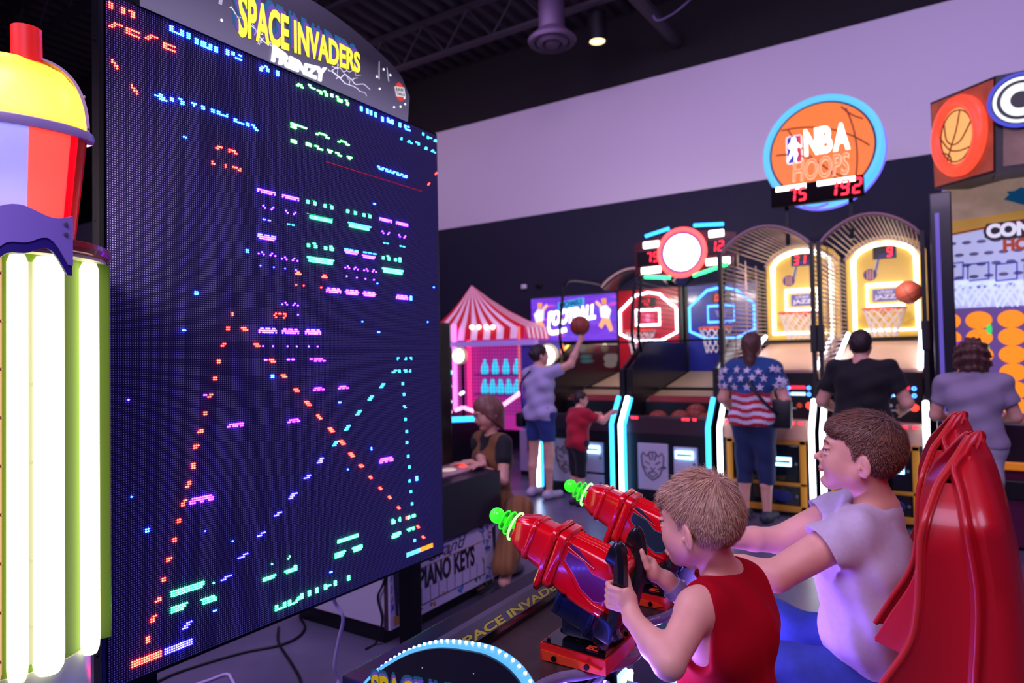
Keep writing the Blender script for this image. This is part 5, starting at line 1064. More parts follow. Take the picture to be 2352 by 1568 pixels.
for (fx, fl) in ((.10, 1), (.86, -1)):                       # running player figures in white and orange
    ox, oz = a0.x + W_ * fx, a0.z + H_ * .42
    for (pts, col, nm) in (([(-.05, .02), (.06, .04), (.07, .17), (-.02, .19), (-.08, .12)], (250, 245, 255), 'player_shirt'), ([(-.02, .20), (.035, .20), (.045, .265), (-.02, .27)], (255, 150, 70), 'player_helmet'), ([(-.06, .02), (.04, .03), (.09, -.06), (.05, -.10), (.0, -.03), (-.06, -.14), (-.10, -.12)], (255, 170, 120), 'player_legs'), ([(.06, .15), (.13, .22), (.11, .25), (.04, .19)], (255, 190, 150), 'player_arm')):
        b = MB(); b.prism([(ox + p[0] * fl * 1.2, yT - .009, oz + p[1] * 1.2) for p in pts], (0, .004, 0)); b.build(nm, glow('print_%d_%d' % (col[1], col[2]), col, 1.3), fp)
z_ = a0.z - .035
b = MB(); b.bb(a0.x + .2, a1.x, yT - .03, yT + .1, z_ - .17, z_, .01); st_ = b.build('lamp_rail', mat('rail_cream', (200, 190, 170), .4), t)
for i in range(9):
    col = [(255, 235, 190), (255, 250, 240), (250, 120, 40), (255, 220, 90), (80, 120, 255), (255, 250, 240), (255, 190, 60), (230, 60, 60), (255, 240, 200)][i]
    b = MB(); b.ball((a0.x + .30 + i * .118, yT - .032, z_ - .08), (.058, .012, .06), 14, 8); b.build('rail_lamp', glow('rail_%d' % i, col, 2.2), st_, 60)
b = MB(); b.bb(a0.x + .15, a1.x + .05, yT + .02, yT + .3, .05, z_ - .17); b.build('cabinet', BLACK, t)
for (px, py, col, w_, h_, nm) in ((1288, 820, (250, 220, 90), .04, .028, 'yellow'), (1288, 830, (250, 220, 90), .04, .028, 'yellow'), (1290, 839, (255, 250, 230), .045, .03, 'white'), (1311, 818, (240, 80, 40), .035, .03, 'red-orange'), (1310, 829, (240, 70, 40), .025, .03, 'red-orange'), (1346, 819, (60, 230, 240), .10, .03, 'cyan'), (1348, 829, (60, 230, 240), .11, .03, 'cyan'), (1404, 822, (255, 250, 250), .125, .075, 'white'), (1402, 836, (255, 250, 250), .10, .05, 'white')):
    q = PX(px, py, y=yT); b = MB(); b.ball(q, (w_, .012, h_), 14, 8); lab(b.build('lamp', glow('lamp_' + nm.replace(' ', '_'), col, 2.4), t, 60), nm + ' lamp')
# round white lamp discs
for (px, py, r, yy, lb) in ((1053, 817, .125, 7.6, 'round glowing white lamp disc on the pink-lit corner post'), (1256, 816, .155, 7.6, 'round glowing white lamp disc beside the raised arm of the woman in white')):
    q = PX(px, py, y=yy); t2 = thing('lamp_disc', lb, 'round lamp', (q.x, q.y, 0), 'round white lamp discs')
    b = MB(); b.lathe([(r, 0), (r, .03), (r * .92, .05), (0, .05)], q + V((0, .05, 0)), 40, axis=V((0, -1, 0))); b.lathe([(0, 0), (r, 0)], q + V((0, .05, 0)), 40, axis=V((0, -1, 0))); b.build('disc_rim', mat('rim_cream', (214, 198, 160), .4, emit=(200, 180, 130), es=.3), t2, 40)
    b = MB(); b.cyl(q + V((0, -.012, 0)), q + V((0, .0, 0)), r * .80, n=36); b.build('disc_lamp', glow('lamp_white_disc', (255, 252, 245), 3.0), t2, 40)
    b = MB(); b.cyl(q + V((0, .05, 0)), q + V((0, .12, 0)), .03, n=10); b.cyl((q.x, q.y + .10, 0), (q.x, q.y + .10, q.z), .022, n=10); b.cyl((q.x, q.y + .10, 0), (q.x, q.y + .10, .02), .14, n=20); b.build('stand', BLACKM, t2, 40)

yC = 7.9
pk = PX(1083, 655, y=yC); e0, e1 = PX(985, 742, y=yC), PX(1205, 750, y=yC)
t = thing('carnival_game', 'carnival game under a red and white striped tent roof with pink light posts', 'arcade game', ((e0.x + e1.x) / 2, yC, 0))
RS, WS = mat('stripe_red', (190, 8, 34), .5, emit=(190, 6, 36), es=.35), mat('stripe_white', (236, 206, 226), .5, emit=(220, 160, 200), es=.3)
hw = (e1.x - e0.x) / 2; cx = (e0.x + e1.x) / 2; cy = yC + .33
corners = [(cx - hw, yC), (cx + hw, yC), (cx + hw, yC + .66), (cx - hw, yC + .66)]
top_ = PX(1083, 655, y=cy)
for s_ in range(4):
    A_, B_ = V((*corners[s_], e1.z)), V((*corners[(s_ + 1) % 4], e1.z)); N_ = 15 if s_ % 2 == 0 else 11
    for i in range(N_):
        u0, u1 = i / N_, (i + 1) / N_; P0, P1_ = A_.lerp(B_, u0), A_.lerp(B_, u1)
        prof_ = [(1, 0, 0), (.55, .02, -.035), (.22, .02, -.035), (.0, 0, 0)]
        rows_ = []
        for (k, out, sag) in [(0, 0, 0), (.25, 0, -.05), (.5, 0, -.07), (.75, 0, -.05), (1, 0, 0)]:
            q0, q1 = top_.lerp(P0, k) + V((0, 0, sag)), top_.lerp(P1_, k) + V((0, 0, sag)); rows_.append((q0, q1))
        vs = []; [vs.extend(r_) for r_ in rows_]; dn = V((0, 0, -.16)); ext_ = (P1_ - P0).cross(Z_).normalized() * .03
        vs += [P0 + dn + ext_, P1_ + dn + ext_]
        fs = [[2 * k, 2 * k + 1, 2 * k + 3, 2 * k + 2] for k in range(len(vs) // 2 - 1)]
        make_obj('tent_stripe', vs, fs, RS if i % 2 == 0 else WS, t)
for (px, pym) in ((1044, 745), (1077, 752)):
    q = PX(px, 800, y=yC - .1 if px < 1060 else yC + .5); zz1 = PX(px, pym, y=q.y).z; zz0 = PX(px, 940, y=q.y).z
    b = MB(); b.cyl((q.x, q.y, zz0), (q.x, q.y, zz1), .035 if px < 1060 else .03, n=12); lab(b.build('light_post', glow('post_pink' if px < 1060 else 'post_rose', (255, 110, 235) if px < 1060 else (255, 40, 110), 2.4), t, 40), 'glowing pink post')
q = PX(1193, 830, y=yC - .1); b = MB(); b.cyl((q.x, q.y, .95), (q.x, q.y, e1.z), .02, n=10); lab(b.build('light_post', glow('post_salmon', (255, 110, 120), 1.0), t, 40), 'dim salmon post')
MESH = mat('mesh_grid', (60, 40, 110), .5); b = MB()
for i in range(26):
    px = 1050 + i * 6.6; qa, qb = PX(px, 790, y=yC - .12), PX(px, 950, y=yC - .12); b.tube([qa, V((qa.x, qa.y, qb.z))], .004, 4)
for i in range(22):
    z_ = PX(1130, 782 + i * 8, y=yC - .12).z; b.tube([(cx - hw * .6, yC - .12, z_), (cx + hw, yC - .12, z_)], .004, 4)
stuff(b.build('net_grid', MESH, t))
b = MB(); b.bb(cx - hw + .05, cx + hw, yC + .60, yC + .64, .4, e1.z); b.build('back_panel', mat('pink_back', (150, 60, 130), .5, emit=(190, 40, 150), es=.7), t)  # brightness put into the panel as pink emission
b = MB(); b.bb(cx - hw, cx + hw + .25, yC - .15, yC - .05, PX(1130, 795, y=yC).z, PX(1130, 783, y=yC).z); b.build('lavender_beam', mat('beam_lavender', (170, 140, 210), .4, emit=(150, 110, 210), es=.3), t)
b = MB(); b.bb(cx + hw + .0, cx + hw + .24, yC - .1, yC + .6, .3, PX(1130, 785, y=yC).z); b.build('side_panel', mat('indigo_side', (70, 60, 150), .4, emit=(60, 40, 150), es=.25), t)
for r_, (py, n_b, xa, xb) in enumerate(((858, 4, 1112, 1186), (903, 5, 1112, 1186))):
    qa, qb = PX(xa, py, y=yC + .4), PX(xb, py, y=yC + .4); b = MB(); b.bb(qa.x - .12, qb.x + .12, yC + .3, yC + .6, qa.z - .02, qa.z); sh = b.build('shelf', mat('shelf_violet', (120, 60, 170), .4), t)
    for i in range(n_b):
        x = qa.x + (qb.x - qa.x) * i / (n_b - 1); b = MB(); b.lathe([(0, 0), (.05, 0), (.058, .06), (.05, .12), (.028, .17), (.024, .22), (0, .22)], (x, yC + .42, qa.z), 14)
        b.build('bottle', glow('bottle_cyan', (50, 190, 235), 1.6), sh, 40)
for i, (px, py) in enumerate(((1084, 751), (1100, 751), (1117, 751), (1132, 751))):
    q = PX(px, py, y=yC - .06); b = MB(); b.ball(q, .035, 12, 8); b.build('bulb', glow('bulb_white', (255, 240, 235), 3.5), t, 60)
b = MB()
for (px, py, px2, py2) in ((1046, 942, 1064, 935), (1064, 935, 1088, 944), (1146, 937, 1195, 902), (1009, 955, 1036, 945)): b.tube([PX(px, py, y=yC - .2), PX(px2, py2, y=yC - .2)], .028, 8)
stuff(lab(b.build('neon_bars', glow('neon_pink_white', (255, 150, 230), 3.0), t, 60), 'pink-white neon bars'))
b = MB()
for (px, py, px2, py2) in ((1009, 782, 1024, 802), (1025, 905, 1034, 885), (1057, 905, 1065, 900), (1022, 930, 1036, 921)): b.tube([PX(px, py, y=yC - .25), PX(px2, py2, y=yC - .25)], .022, 8)
stuff(lab(b.build('neon_sticks', glow('neon_ice', (220, 235, 255), 3.0), t, 60), 'white neon sticks'))
b = MB()
for (px, py, px2, py2) in ((1026, 804, 1031, 826), (1024, 926, 1032, 912)): b.tube([PX(px, py, y=yC - .25), PX(px2, py2, y=yC - .25)], .022, 8)
stuff(lab(b.build('neon_sticks', glow('neon_red', (255, 60, 50), 3.0), t, 60), 'red neon sticks'))
b = MB()
for (px, py) in ((1011, 857), (1022, 856), (1034, 855)): b.ball(PX(px, py, y=yC - .25), .035, 10, 8)
b.tube([PX(1012, 896, y=yC - .25), PX(1022, 906, y=yC - .25)], .028, 8)
stuff(lab(b.build('neon_dots', glow('neon_aqua', (60, 215, 225), 2.5), t, 60), 'aqua lights'))
b = MB(); b.bb(cx - hw - .3, cx + hw - .9, yC - .9, yC + .6, .0, PX(1050, 968, y=yC - .9).z, .01); b.build('base', BLACK, t)
q0, q1 = PX(1000, 965, y=yC - .95), PX(1096, 961, y=yC - .95); b = MB(); b.tube([q0, q1], .035, 8); lab(b.build('base_light', glow('base_cyan', (40, 150, 255), 4.0), t, 60), 'blue base light')
q0, q1 = PX(1004, 1000, y=yC - .95), PX(1035, 1000, y=yC - .95); b = MB(); b.bb(q0.x, q1.x, yC - .96, yC - .93, q0.z - .045, q0.z + .045, .015); lab(b.build('base_slot', glow('slot_blue_white', (150, 205, 255), 5.0), t), 'blue-white lit slot')
q = PX(1213, 1010, y=7.0); t = thing('prize_cabinet', 'low pale cabinet with plum lettering behind the legs of the woman in white', 'cabinet', (q.x, 7.2, 0))
b = MB(); b.bb(q.x - .22, q.x + .10, 7.15, 7.6, .06, q.z + .10, .01); bd = b.build('body', mat('pale_cabinet', (168, 140, 176), .5), t)
b = MB(); b.bb(q.x - .22, q.x + .10, 7.17, 7.58, 0, .06); b.build('plinth', BLACK, t)
b = MB(); b.bb(q.x - .10, q.x + .09, 7.14, 7.15, .30, .62, .003); lab(b.build('plum_panel', mat('plum_sign', (104, 22, 60), .4), t), 'plum red panel')

# ------------------------------------------------------------------ piano game cabinet behind the screen
t = thing('piano_game', 'white and black piano game cabinet with confetti print and large black lettering', 'arcade game', (-2.8, 3.05, 0))
WP = mat('cabinet_white', (214, 204, 226), .45, bump=(60, .05, .001)); XP = -2.43; Y0, Y1 = 2.56, 3.62
b = MB(); b.bb(-3.22, XP - .02, Y0, Y1, .10, .50); b.build('cabinet', WP, t)
b = MB(); b.bb(-3.18, XP - .06, Y0 + .03, Y1 - .03, .0, .10); b.build('plinth', BLACK, t)
b = MB(); b.bb(-3.22, XP + .03, Y0 + .02, Y1 - .04, .455, .772, .008); b.build('apron', mat('apron_dark', (22, 22, 44), .4), t)
b = MB(); b.prism([(-3.20, Y0 + .03, .7725), (-2.545, Y0 + .03, .7725), (-2.545, Y0 + .03, .782), (-3.20, Y0 + .03, .80)], (0, Y1 - Y0 - .08, 0)); b.build('key_deck', mat('deck_pink', (206, 160, 170), .4), t)
for y, s_ in ((2.72, 'red'), (3.02, 'cream'), (3.36, 'cream'), (3.52, 'red')):
    b = MB(); b.ball((-2.66, y, .785), (.05 if s_ == 'cream' else .025, .06 if s_ == 'cream' else .03, .012), 14, 8); b.build('deck_button', mat('button_' + s_, (240, 225, 200) if s_ == 'cream' else (220, 60, 60), .3, emit=(240, 220, 180) if s_ == 'cream' else (240, 40, 40), es=.4), t, 60)
b = MB(); b.bb(-3.25, -2.78, Y0 + .05, Y1 - .05, .79, 1.75, .02); b.build('screen_hood', BLACK, t)
# front panel boards: wide one and a narrow corner one beside a dark leg recess
fr = [(2.70, 3.56)]
b = MB(); pts = [(2.70, .09), (3.56, .09), (3.555, .40), (3.535, .445), (3.50, .435), (3.44, .455), (3.39, .43), (3.33, .455), (3.24, .44), (3.10, .43), (2.70, .43)]
b.prism([(XP - .012, y, z) for y, z in pts], (.016, 0, 0)); fpn = b.build('front_panel', mat('panel_white', (218, 208, 236), .4), t); lab(fpn, 'white confetti-printed front panel')
b = MB(); b.prism([(XP - .012, Y0 - .0, .09), (XP - .012, Y0 + .10, .09), (XP - .012, Y0 + .10, .50), (XP - .012, Y0, .50)], (.014, 0, 0)); cpn = b.build('corner_panel', mat('panel_white', (218, 208, 236), .4), t)
b = MB(); b.prism([(XP + .003, Y0 + .025, .47), (XP + .003, Y0 + .075, .47), (XP + .003, Y0 + .06, .15), (XP + .003, Y0 + .045, .15)], (.006, 0, 0)); b.build('keyhole_slot', mat('slot_slate', (44, 40, 70), .5), cpn)
b = MB(); b.bb(XP + .003, XP + .008, Y0 + .03, Y0 + .095, .105, .155); lab(b.build('gold_corner', mat('gold_print', (190, 140, 50), .4), cpn), 'gold corner block')
b = MB(); b.prism([(XP - .02, 3.575, .45), (XP - .02, 3.60, .45), (XP - .02, 3.60, .12), (XP - .02, 3.59, .12)], (.02, 0, 0)); b.build('edge_board', mat('panel_white', (218, 208, 236), .4), t)
b = MB(); b.bb(XP + .005, XP + .010, 3.515, 3.555, .10, .15); lab(b.build('gold_corner', mat('gold_print', (190, 140, 50), .4), fpn), 'gold corner block')
b = MB(); b.prism([(XP + .004, 3.505, .41), (XP + .004, 3.545, .42), (XP + .004, 3.538, .16), (XP + .004, 3.528, .16)], (.003, 0, 0)); b.build('leg_wedge', mat('slot_slate', (44, 40, 70), .5), fpn)
INKB = mat('ink_black', (20, 18, 40), .5); XF = XP + .0045
text('PIANO KEYS', (XF, 2.79, .225), Y_, Z_, .52, .125, INKB, fpn, off=.035, ext=.002)
text('Grand', (XF, 2.87, .36), V((0, 1, .02)), Z_, .36, .075, mat('ink_slate', (52, 44, 90), .5), fpn, off=-.005, ext=.002, shear=.45)
b = MB(); b.tube([(XF, 2.80, .345), (XF, 3.42, .352)], .003, 5); lab(b.build('gold_line', mat('gold_line', (170, 130, 90), .5), fpn), 'thin gold line')
b = MB()
for i in range(10): b.tube([(XF, 2.735 + i * .075, .145), (XF, 2.735 + i * .075, .232)], .0018, 4)
b.tube([(XF, 2.72, .142), (XF, 3.42, .142)], .003, 5); stuff(b.build('key_lines', INKB, fpn))
CF = [((30, 90, 210), 'blue'), ((20, 120, 60), 'green'), ((196, 140, 60), 'gold'), ((110, 90, 190), 'violet'), ((30, 140, 200), 'azure')]; rc = random.Random(3)
for ci, (col, nm) in enumerate(CF):
    b = MB()
    for k in range(10):
        y, z = rc.uniform(2.74, 3.50), rc.choice([rc.uniform(.105, .135), rc.uniform(.365, .425)]); a = rc.uniform(0, 3.14); r = rc.uniform(.011, .020)
        if k > 6: y, z = rc.uniform(3.40, 3.49), rc.uniform(.12, .42)
        if k % 3 == 0: b.cyl((XF - .001, y, z), (XF + .001, y, z), r * .8, n=10)
        elif k % 3 == 1: b.tube([(XF, y + r * 1.6 * math.cos(a + s_) * (1 if s_ < 1.6 else .6), z + r * 1.6 * math.sin(a + s_)) for s_ in (0, .6, 1.2, 1.8, 2.4)], .003, 4)
        else: b.tube([(XF, y - r * math.cos(a), z - r * math.sin(a)), (XF, y + r * math.cos(a), z + r * math.sin(a))], .005, 5)
    for k in range(3): y, z = rc.uniform(Y0 + .005, Y0 + .02), rc.uniform(.16, .48); b.tube([(XP + .004, y, z), (XP + .004, y + .008, z + rc.uniform(.01, .03))], .003, 4)
    stuff(lab(b.build('confetti_print', mat('confetti_' + nm, col, .5), fpn), nm + ' confetti marks'))
b = MB(); b.tube([(-3.21, Y0 - .002, .36), (XP - .02, Y0 - .002, .345)], .002, 4); b.build('panel_seam', mat('seam', (110, 96, 140), .6), t)
b = MB(); b.cyl((-3.0, Y0 + .002, .40), (-3.0, Y0 - .006, .40), .008, n=10); b.build('screw', BLACKM, t)
b = MB(); b.bb(XP - .035, XP - .01, Y0 - .004, Y0 + .006, .09, .5); lab(b.build('corner_trim', mat('brown_trim', (70, 44, 60), .5), t), 'brown corner trim')
# ------------------------------------------------------------------ cables
WC = mat('white_cable', (206, 190, 236), .4); BC = mat('black_cable', (14, 12, 16), .5)
def cable(pts, r, m, label):
    o = tag(MB().tube(spline(pts, 8), r, 8).build('power_cable', m, smooth=60), label, 'cable'); return o
cable([PX(762, 1340, x=-2.02), PX(768, 1380, d=2.75), PX(788, 1418, d=2.75), PX(778, 1470, d=2.78), PX(768, 1530, d=2.82), PX(773, 1585, d=2.86), V((-1.95, 1.55, .008)), V((-1.8, 1.45, .007))], .0075, WC, 'white power cable hanging below the screen to the floor')
fl = lambda px, py, h=.007: PX(px, py, z=h)
cable([fl(400, 1600), fl(430, 1580), fl(480, 1562), fl(520, 1548), fl(532, 1560), fl(545, 1590), fl(560, 1640)], .0075, WC, 'pale cable bent on the floor at the bottom edge')
cable([fl(300, 1600), fl(380, 1556), fl(450, 1530), fl(560, 1498), fl(640, 1482), fl(685, 1462), fl(700, 1440), fl(690, 1420)], .007, BC, 'black cable running along the floor towards the white cabinet')
cable([fl(640, 1440), fl(640, 1475), fl(668, 1520), fl(690, 1560), fl(692, 1600)], .007, BC, 'black cable curving down the floor left of the white cable')
cable([V((-2.40, 2.555, .50)), PX(880, 1340, y=2.545), PX(868, 1372, y=2.545), PX(878, 1420, y=2.545), PX(872, 1450, y=2.545), fl(862, 1478), fl(840, 1490)], .006, BC, 'black cable down the side of the white cabinet')
# ------------------------------------------------------------------ smooth-union body modelling
class SDF:
    def __init__(s, lo, hi, vox):
        s.lo = np.array(lo, float); s.vox = vox; s.n = np.ceil((np.array(hi) - s.lo) / vox).astype(int) + 1
        s.g = np.full(s.n, 0.05, dtype=np.float32)
    def _op(s, lo, hi, fn, k, mode):
        m = k + 4 * s.vox; a = np.maximum(0, np.floor((np.array(lo) - m - s.lo) / s.vox).astype(int)); b = np.minimum(s.n, np.ceil((np.array(hi) + m - s.lo) / s.vox).astype(int) + 1)
        if np.any(b <= a): return s
        ax = [(s.lo[i] + np.arange(a[i], b[i]) * s.vox).astype(np.float32) for i in range(3)]
        X, Y, Z = np.meshgrid(*ax, indexing='ij', sparse=True); d = fn(X, Y, Z)
        sl = tuple(slice(a[i], b[i]) for i in range(3)); g = s.g[sl]
        if mode == '+':
            if k > 0:
                h = np.clip(.5 + .5 * (g - d) / k, 0, 1); s.g[sl] = g * (1 - h) + d * h - k * h * (1 - h)
            else: s.g[sl] = np.minimum(g, d)
        else:
            d = -d
            if k > 0:
                h = np.clip(.5 - .5 * (g - d) / k, 0, 1); s.g[sl] = g * (1 - h) + d * h + k * h * (1 - h)
            else: s.g[sl] = np.maximum(g, d)
        return s
    def cone(s, a, b, ra, rb, k=.01, mode='+'):
        a, b = np.array(a, float), np.array(b, float); ba = b - a; L = max(1e-9, float(ba @ ba)); R = max(ra, rb)
        def fn(X, Y, Z):
            h = np.clip(((X - a[0]) * ba[0] + (Y - a[1]) * ba[1] + (Z - a[2]) * ba[2]) / L, 0, 1)
            return np.sqrt((X - a[0] - h * ba[0]) ** 2 + (Y - a[1] - h * ba[1]) ** 2 + (Z - a[2] - h * ba[2]) ** 2) - (ra + (rb - ra) * h)
        return s._op(np.minimum(a, b) - R, np.maximum(a, b) + R, fn, k, mode)
    def ell(s, c, r, R=None, k=.01, mode='+'):
        c = np.array(c, float); r = np.array(r, float); R = np.eye(3) if R is None else R; e = np.sqrt(((R * r[None, :]) ** 2).sum(1))
        def fn(X, Y, Z):
            dx, dy, dz = X - c[0], Y - c[1], Z - c[2]; q = [(dx * R[0, i] + dy * R[1, i] + dz * R[2, i]) for i in range(3)]
            k0 = np.sqrt(sum((q[i] / r[i]) ** 2 for i in range(3))); k1 = np.sqrt(sum((q[i] / r[i] ** 2) ** 2 for i in range(3))) + 1e-9
            return k0 * (k0 - 1) / k1
        return s._op(c - e, c + e, fn, k, mode)
    def plane(s, p, n, k=.004):
        """keep the side opposite to n"""
        p, n = np.array(p, float), np.array(n, float) / np.linalg.norm(n); ax = [(s.lo[i] + np.arange(s.n[i]) * s.vox).astype(np.float32) for i in range(3)]
        X, Y, Z = np.meshgrid(*ax, indexing='ij', sparse=True); d = (X - p[0]) * n[0] + (Y - p[1]) * n[1] + (Z - p[2]) * n[2]
        h = np.clip(.5 - .5 * (s.g - d) / k, 0, 1); s.g = (s.g * (1 - h) + d * h + k * h * (1 - h)).astype(np.float32); return s
    def warp(s, fn):
        ax = [(s.lo[i] + np.arange(s.n[i]) * s.vox).astype(np.float32) for i in range(3)]
        X, Y, Z = np.meshgrid(*ax, indexing='ij', sparse=True); s.g = (s.g + np.where(np.abs(s.g) < .03, fn(X, Y, Z), 0)).astype(np.float32); return s
    def mesh(s):
        g = openvdb.FloatGrid(0.05); g.copyFromArray(s.g); p, q = g.convertToQuads(isovalue=0.0)
        v = s.lo[None] + np.asarray(p, float) * s.vox; q = np.asarray(q, int)
        a, b, c = v[q[:, 0]], v[q[:, 1]], v[q[:, 2]]; vol = np.einsum('ij,ij->i', a, np.cross(b, c)).sum() + np.einsum('ij,ij->i', a, np.cross(c, v[q[:, 3]])).sum()
        return v, (q[:, ::-1] if vol < 0 else q)
    def build(s, name, m, parent, mi_fn=None):
        v, q = s.mesh(); mi = None if mi_fn is None else mi_fn(v[q].mean(1)); return make_obj(name, v, q, m, parent, 180, mi)

def N3(v): v = np.array(v, float); return v / np.linalg.norm(v)
class Frame:
    """head frame: origin o, axes f (forward), l (left), u (up)"""
    def __init__(s, o, f, u=(0, 0, 1), sc=1.0):
        s.o = np.array(o, float); s.f = N3(f); s.l = N3(np.cross(u, s.f)); s.u = np.cross(s.f, s.l); s.s = sc; s.R = np.stack([s.f, s.l, s.u], 1)
    def p(s, a, b, c): return s.o + s.s * (s.f * a + s.l * b + s.u * c)
    def rot(s, ang, axis):
        q = Matrix.Rotation(ang, 3, V(s.R[:, axis])); return np.array(q) @ s.R

def head(S, F, child=0.0, detail=True, ears=True, k=1.0):
    z = F.s
    E = lambda c, r, kk=.012, mode='+', R=None: S.ell(F.p(*c), np.array(r) * z, F.R if R is None else R, kk * z, mode)
    E((-.015, 0, .036), (.096, .074, .080), .004)
    E((-.036, 0, .018), (.072, .070, .066), .02)
    E((.030, 0, -.022), (.056, .059, .070), .03)
    S.cone(F.p(.000, .050, -.045), F.p(.058, .012, -.083), .020 * z, .016 * z, .03 * z); S.cone(F.p(.000, -.050, -.045), F.p(.058, -.012, -.083), .020 * z, .016 * z, .03 * z)
    E((.060, 0, -.084), (.020, .022, .016), .02)
    for sg in (1, -1): E((.048, sg * .032, -.032), (.033, .028, .034), .02)
    if detail:
        E((.070, 0, .026), (.020, .046, .014), .016)
        S.cone(F.p(.082, 0, .006), F.p(.103, 0, -.024), .006 * z, .0080 * z, .012 * z); E((.1035, 0, -.026), (.0095, .0090, .0075), .005)
        for sg in (1, -1):
            E((.088, sg * .011, -.031), (.009, .0065, .0065), .006); E((.090, sg * .031, .004), (.013, .017, .0105), .008, '-')
            E((.0795, sg * .032, .0105), (.0125, .0175, .0050), .003); E((.0785, sg * .032, -.0062), (.0115, .0165, .0040), .003)
        E((.083, 0, -.044), (.010, .014, .010), .012); E((.0885, 0, -.0515), (.0085, .0195, .0052), .004); E((.0862, 0, -.0605), (.0085, .0165, .0058), .004)
        E((.099, 0, -.0557), (.010, .017, .0011), .002, '-'); E((.083, 0, -.070), (.008, .014, .006), .010, '-')
    if ears:
        for sg in (1, -1):
            R = F.rot(sg * -.45, 2); R2 = np.array(Matrix.Rotation(.18, 3, V(F.l))) @ R
            E((-.018, sg * .076, -.017), (.0185, .0065, .030), .004, '+', R2)
            if detail: E((-.015, sg * .0835, -.013), (.0110, .0052, .0195), .004, '-', R2); E((-.007, sg * .080, -.021), (.005, .004, .007), .003, '+', R2); E((-.020, sg * .0815, -.012), (.0035, .0035, .013), .003, '+', R2)

def strands(F, v, q, n, length, mats, parent, flow, keep=None, seed=1, w=.0011, lift=.0025, lab_=None):
    """thin hair blades rooted on the surface (v, q); flow(p) gives the combing direction"""
    rg = np.random.default_rng(seed); a, b, c, d = v[q[:, 0]], v[q[:, 1]], v[q[:, 2]], v[q[:, 3]]
    nr = np.cross(b - a, d - a); ar = np.linalg.norm(nr, axis=1); nr /= ar[:, None] + 1e-12; idx = rg.choice(len(q), n, p=ar / ar.sum()); uu, vv = rg.random((2, n, 1))
    P = a[idx] * (1 - uu) * (1 - vv) + b[idx] * uu * (1 - vv) + c[idx] * uu * vv + d[idx] * (1 - uu) * vv; Nn = nr[idx]
    if keep is not None: kk = keep(P); P, Nn = P[kk], Nn[kk]; n = len(P)
    D = flow(P); D = D - Nn * (D * Nn).sum(1, keepdims=True); D /= np.linalg.norm(D, axis=1, keepdims=True) + 1e-9
    D = D + rg.normal(0, .16, D.shape); D /= np.linalg.norm(D, axis=1, keepdims=True)
    L = length(P) * (0.65 + .6 * rg.random(n)); S_ = np.cross(Nn, D); S_ /= np.linalg.norm(S_, axis=1, keepdims=True) + 1e-9
    up = Nn * lift * (.3 + 1.3 * rg.random((n, 1))); T = [0, .35, .7, 1.0]; wd = [1, .9, .6, .12]
    rows = []
    for t, ww in zip(T, wd):
        ctr = P - Nn * .001 + D * (L * t)[:, None] + up * math.sin(math.pi * min(1, t * .8)) - Nn * (L * t * t * 1.6)[:, None] * (L[:, None] * 2.2)
        rows.append(ctr - S_ * w * ww); rows.append(ctr + S_ * w * ww)
    vs = np.stack(rows, 1).reshape(-1, 3); base = np.arange(n)[:, None] * 8
    fs = np.concatenate([base + np.array([[0, 1, 3, 2]]), base + np.array([[2, 3, 5, 4]]), base + np.array([[4, 5, 7, 6]])], 0)
    mi = np.tile(rg.integers(0, len(mats), n), 3)
    o = make_obj('hair_strands', vs, fs, mats, parent, 180, mi); stuff(o)
    return o

def arm(S, sh, el, wr, r, k=.012):
    sh, el, wr = [np.array(p, float) for p in (sh, el, wr)]; m = el * .62 + wr * .38
    S.cone(sh, el, r[0], r[1], k); S.cone(el, m, r[1] * .98, r[2], k); S.cone(m, wr, r[2], r[3], k)
def grip_hand(S, wr, c, A, n, fd, rh, s=1.0, thumb_up=1.0):
    """closed hand round the bar through c along A; n points from the bar to the palm, fingers wrap towards fd"""
    c, A, n, fd, wr = np.array(c, float), N3(A), N3(n), N3(fd), np.array(wr, float)
    R = np.stack([A, fd, n], 1); pc = c + n * (rh + .010 * s) - fd * .006 * s
    S.ell(pc, np.array((.036, .027, .013)) * s, R, .006 * s); S.cone(wr, pc - fd * .012 * s, .0205 * s, .019 * s, .018 * s); S.cone(wr, pc - fd * .010 * s - A * .012 * s, .0195 * s, .016 * s, .015 * s)
    for i, (ln, r0) in enumerate(((1.0, .0088), (1.06, .009), (1.0, .0086), (.86, .0076))):
        off = A * (1.5 - i) * .0172 * s; pts = []
        for th in (28, 80 * 1, 132, 182 * ln):
            t = math.radians(th); rr = rh + .0075 * s; pts.append(c + off + (n * math.cos(t) + fd * math.sin(t)) * rr)
        rs = [r0, r0 * .98, r0 * .9, r0 * .78]
        for j in range(3): S.cone(pts[j], pts[j + 1], rs[j] * s, rs[j + 1] * s, .0035 * s if j else .006 * s)
    t0 = pc - fd * .020 * s - A * .012 * s; t1 = c - fd * (rh + .008 * s) + n * .010 * s + A * .014 * s; t2 = c - fd * (rh + .004 * s) - n * .002 * s + A * (.040 * s) * thumb_up; t3 = c - fd * (rh + .001 * s) - n * .010 * s + A * (.060 * s) * thumb_up
    S.cone(t0, t1, .0125 * s, .0105 * s, .008 * s); S.cone(t1, t2, .0102 * s, .0092 * s, .004 * s); S.cone(t2, t3, .0092 * s, .0072 * s, .003 * s)
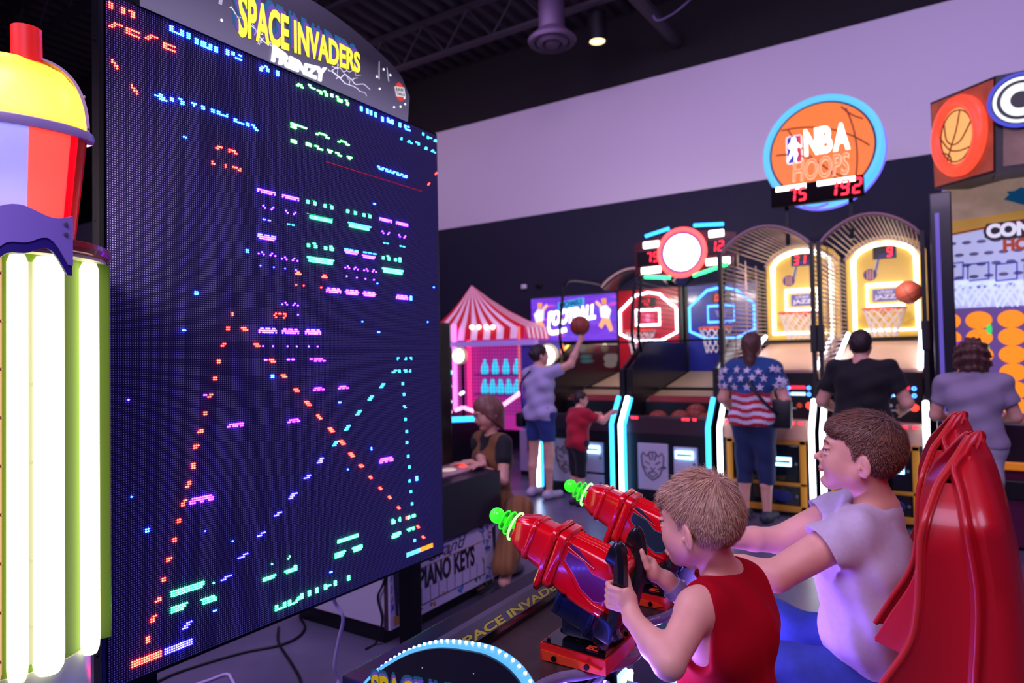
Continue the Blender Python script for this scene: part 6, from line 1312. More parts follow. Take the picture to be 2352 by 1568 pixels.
def open_hand(S, wr, d, pn, s=1.0, curl=.35, spread=.12, side=1):
    """relaxed hand: d along the fingers, pn out of the palm"""
    wr, d, pn = np.array(wr, float), N3(d), N3(pn); x = np.cross(d, pn) * side; pc = wr + d * .045 * s
    S.ell(pc, np.array((.048, .038, .014)) * s, np.stack([d, x, pn], 1), .01 * s); S.cone(wr, pc, .021 * s, .022 * s, .012 * s)
    for i, ln in enumerate((.068, .078, .072, .056)):
        b = wr + d * .085 * s + x * (1.5 - i) * .018 * s; dd = N3(d + x * (1.5 - i) * spread); p = b; cu = curl
        for j, (f, r0, r1) in enumerate(((.42, .0088, .0085), (.33, .0085, .008), (.25, .008, .0065))):
            e = p + N3(dd * math.cos(cu * (j + .4)) + pn * math.sin(cu * (j + .4))) * ln * f * s; S.cone(p, e, r0 * s, r1 * s, .004 * s); p = e
    t0 = wr + d * .022 * s + x * .026 * s; t1 = t0 + N3(d * .6 + x * .75 + pn * .3) * .036 * s; t2 = t1 + N3(d * .9 + x * .3 + pn * .4) * .030 * s
    S.cone(t0, t1, .0125 * s, .0105 * s, .008 * s); S.cone(t1, t2, .0102 * s, .008 * s, .003 * s)
def foot(S, an, fw, s=1.0, k=.012):
    an = np.array(an, float); fw = N3(fw); S.cone(an, an + np.array((0, 0, -.045 * s)) - fw * .02 * s, .036 * s, .034 * s, k); b = an.copy(); b[2] = .034 * s
    S.cone(b - fw * .045 * s, b + fw * .10 * s, .034 * s, .030 * s, k); b2 = b + fw * .10 * s; b2[2] = .026 * s; S.cone(b2, b2 + fw * .06 * s, .032 * s, .022 * s, k)

SKIN = mat('skin_fair', (226, 168, 146), .5, sss=.12, bump=(700, .06, .0004), vary=(25, .05))
LIPS = mat('lips', (206, 116, 112), .42, sss=.1)
EYEW = mat('eye_white', (225, 222, 226), .15); EYEI = mat('eye_iris', (70, 92, 120), .15); EYEP = mat('eye_pupil', (8, 8, 10), .1)
def lips_mi(F):
    def fn(c):
        q = (c - F.o) @ F.R / F.s; return ((q[:, 0] > .079) & (q[:, 2] < -.0468) & (q[:, 2] > -.0655) & (np.abs(q[:, 1]) < .0195 - np.abs(q[:, 2] + .056) * .9)).astype(int)
    return fn
def eyes(F, t, browcol):
    for sg in (1, -1):
        c = F.p(.0775, sg * .031, .003); b = MB(); b.ball(V(c), .0118 * F.s, 20, 14); e = b.build('eyeball', EYEW, t, 80)
        d = N3(F.f * .95 + F.l * sg * .26); b = MB(); b.ball(V(c + d * .0062 * F.s), .0064 * F.s, 18, 12); b.build('iris', EYEI, e, 40)
        b = MB(); b.ball(V(c + d * .0098 * F.s), .0031 * F.s, 14, 10); b.build('pupil', EYEP, e, 40)
        b = MB(); pts = [V(F.p(*q)) for q in ((.0885, sg * .016, .024), (.0890, sg * .026, .029), (.0845, sg * .037, .029), (.0745, sg * .047, .024))]; b.tube(spline(pts, 4), [.0012] + [.0026] * 11 + [.0008], 6); b.build('eyebrow', browcol, t, 60)
        b = MB(); pts = [V(F.p(*q)) for q in ((.0862, sg * .019, .0075), (.0892, sg * .028, .0115), (.0865, sg * .038, .0095), (.0800, sg * .045, .004))]; b.tube(spline(pts, 4), .0011, 5); b.build('eyelashes', EYEP, t, 60)
HB = [mat('hair_sand', (190, 148, 116), .45), mat('hair_sand_dark', (150, 110, 86), .5), mat('hair_sand_light', (214, 174, 138), .45)]
HD = [mat('hair_brown', (122, 82, 64), .45), mat('hair_brown_dark', (88, 56, 48), .5), mat('hair_brown_light', (152, 106, 80), .45)]
HK = mat('hair_dark', (40, 24, 24), .55, bump=(140, .5, .004)); HL = mat('hair_long_brown', (84, 50, 42), .5, bump=(120, .6, .004)); HG = mat('hair_light_brown', (124, 82, 70), .5, bump=(120, .6, .004))
# ------------------------------------------------------------------ seats
SEATM = mat('red_seat_shell', (186, 12, 26), .34, coat=.25, bump=(1500, .25, .0004))
SEATR = mat('red_seat_rim', (196, 40, 38), .35, coat=.2)
CF_ = [(990, 2226, 2231), (1010, 2213, 2240), (1060, 2184, 2263), (1104, 2150, 2281), (1150, 2132, 2298), (1198, 2116, 2312), (1241, 2107, 2322), (1283, 2105, 2333), (1326, 2104, 2340), (1390, 2101, 2350), (1458, 2090, 2360), (1509, 2065, 2366), (1564, 2025, 2372), (1640, 1975, 2376)]
RIDGE = [(990, 2228), (1060, 2186), (1130, 2208), (1198, 2219), (1249, 2228), (1305, 2240), (1368, 2246), (1454, 2243), (1564, 2235), (1640, 2230)]
def ip(tab, y, j=1): return float(np.interp(y, [q[0] for q in tab], [q[j] for q in tab]))
def seat(label, dx, dy):
    yc = 1.55
    rings = []; lip = []; ridge_l = []; back = []
    for py in [988, 990, 996, 1005, 1020, 1045, 1075, 1110, 1150, 1190, 1216, 1226, 1240, 1275, 1326, 1390, 1458, 1509, 1564, 1640]:
        xf, xb, xr = ip(CF_, py, 1), ip(CF_, py, 2), ip(RIDGE, py)
        hw = .012 + .175 * min(1, max(0, (py - 988) / 210)) ** .75          # half width across the seat
        yn = yc - hw; a, b_, r_ = PX(xf, py, y=yn), PX(xb, py, y=yn + .04), PX(xr, py, y=yn); z = a.z
        if r_.x < a.x + .012: r_.x = a.x + .012
        if b_.x < r_.x + .012: b_.x = r_.x + .012
        rec = .010 * min(1, max(0, (py - 1055) / 60)) * min(1, max(0, (1250 - py) / 45)); w = b_.x - a.x
        def P(x, y): return V((x + dx, y + dy, z))
        A = [P(a.x, yn + .012), P(a.x + .004, yn + .002), P(a.x + .012, yn + .000), P(a.x + .016, yn + .004 + rec), P(r_.x - .010, yn + .004 + rec), P(r_.x - .003, yn - .006), P(r_.x + .003, yn - .006), P(r_.x + .010, yn + .004), P(r_.x + (b_.x - r_.x) * .4, yn - .002), P(r_.x + (b_.x - r_.x) * .75, yn + .012), P(b_.x, yn + .04), P(b_.x + .012, yc - .3 * hw), P(b_.x + .016, yc)]
        y2 = lambda q: V((q.x, 2 * (yc + dy) - q.y, q.z)); Bk = [y2(q) for q in A[:-1]][::-1]
        inn = [V((a.x + .03 + dx, yc + dy + hw * .80, z)), V((a.x + min(.085, w * .5) + dx, yc + dy + hw * .55, z)), V((a.x + min(.105, w * .6) + dx, yc + dy, z)), V((a.x + min(.085, w * .5) + dx, yc + dy - hw * .55, z)), V((a.x + .03 + dx, yc + dy - hw * .80, z))]
        sc_ = {988: 0, 990: .25, 996: .55, 1005: .8, 1020: .93}.get(py, 1)
        if sc_ < 1: al_ = A + Bk + inn; ctr_ = sum(al_, V((0, 0, 0))) / len(al_); A, Bk, inn = [[ctr_ + (q - ctr_) * max(.02, sc_) for q in L_] for L_ in (A, Bk, inn)]
        rings.append(A + Bk + inn); lip.append(A[1].copy()); ridge_l.append(P(r_.x, yn - .005)); back.append(V((b_.x + dx, yn + .04 + dy, z)))
    t = thing('game_seat', label, 'seat', (.0 + dx, yc + dy, 0), 'game seats with pointed backs')
    b = MB(); b.loft(rings[::-1]); b.build('seat_back', SEATM, t, 50)
    lip = lip[2:]; rl_ = [.002] * 3 + [.0062] * (3 * len(lip) - 5); b = MB(); b.tube(spline(lip, 3), rl_, 8); o2 = [V((q.x, 2 * (yc + dy) - q.y, q.z)) for q in lip]; b2 = MB(); b2.tube(spline(o2, 3), rl_, 8)
    for bb_ in (b, b2): lab(bb_.build('seat_lip', SEATR, t, 60), 'paler rounded front lip')
    b = MB(); b.tube(spline(ridge_l[5:], 3), .0055, 8); lab(b.build('side_ridge', SEATM, t, 60), 'raised rib on the side')
    zb_ = rings[-1][0].z; 
    b = MB(); b.box((-.14 + dx, yc + dy, .40), (.50, .34, .10), None, .04); b.build('seat_pan', SEATM, t, 50)
    for sg in (-1, 1):
        b = MB(); b.ball((.03 + dx, yc + dy + sg * .150, .62), (.13, .04, .20), 18, 12); b.build('side_bolster', SEATM, t, 60)
    b = MB(); b.box((.03 + dx, yc + dy, .60), (.20, .30, .50), None, .04); b.build('lower_back', SEATM, t, 50)
    b = MB(); b.box((-.12 + dx, yc + dy, .20), (.32, .24, .40), None, .03); b.box((-.14 + dx, yc + dy, .02), (.55, .36, .04), None, .012); b.build('pedestal', BLACK, t, 40)
    return t
seat('nearer red plastic seat with a pointed back, at the right edge', 0, 0)
seat('farther red plastic seat with a pointed back, behind the boy in pale grey', -.01, .47)

# ------------------------------------------------------------------ younger boy in the red sleeveless shirt
t = thing('person', 'young boy with sandy hair in a red sleeveless shirt, gripping the nearer ray gun', 'person', (-.36, 1.53, 0))
f1 = N3((-.975, .215, 0)); l1 = N3((-.215, -.975, 0))
F1h = Frame(PX(1606, 1204, d=1.50), (-.945, .28, -.05), (0, 0, 1), .94)
shL, elL = np.array(PX(1600, 1396, d=1.42)), np.array(PX(1536, 1522, d=1.295)); shR = shL - l1 * .225 + np.array((0, 0, .005))
gA = P1(-.034, .070, -.055); gB = P1(.012, .072, .104); gC = P1(-.020, .078, .016); Ax = N3(gB - gA)
hA = P1(-.034, -.070, -.055); hB = P1(.012, -.072, .104); hC = P1(-.020, -.078, .034); Bx = N3(hB - hA)
back_ = np.array((.93, 0, .10)); 
nL = N3(np.array((.80, -.60, 0)) - Ax * np.dot(np.array((.80, -.60, 0)), Ax)); fL = np.cross(Ax, nL); fL = fL if fL[0] < 0 else -fL
nR = N3(np.array((.80, .60, 0)) - Bx * np.dot(np.array((.80, .60, 0)), Bx)); fR = np.cross(Bx, nR); fR = fR if fR[0] < 0 else -fR
wrL = np.array(gC) + nL * .050 - Ax * .030 - fL * .010; wrR = np.array(hC) + nR * .062 - Bx * .022 - fR * .012
elR = np.array(PX(1640, 1450, d=1.60)); nk = np.array(PX(1664, 1316, d=1.53)); M_ = (shL + shR) / 2
pel = np.array((-.435, 1.545, .56))
S = SDF((-.80, 1.15, -.0), (-.20, 1.86, 1.30), .0032)
def torso1(S, o=0.0, k=.04):
    ch = M_ + np.array((.012, 0, -.085)); S.cone(shL - l1 * .035 + np.array((.012, 0, -.008)), shR + l1 * .035 + np.array((.012, 0, -.008)), .044 + o, .044 + o, k)
    S.cone(ch + l1 * .052, ch - l1 * .052, .078 + o, .078 + o, k); w_ = ch * .5 + pel * .5; S.cone(w_ + l1 * .045, w_ - l1 * .045, .076 + o, .076 + o, k); S.cone(pel + l1 * .055, pel - l1 * .055, .078 + o, .078 + o, k)
    S.cone(ch, w_, .082 + o, .080 + o, k); S.cone(w_, pel, .080 + o, .078 + o, k)
torso1(S); ch1 = M_ + np.array((.012, 0, -.085))
S.cone(nk + np.array((.004, 0, -.02)), F1h.p(-.022, 0, -.045), .043, .041, .02); S.cone(nk, shL + np.array((.012, .02, .015)), .030, .030, .03); S.cone(nk, shR + np.array((.012, -.02, .015)), .030, .030, .03)
head(S, F1h)
arm(S, shL, elL, wrL, (.040, .0315, .030, .0205)); arm(S, shR, elR, wrR, (.040, .0315, .029, .0205))
S.ell(shL + l1 * .004 + np.array((0, 0, -.01)), (.042, .042, .050), None, .02)
grip_hand(S, wrL, gC, Ax, nL, fL, .0185, .80); grip_hand(S, wrR, hC, Bx, nR, fR, .0185, .80)
hipL, hipR = pel + l1 * .075, pel - l1 * .075; knL, knR = hipL + np.array((-.30, -.03, -.0)), hipR + np.array((-.30, .03, 0))
for h_, k_ in ((hipL, knL), (hipR, knR)): S.cone(h_, k_, .065, .050, .03); S.cone(k_, (k_[0] + .02, k_[1], .08), .046, .030, .02); foot(S, (k_[0] + .02, k_[1], .075), (-1, 0, 0), .72)
S.build('body', [SKIN, LIPS], t, lips_mi(F1h)); eyes(F1h, t, HB[1])
RED1 = mat('red_jersey', (160, 0, 22), .92, spec=.15, bump=(900, .25, .0006))
S = SDF((-.62, 1.30, .44), (-.20, 1.80, 1.08), .0034); torso1(S, .013)
S.cone(nk + np.array((0, 0, -.012)), shL - l1 * .02 + np.array((.010, 0, .014)), .042, .036, .03); S.cone(nk + np.array((0, 0, -.012)), shR + l1 * .02 + np.array((.010, 0, .014)), .042, .036, .03)
S.warp(lambda X, Y, Z: .0035 * np.sin(38 * (X * .4 + Z * .7) + 14 * Y) * np.clip((1.0 - Z) * 5, 0, 1) + .0025 * np.sin(70 * Y + 22 * Z + 9 * X))
for sh_, sg in ((shL, 1), (shR, -1)):
    o_ = sh_ + l1 * sg * .040; S.cone(o_ + np.array((0, 0, .05)), o_ + np.array((.004, 0, -.10)), .054, .040, .010, '-')
S.cone(nk + np.array((-.012, 0, .0)), F1h.p(-.02, 0, -.02), .050, .070, .006, '-')
for (p, q, r_) in ((shL + np.array((.02, .02, -.09)), ch1 + np.array((.05, -.02, -.06)), .007), (shL + np.array((.03, .03, -.02)), ch1 + np.array((.08, .03, .0)), .006), (pel + np.array((.08, -.07, .10)), pel + np.array((.10, .04, .16)), .008), (pel + np.array((.07, -.06, .18)), pel + np.array((.09, .02, .26)), .007), (nk + np.array((.03, -.05, -.03)), ch1 + np.array((.08, -.01, .05)), .005)): S.cone(p, q, r_, r_ * .4, .014, '-')
S.build('sleeveless_shirt', RED1, t)
b = MB(); c_ = nk + np.array((-.010, 0, -.004)); tl = N3(F1h.p(-.02, 0, -.04) - nk); u_ = N3(np.cross(tl, l1)); b.tube([V(c_ + .053 * (math.cos(a) * l1 * 1.02 + math.sin(a) * u_)) for a in np.linspace(0, 2 * math.pi, 33)[:-1]], .0058, 8, closed=True); b.build('collar', RED1, t, 60)
S = SDF((-.75, 1.30, .38), (-.20, 1.80, .70), .006); S.cone(pel + l1 * .06, pel - l1 * .06, .098, .098, .03)
for h_, k_ in ((hipL, knL), (hipR, knR)): S.cone(h_, k_ * .95 + h_ * .05, .078, .070, .03)
S.plane((0, 0, .645), (0, 0, 1)); S.build('shorts', mat('dark_shorts', (30, 32, 60), .8), t)
b = MB(); ax_ = N3(elR - wrR); c_ = wrR + ax_ * .030; b.tube([V(c_ + ax_ * (j - 2) * .0058 + q) for j in range(5) for q in [np.zeros(3)]], [.0265, .0275, .028, .0285, .0285], 24); lab(b.build('wristband', mat('grey_knit_band', (140, 134, 176), .85, bump=(1200, .5, .0008)), t, 50), 'ribbed grey wristband')
# hair: a cap with thousands of strands combed from the crown
def haircut(F, name, t, mats, n, top, length, cutline, seed, fringe=True, facecut=False, ramp=.02, w=.0011, lift=.003):
    lo = F.o - .16 * F.s; S = SDF(lo, F.o + .18 * F.s, .003); z = F.s
    S.ell(F.p(-.015, 0, .037), np.array((.0985, .0760, .083)) * z, F.R, .004); S.ell(F.p(-.036, 0, .017), np.array((.0745, .0722, .0685)) * z, F.R, .02 * z); S.ell(F.p(-.012, 0, .060), np.array((.088, .064, .062 + top)) * z, F.R, .02 * z)
    if fringe: S.ell(F.p(.048, 0, .066), np.array((.044, .056, .028)) * z, F.R, .02 * z); S.ell(F.p(fringe[0], .004, fringe[1]), np.array((fringe[2], .044, .018)) * z, F.R, .012 * z)
    a, b_ = cutline; nn = F.f * a[0] - F.u; p0 = F.p(0, 0, a[1]); S.plane(p0, F.f * a[0] - F.u, .006)
    if b_: S.plane(F.p(b_[1], 0, 0), F.f * 1.0 - F.u * b_[0], .006)
    S.plane(F.p(0, 0, -.072), -F.u, .006)
    for sg in (1, -1): S.ell(F.p(-.012, sg * .083, -.010), np.array((.024, .020, .034)) * z, F.R, .006, '-'); S.ell(F.p(.052, sg * .062, -.006), np.array((.036, .034, .050)) * z, F.R, .012, '-')
    if facecut: S.ell(F.p(.086, 0, -.03), np.array((.064, .11, .082)) * z, F.R, .006, '-')
    v, q = S.mesh(); o = make_obj(name, v, q, mats[1], t, 180)
    cr = F.p(-.062, .012, .120)
    def flow(P):
        d = P - cr; d = d / np.linalg.norm(d, axis=1, keepdims=True); loc = (P - F.o) @ F.R / z; fwd = np.clip(loc[:, 2:3] * 9, 0, 1) * np.clip((loc[:, 0:1] + .06) * 10, 0, 1)
        return d * 1.0 + F.f[None] * fwd * .9 - F.u[None] * (1 - fwd) * .45
    def ln(P): loc = (P - F.o) @ F.R / z; return length[0] + (length[1] - length[0]) * np.clip((loc[:, 2] - ramp) * 18, 0, 1)
    st = strands(F, v, q, n, ln, mats, t, flow, seed=seed, w=w, lift=lift)
    return v, q
haircut(F1h, 'hair', t, HB, 24000, .010, (.012, .034), ((.55, -.018), None), 3, fringe=(.074, .050, .019), w=.0006, lift=.0022)

# ------------------------------------------------------------------ older boy in the pale grey T-shirt
t = thing('person', 'older boy with short brown hair in a pale grey T-shirt and blue shorts', 'person', (-.12, 2.09, 0))
f2 = N3((-.995, -.06, 0)); l2 = N3((.06, -.995, 0))
F2h = Frame(PX(1972, 1047, d=1.83), (-.985, -.055, .165), (0, 0, 1), 1.0)
nk = np.array(PX(2016, 1166, d=1.85)); shL = np.array(PX(1936, 1232, d=1.745)); shR = shL - l2 * .315 + np.array((-.02, 0, .0)); elL = np.array(PX(1782, 1322, d=1.725)); M_ = (shL + shR) / 2 + np.array((.045, 0, 0))
gA, gB, gC = P2(-.034, .070, -.055), P2(.012, .072, .104), P2(-.020, .078, .020); Ax = N3(gB - gA); hA, hB, hC = P2(-.034, -.070, -.055), P2(.012, -.072, .104), P2(-.020, -.078, .030); Bx = N3(hB - hA)
nL = N3(np.array((.80, -.60, 0)) - Ax * np.dot(np.array((.80, -.60, 0)), Ax)); fL = np.cross(Ax, nL); fL = fL if fL[0] < 0 else -fL
nR = N3(np.array((.80, .60, 0)) - Bx * np.dot(np.array((.80, .60, 0)), Bx)); fR = np.cross(Bx, nR); fR = fR if fR[0] < 0 else -fR
wrL = np.array(gC) + nL * .058 - Ax * .020 - fL * .01; wrR = np.array(hC) + nR * .060 - Bx * .02 - fR * .012
elR = np.array(PX(1790, 1240, d=2.03)); pel = np.array((-.115, 2.09, .585))
S = SDF((-.80, 1.68, 0), (.16, 2.52, 1.40), .0040)
ch = np.array(PX(1985, 1290, d=1.86)); ch = np.array((ch[0], 2.09, ch[2])); wa = np.array((-.150, 2.09, .745))
def torso2(S, o=0.0, k=.05):
    S.cone(shL - l2 * .05 + np.array((.035, 0, -.012)), shR + l2 * .05 + np.array((.04, 0, -.012)), .056 + o, .056 + o, k); S.cone(ch + l2 * .065, ch - l2 * .065, .108 + o, .108 + o, k)
    S.cone(wa + l2 * .060, wa - l2 * .060, .118 + o, .118 + o, k); S.cone(pel + l2 * .07, pel - l2 * .07, .112 + o, .112 + o, k); S.cone(ch, wa, .112 + o, .118 + o, k); S.cone(wa, pel, .116 + o, .112 + o, k)
torso2(S, -.004)
S.cone(nk + np.array((.008, 0, -.02)), F2h.p(-.020, 0, -.045), .050, .047, .02); S.cone(nk, shL + np.array((.03, .04, .012)), .036, .036, .04); S.cone(nk, shR + np.array((.03, -.04, .012)), .036, .036, .04)
head(S, F2h)
arm(S, shL, elL, wrL, (.050, .041, .036, .024)); arm(S, shR, elR, wrR, (.050, .041, .036, .024))
grip_hand(S, wrL, gC, Ax, nL, fL, .0185, .90); grip_hand(S, wrR, hC, Bx, nR, fR, .0185, .90)
hipL, hipR = pel + l2 * .085, pel - l2 * .085; knL, knR = np.array((-.50, 1.955, .60)), np.array((-.50, 2.24, .62))
for h_, k_ in ((hipL, knL), (hipR, knR)): S.cone(h_, k_, .082, .062, .03); S.cone(k_, (k_[0] + .03, k_[1], .09), .054, .036, .02); foot(S, (k_[0] + .03, k_[1], .085), (-1, 0, 0), .9)
S.build('body', [SKIN, LIPS], t, lips_mi(F2h)); eyes(F2h, t, HD[0])
GREYT = mat('pale_grey_jersey', (196, 184, 204), .85, sheen=.2, bump=(1000, .22, .0006), vary=(60, .05))
S = SDF((-.56, 1.70, .40), (.16, 2.52, 1.16), .0042); torso2(S, .012)
S.cone(nk + np.array((.004, 0, -.010)), shL + np.array((.028, .03, .018)), .050, .046, .04); S.cone(nk + np.array((.004, 0, -.010)), shR + np.array((.028, -.03, .018)), .050, .046, .04)
for sh_, el_ in ((shL, elL), (shR, elR)): S.cone(sh_ + np.array((.02, 0, .004)), sh_ + (el_ - sh_) * .62, .064, .070, .03)
S.warp(lambda X, Y, Z: .0050 * np.sin(30 * (X * .8 - Z * .55) + 8 * Y) * np.clip((1.02 - Z) * 4, 0, 1) * np.clip((Z - .45) * 6, 0, 1) + .0035 * np.sin(55 * (X * .5 + Z * .9) - 20 * Y) + .002 * np.sin(95 * X + 31 * Z))
for sh_, el_ in ((shL, elL), (shR, elR)):
    d_ = N3(el_ - sh_); S.cone(sh_ + d_ * .165, sh_ + d_ * .40, .115, .13, .004, '-')
S.cone(nk + np.array((-.012, 0, .010)), F2h.p(-.02, 0, -.01), .056, .085, .006, '-')
ap = shL + np.array((.03, .02, -.06))
for (p, q, r_) in ((ap, ap + np.array((.07, .0, -.09)), .008), (ap + np.array((-.01, .0, -.03)), ap + np.array((.03, -.01, -.20)), .009), (ap + np.array((.0, 0, -.01)), ap + np.array((.10, .0, -.02)), .006), (wa + np.array((-.09, -.10, .02)), wa + np.array((.08, -.12, -.06)), .009), (wa + np.array((-.06, -.12, -.05)), wa + np.array((.09, -.12, -.12)), .009), (wa + np.array((-.10, -.08, .08)), wa + np.array((.02, -.13, .06)), .007), (pel + np.array((-.08, -.12, .06)), pel + np.array((.08, -.13, .03)), .009), (nk + np.array((.03, -.05, -.02)), shL + np.array((.05, .02, .0)), .005)): S.cone(p, q, r_, r_ * .35, .016, '-')
S.build('t_shirt', GREYT, t)
b = MB(); tl = N3(F2h.p(-.02, 0, -.04) - nk); u_ = N3(np.cross(tl, l2)); c_ = nk + np.array((-.010, 0, .004)); b.tube([V(c_ + .0605 * (math.cos(a) * l2 * 1.0 + math.sin(a) * u_)) for a in np.linspace(0, 2 * math.pi, 37)[:-1]], .0065, 8, closed=True); b.build('collar', GREYT, t, 60)
S = SDF((-.56, 1.75, .40), (.10, 2.45, .82), .0055); S.cone(pel + l2 * .07, pel - l2 * .07, .122, .122, .03)
for h_, k_ in ((hipL, knL), (hipR, knR)): S.cone(h_, k_, .100, .088, .03)
S.warp(lambda X, Y, Z: .004 * np.sin(45 * X + 30 * Z + 10 * Y) + .003 * np.sin(80 * Z - 25 * X)); S.plane((-.47, 0, 0), (-1, 0, 0)); S.plane((0, 0, .70), (.25, 0, 1))
S.build('shorts', mat('blue_denim', (46, 70, 150), .85, bump=(1300, .3, .0006), vary=(40, .12)), t)
haircut(F2h, 'hair', t, HD, 24000, .004, (.008, .030), ((.75, -.030), None), 5, facecut=True, ramp=.05, fringe=(.068, .070, .013), w=.0007, lift=.0042)
# ------------------------------------------------------------------ people further back
def standing(label, at, face, h, top_m, bot_m, hair_m, hair='short', arms=None, lean=0.0, top='tee', bottom='shorts', shoes=(60, 56, 66), bulk=1.0, head_f=None, vox=.0085, knee=.28, stance=.085, waist=.585, collar=True, skin=None):
    """a standing figure; arms: {'L': (elbow, wrist, fingers), ...} as offsets from the shoulder in (forward, left, up) metres for a 1.7 m body"""
    k = h / 1.70; f = N3((face[0], face[1], 0)); l = N3(np.cross((0, 0, 1), f)); B = np.array((at[0], at[1], 0.0)); z = np.array((0, 0, 1.0)); SKM = skin or SKIN
    P = lambda a, b, c: B + (f * (a + lean * max(0, c - .9)) + l * b + z * c) * k
    t = thing('person', label, 'person', (at[0], at[1], 0))
    an = {s_: P(-.01, s_ * stance, .085) for s_ in (1, -1)}; kn = {s_: P(.015, s_ * (stance * .95), .48) for s_ in (1, -1)}; hp = {s_: P(0, s_ * .085, .90) for s_ in (1, -1)}; sh = {s_: P(0, s_ * .165 * (.5 + .5 * bulk), 1.385) for s_ in (1, -1)}
    nk, hd = P(-.01, 0, 1.44), None; F = Frame(P(.015, 0, 1.585), head_f if head_f is not None else f, (0, 0, 1), k * 1.03)
    A = {}
    for s_, key in ((1, 'L'), (-1, 'R')):
        e, w, d = (arms or {}).get(key, ((-.03, .06, -.28), (.06, .07, -.50), (.25, 0, -1)))
        T_ = lambda q: (f * q[0] + l * q[1] * (s_ if True else 1) + z * q[2]) * k
        A[s_] = (sh[s_] + T_(e), sh[s_] + T_(w), N3(f * d[0] + l * d[1] * s_ + z * d[2]))
    pts = np.array([P(0, 0, 0), P(0, 0, 1.75)] + [q for s_ in A for q in A[s_][:2]]); lo = pts.min(0) - .30 * k; hi = pts.max(0) + .30 * k; lo[2] = min(lo[2], -.01)
    def torso(S, o=0.0, kk=.06 * k):
        S.cone(sh[1] - l * .03 * k, sh[-1] + l * .03 * k, (.060 + o) * k, (.060 + o) * k, kk)
        for (zz, w, r) in ((1.27, .075, .108), (1.10, .055 + .03 * (bulk - 1), .100), (.94, .085, .112)):
            c = P(0, 0, zz); r *= bulk ** .6; S.cone(c + l * w * k, c - l * w * k, (r + o) * k, (r + o) * k, kk)
        S.cone(P(0, 0, 1.27), P(0, 0, 1.10), (.108 * bulk ** .6 + o) * k, (.10 * bulk ** .6 + o) * k, kk); S.cone(P(0, 0, 1.10), P(0, 0, .94), (.10 * bulk ** .6 + o) * k, (.11 * bulk ** .6 + o) * k, kk)
    S = SDF(lo, hi, vox); torso(S)
    S.cone(nk, F.p(-.02, 0, -.045), .050 * k, .048 * k, .03 * k); S.cone(nk, sh[1] * .6 + nk * .4, .045 * k, .04 * k, .05 * k); S.cone(nk, sh[-1] * .6 + nk * .4, .045 * k, .04 * k, .05 * k)
    head(S, F, k=1.0)
    for s_ in (1, -1):
        arm(S, sh[s_], A[s_][0], A[s_][1], tuple(r * k * (.5 + .5 * bulk) for r in (.050, .042, .038, .026)), .02 * k)
        open_hand(S, A[s_][1], A[s_][2], N3(l * -s_ + f * .2), k * 1.05, .4, .12, s_)
        S.cone(hp[s_], kn[s_], .085 * k * (.6 + .4 * bulk), .056 * k, .04 * k); m_ = kn[s_] * .65 + an[s_] * .35; S.cone(kn[s_], m_ - f * .012 * k, .054 * k, .052 * k, .02 * k); S.cone(m_ - f * .012 * k, an[s_], .052 * k, .034 * k, .02 * k); foot(S, an[s_], f + l * s_ * .15, k)
    S.build('body', [SKM, LIPS], t, lips_mi(F))
    if vox < .0095: eyes(F, t, hair_m)
    # top
    S = SDF(lo, hi, vox); torso(S, .016)
    S.cone(nk - z * .01 * k, sh[1], .055 * k, .052 * k, .05 * k); S.cone(nk - z * .01 * k, sh[-1], .055 * k, .052 * k, .05 * k)
    if top == 'tee':
        for s_ in (1, -1): S.cone(sh[s_], sh[s_] + (A[s_][0] - sh[s_]) * .55, .066 * k * (.5 + .5 * bulk), .068 * k * (.5 + .5 * bulk), .03 * k)
    S.warp(lambda X, Y, Z: .006 * np.sin(26 * X + 18 * Z + 9 * Y) + .004 * np.sin(44 * Z - 17 * X))
    if top == 'tee':
        for s_ in (1, -1): d_ = N3(A[s_][0] - sh[s_]); L_ = np.linalg.norm(A[s_][0] - sh[s_]); S.cone(sh[s_] + d_ * (L_ * .55 + .12 * k), sh[s_] + d_ * (L_ * .55 + .32 * k), .12 * k, .12 * k, .004, '-')
    S.plane(P(0, 0, waist * 1.44), -z); S.cone(nk + z * .02 * k, F.p(-.01, 0, 0), .056 * k, .09 * k, .006, '-')
    topo = S.build('t_shirt' if top == 'tee' else 'top', top_m, t) if not callable(top_m) else S.build('t_shirt', top_m(None), t, lambda c: top_m(c, P, f, l, k))
    # bottom
    S = SDF(lo, (hi[0], hi[1], 1.15 * k), vox); c = P(0, 0, .94); S.cone(c + l * .085 * k, c - l * .085 * k, .120 * k * bulk ** .5, .120 * k * bulk ** .5, .04 * k); S.cone(c, P(0, 0, 1.03), .118 * k * bulk ** .5, .112 * k * bulk ** .5, .04 * k)
    for s_ in (1, -1):
        S.cone(hp[s_], kn[s_], .100 * k * (.6 + .4 * bulk), .078 * k, .05 * k)
        if bottom in ('capri', 'long'): S.cone(kn[s_], an[s_] + z * .06 * k, .076 * k, .060 * k, .02 * k)
    S.warp(lambda X, Y, Z: .004 * np.sin(30 * Z + 16 * X)); S.plane(P(0, 0, {'shorts': knee * 1.7, 'capri': knee * 1.7, 'long': .10}[bottom]), -z)
    S.plane(P(0, 0, 1.04), z); S.build('shorts' if bottom == 'shorts' else 'trousers', bot_m, t)
    for s_ in (1, -1):
        S = SDF(an[s_] - .22 * k, an[s_] + np.array((.22, .22, .12)) * k, vox * .8); b_ = an[s_].copy(); b_[2] = .045 * k; fw = N3(f + l * s_ * .15); S.cone(b_ - fw * .05 * k, b_ + fw * .15 * k, .044 * k, .038 * k, .02); S.cone(b_ - fw * .03 * k, an[s_] + z * .0, .044 * k, .042 * k, .02); S.plane((0, 0, .002), -z); S.build('shoe', mat('shoe_%d_%d_%d' % shoes, shoes, .6), t)
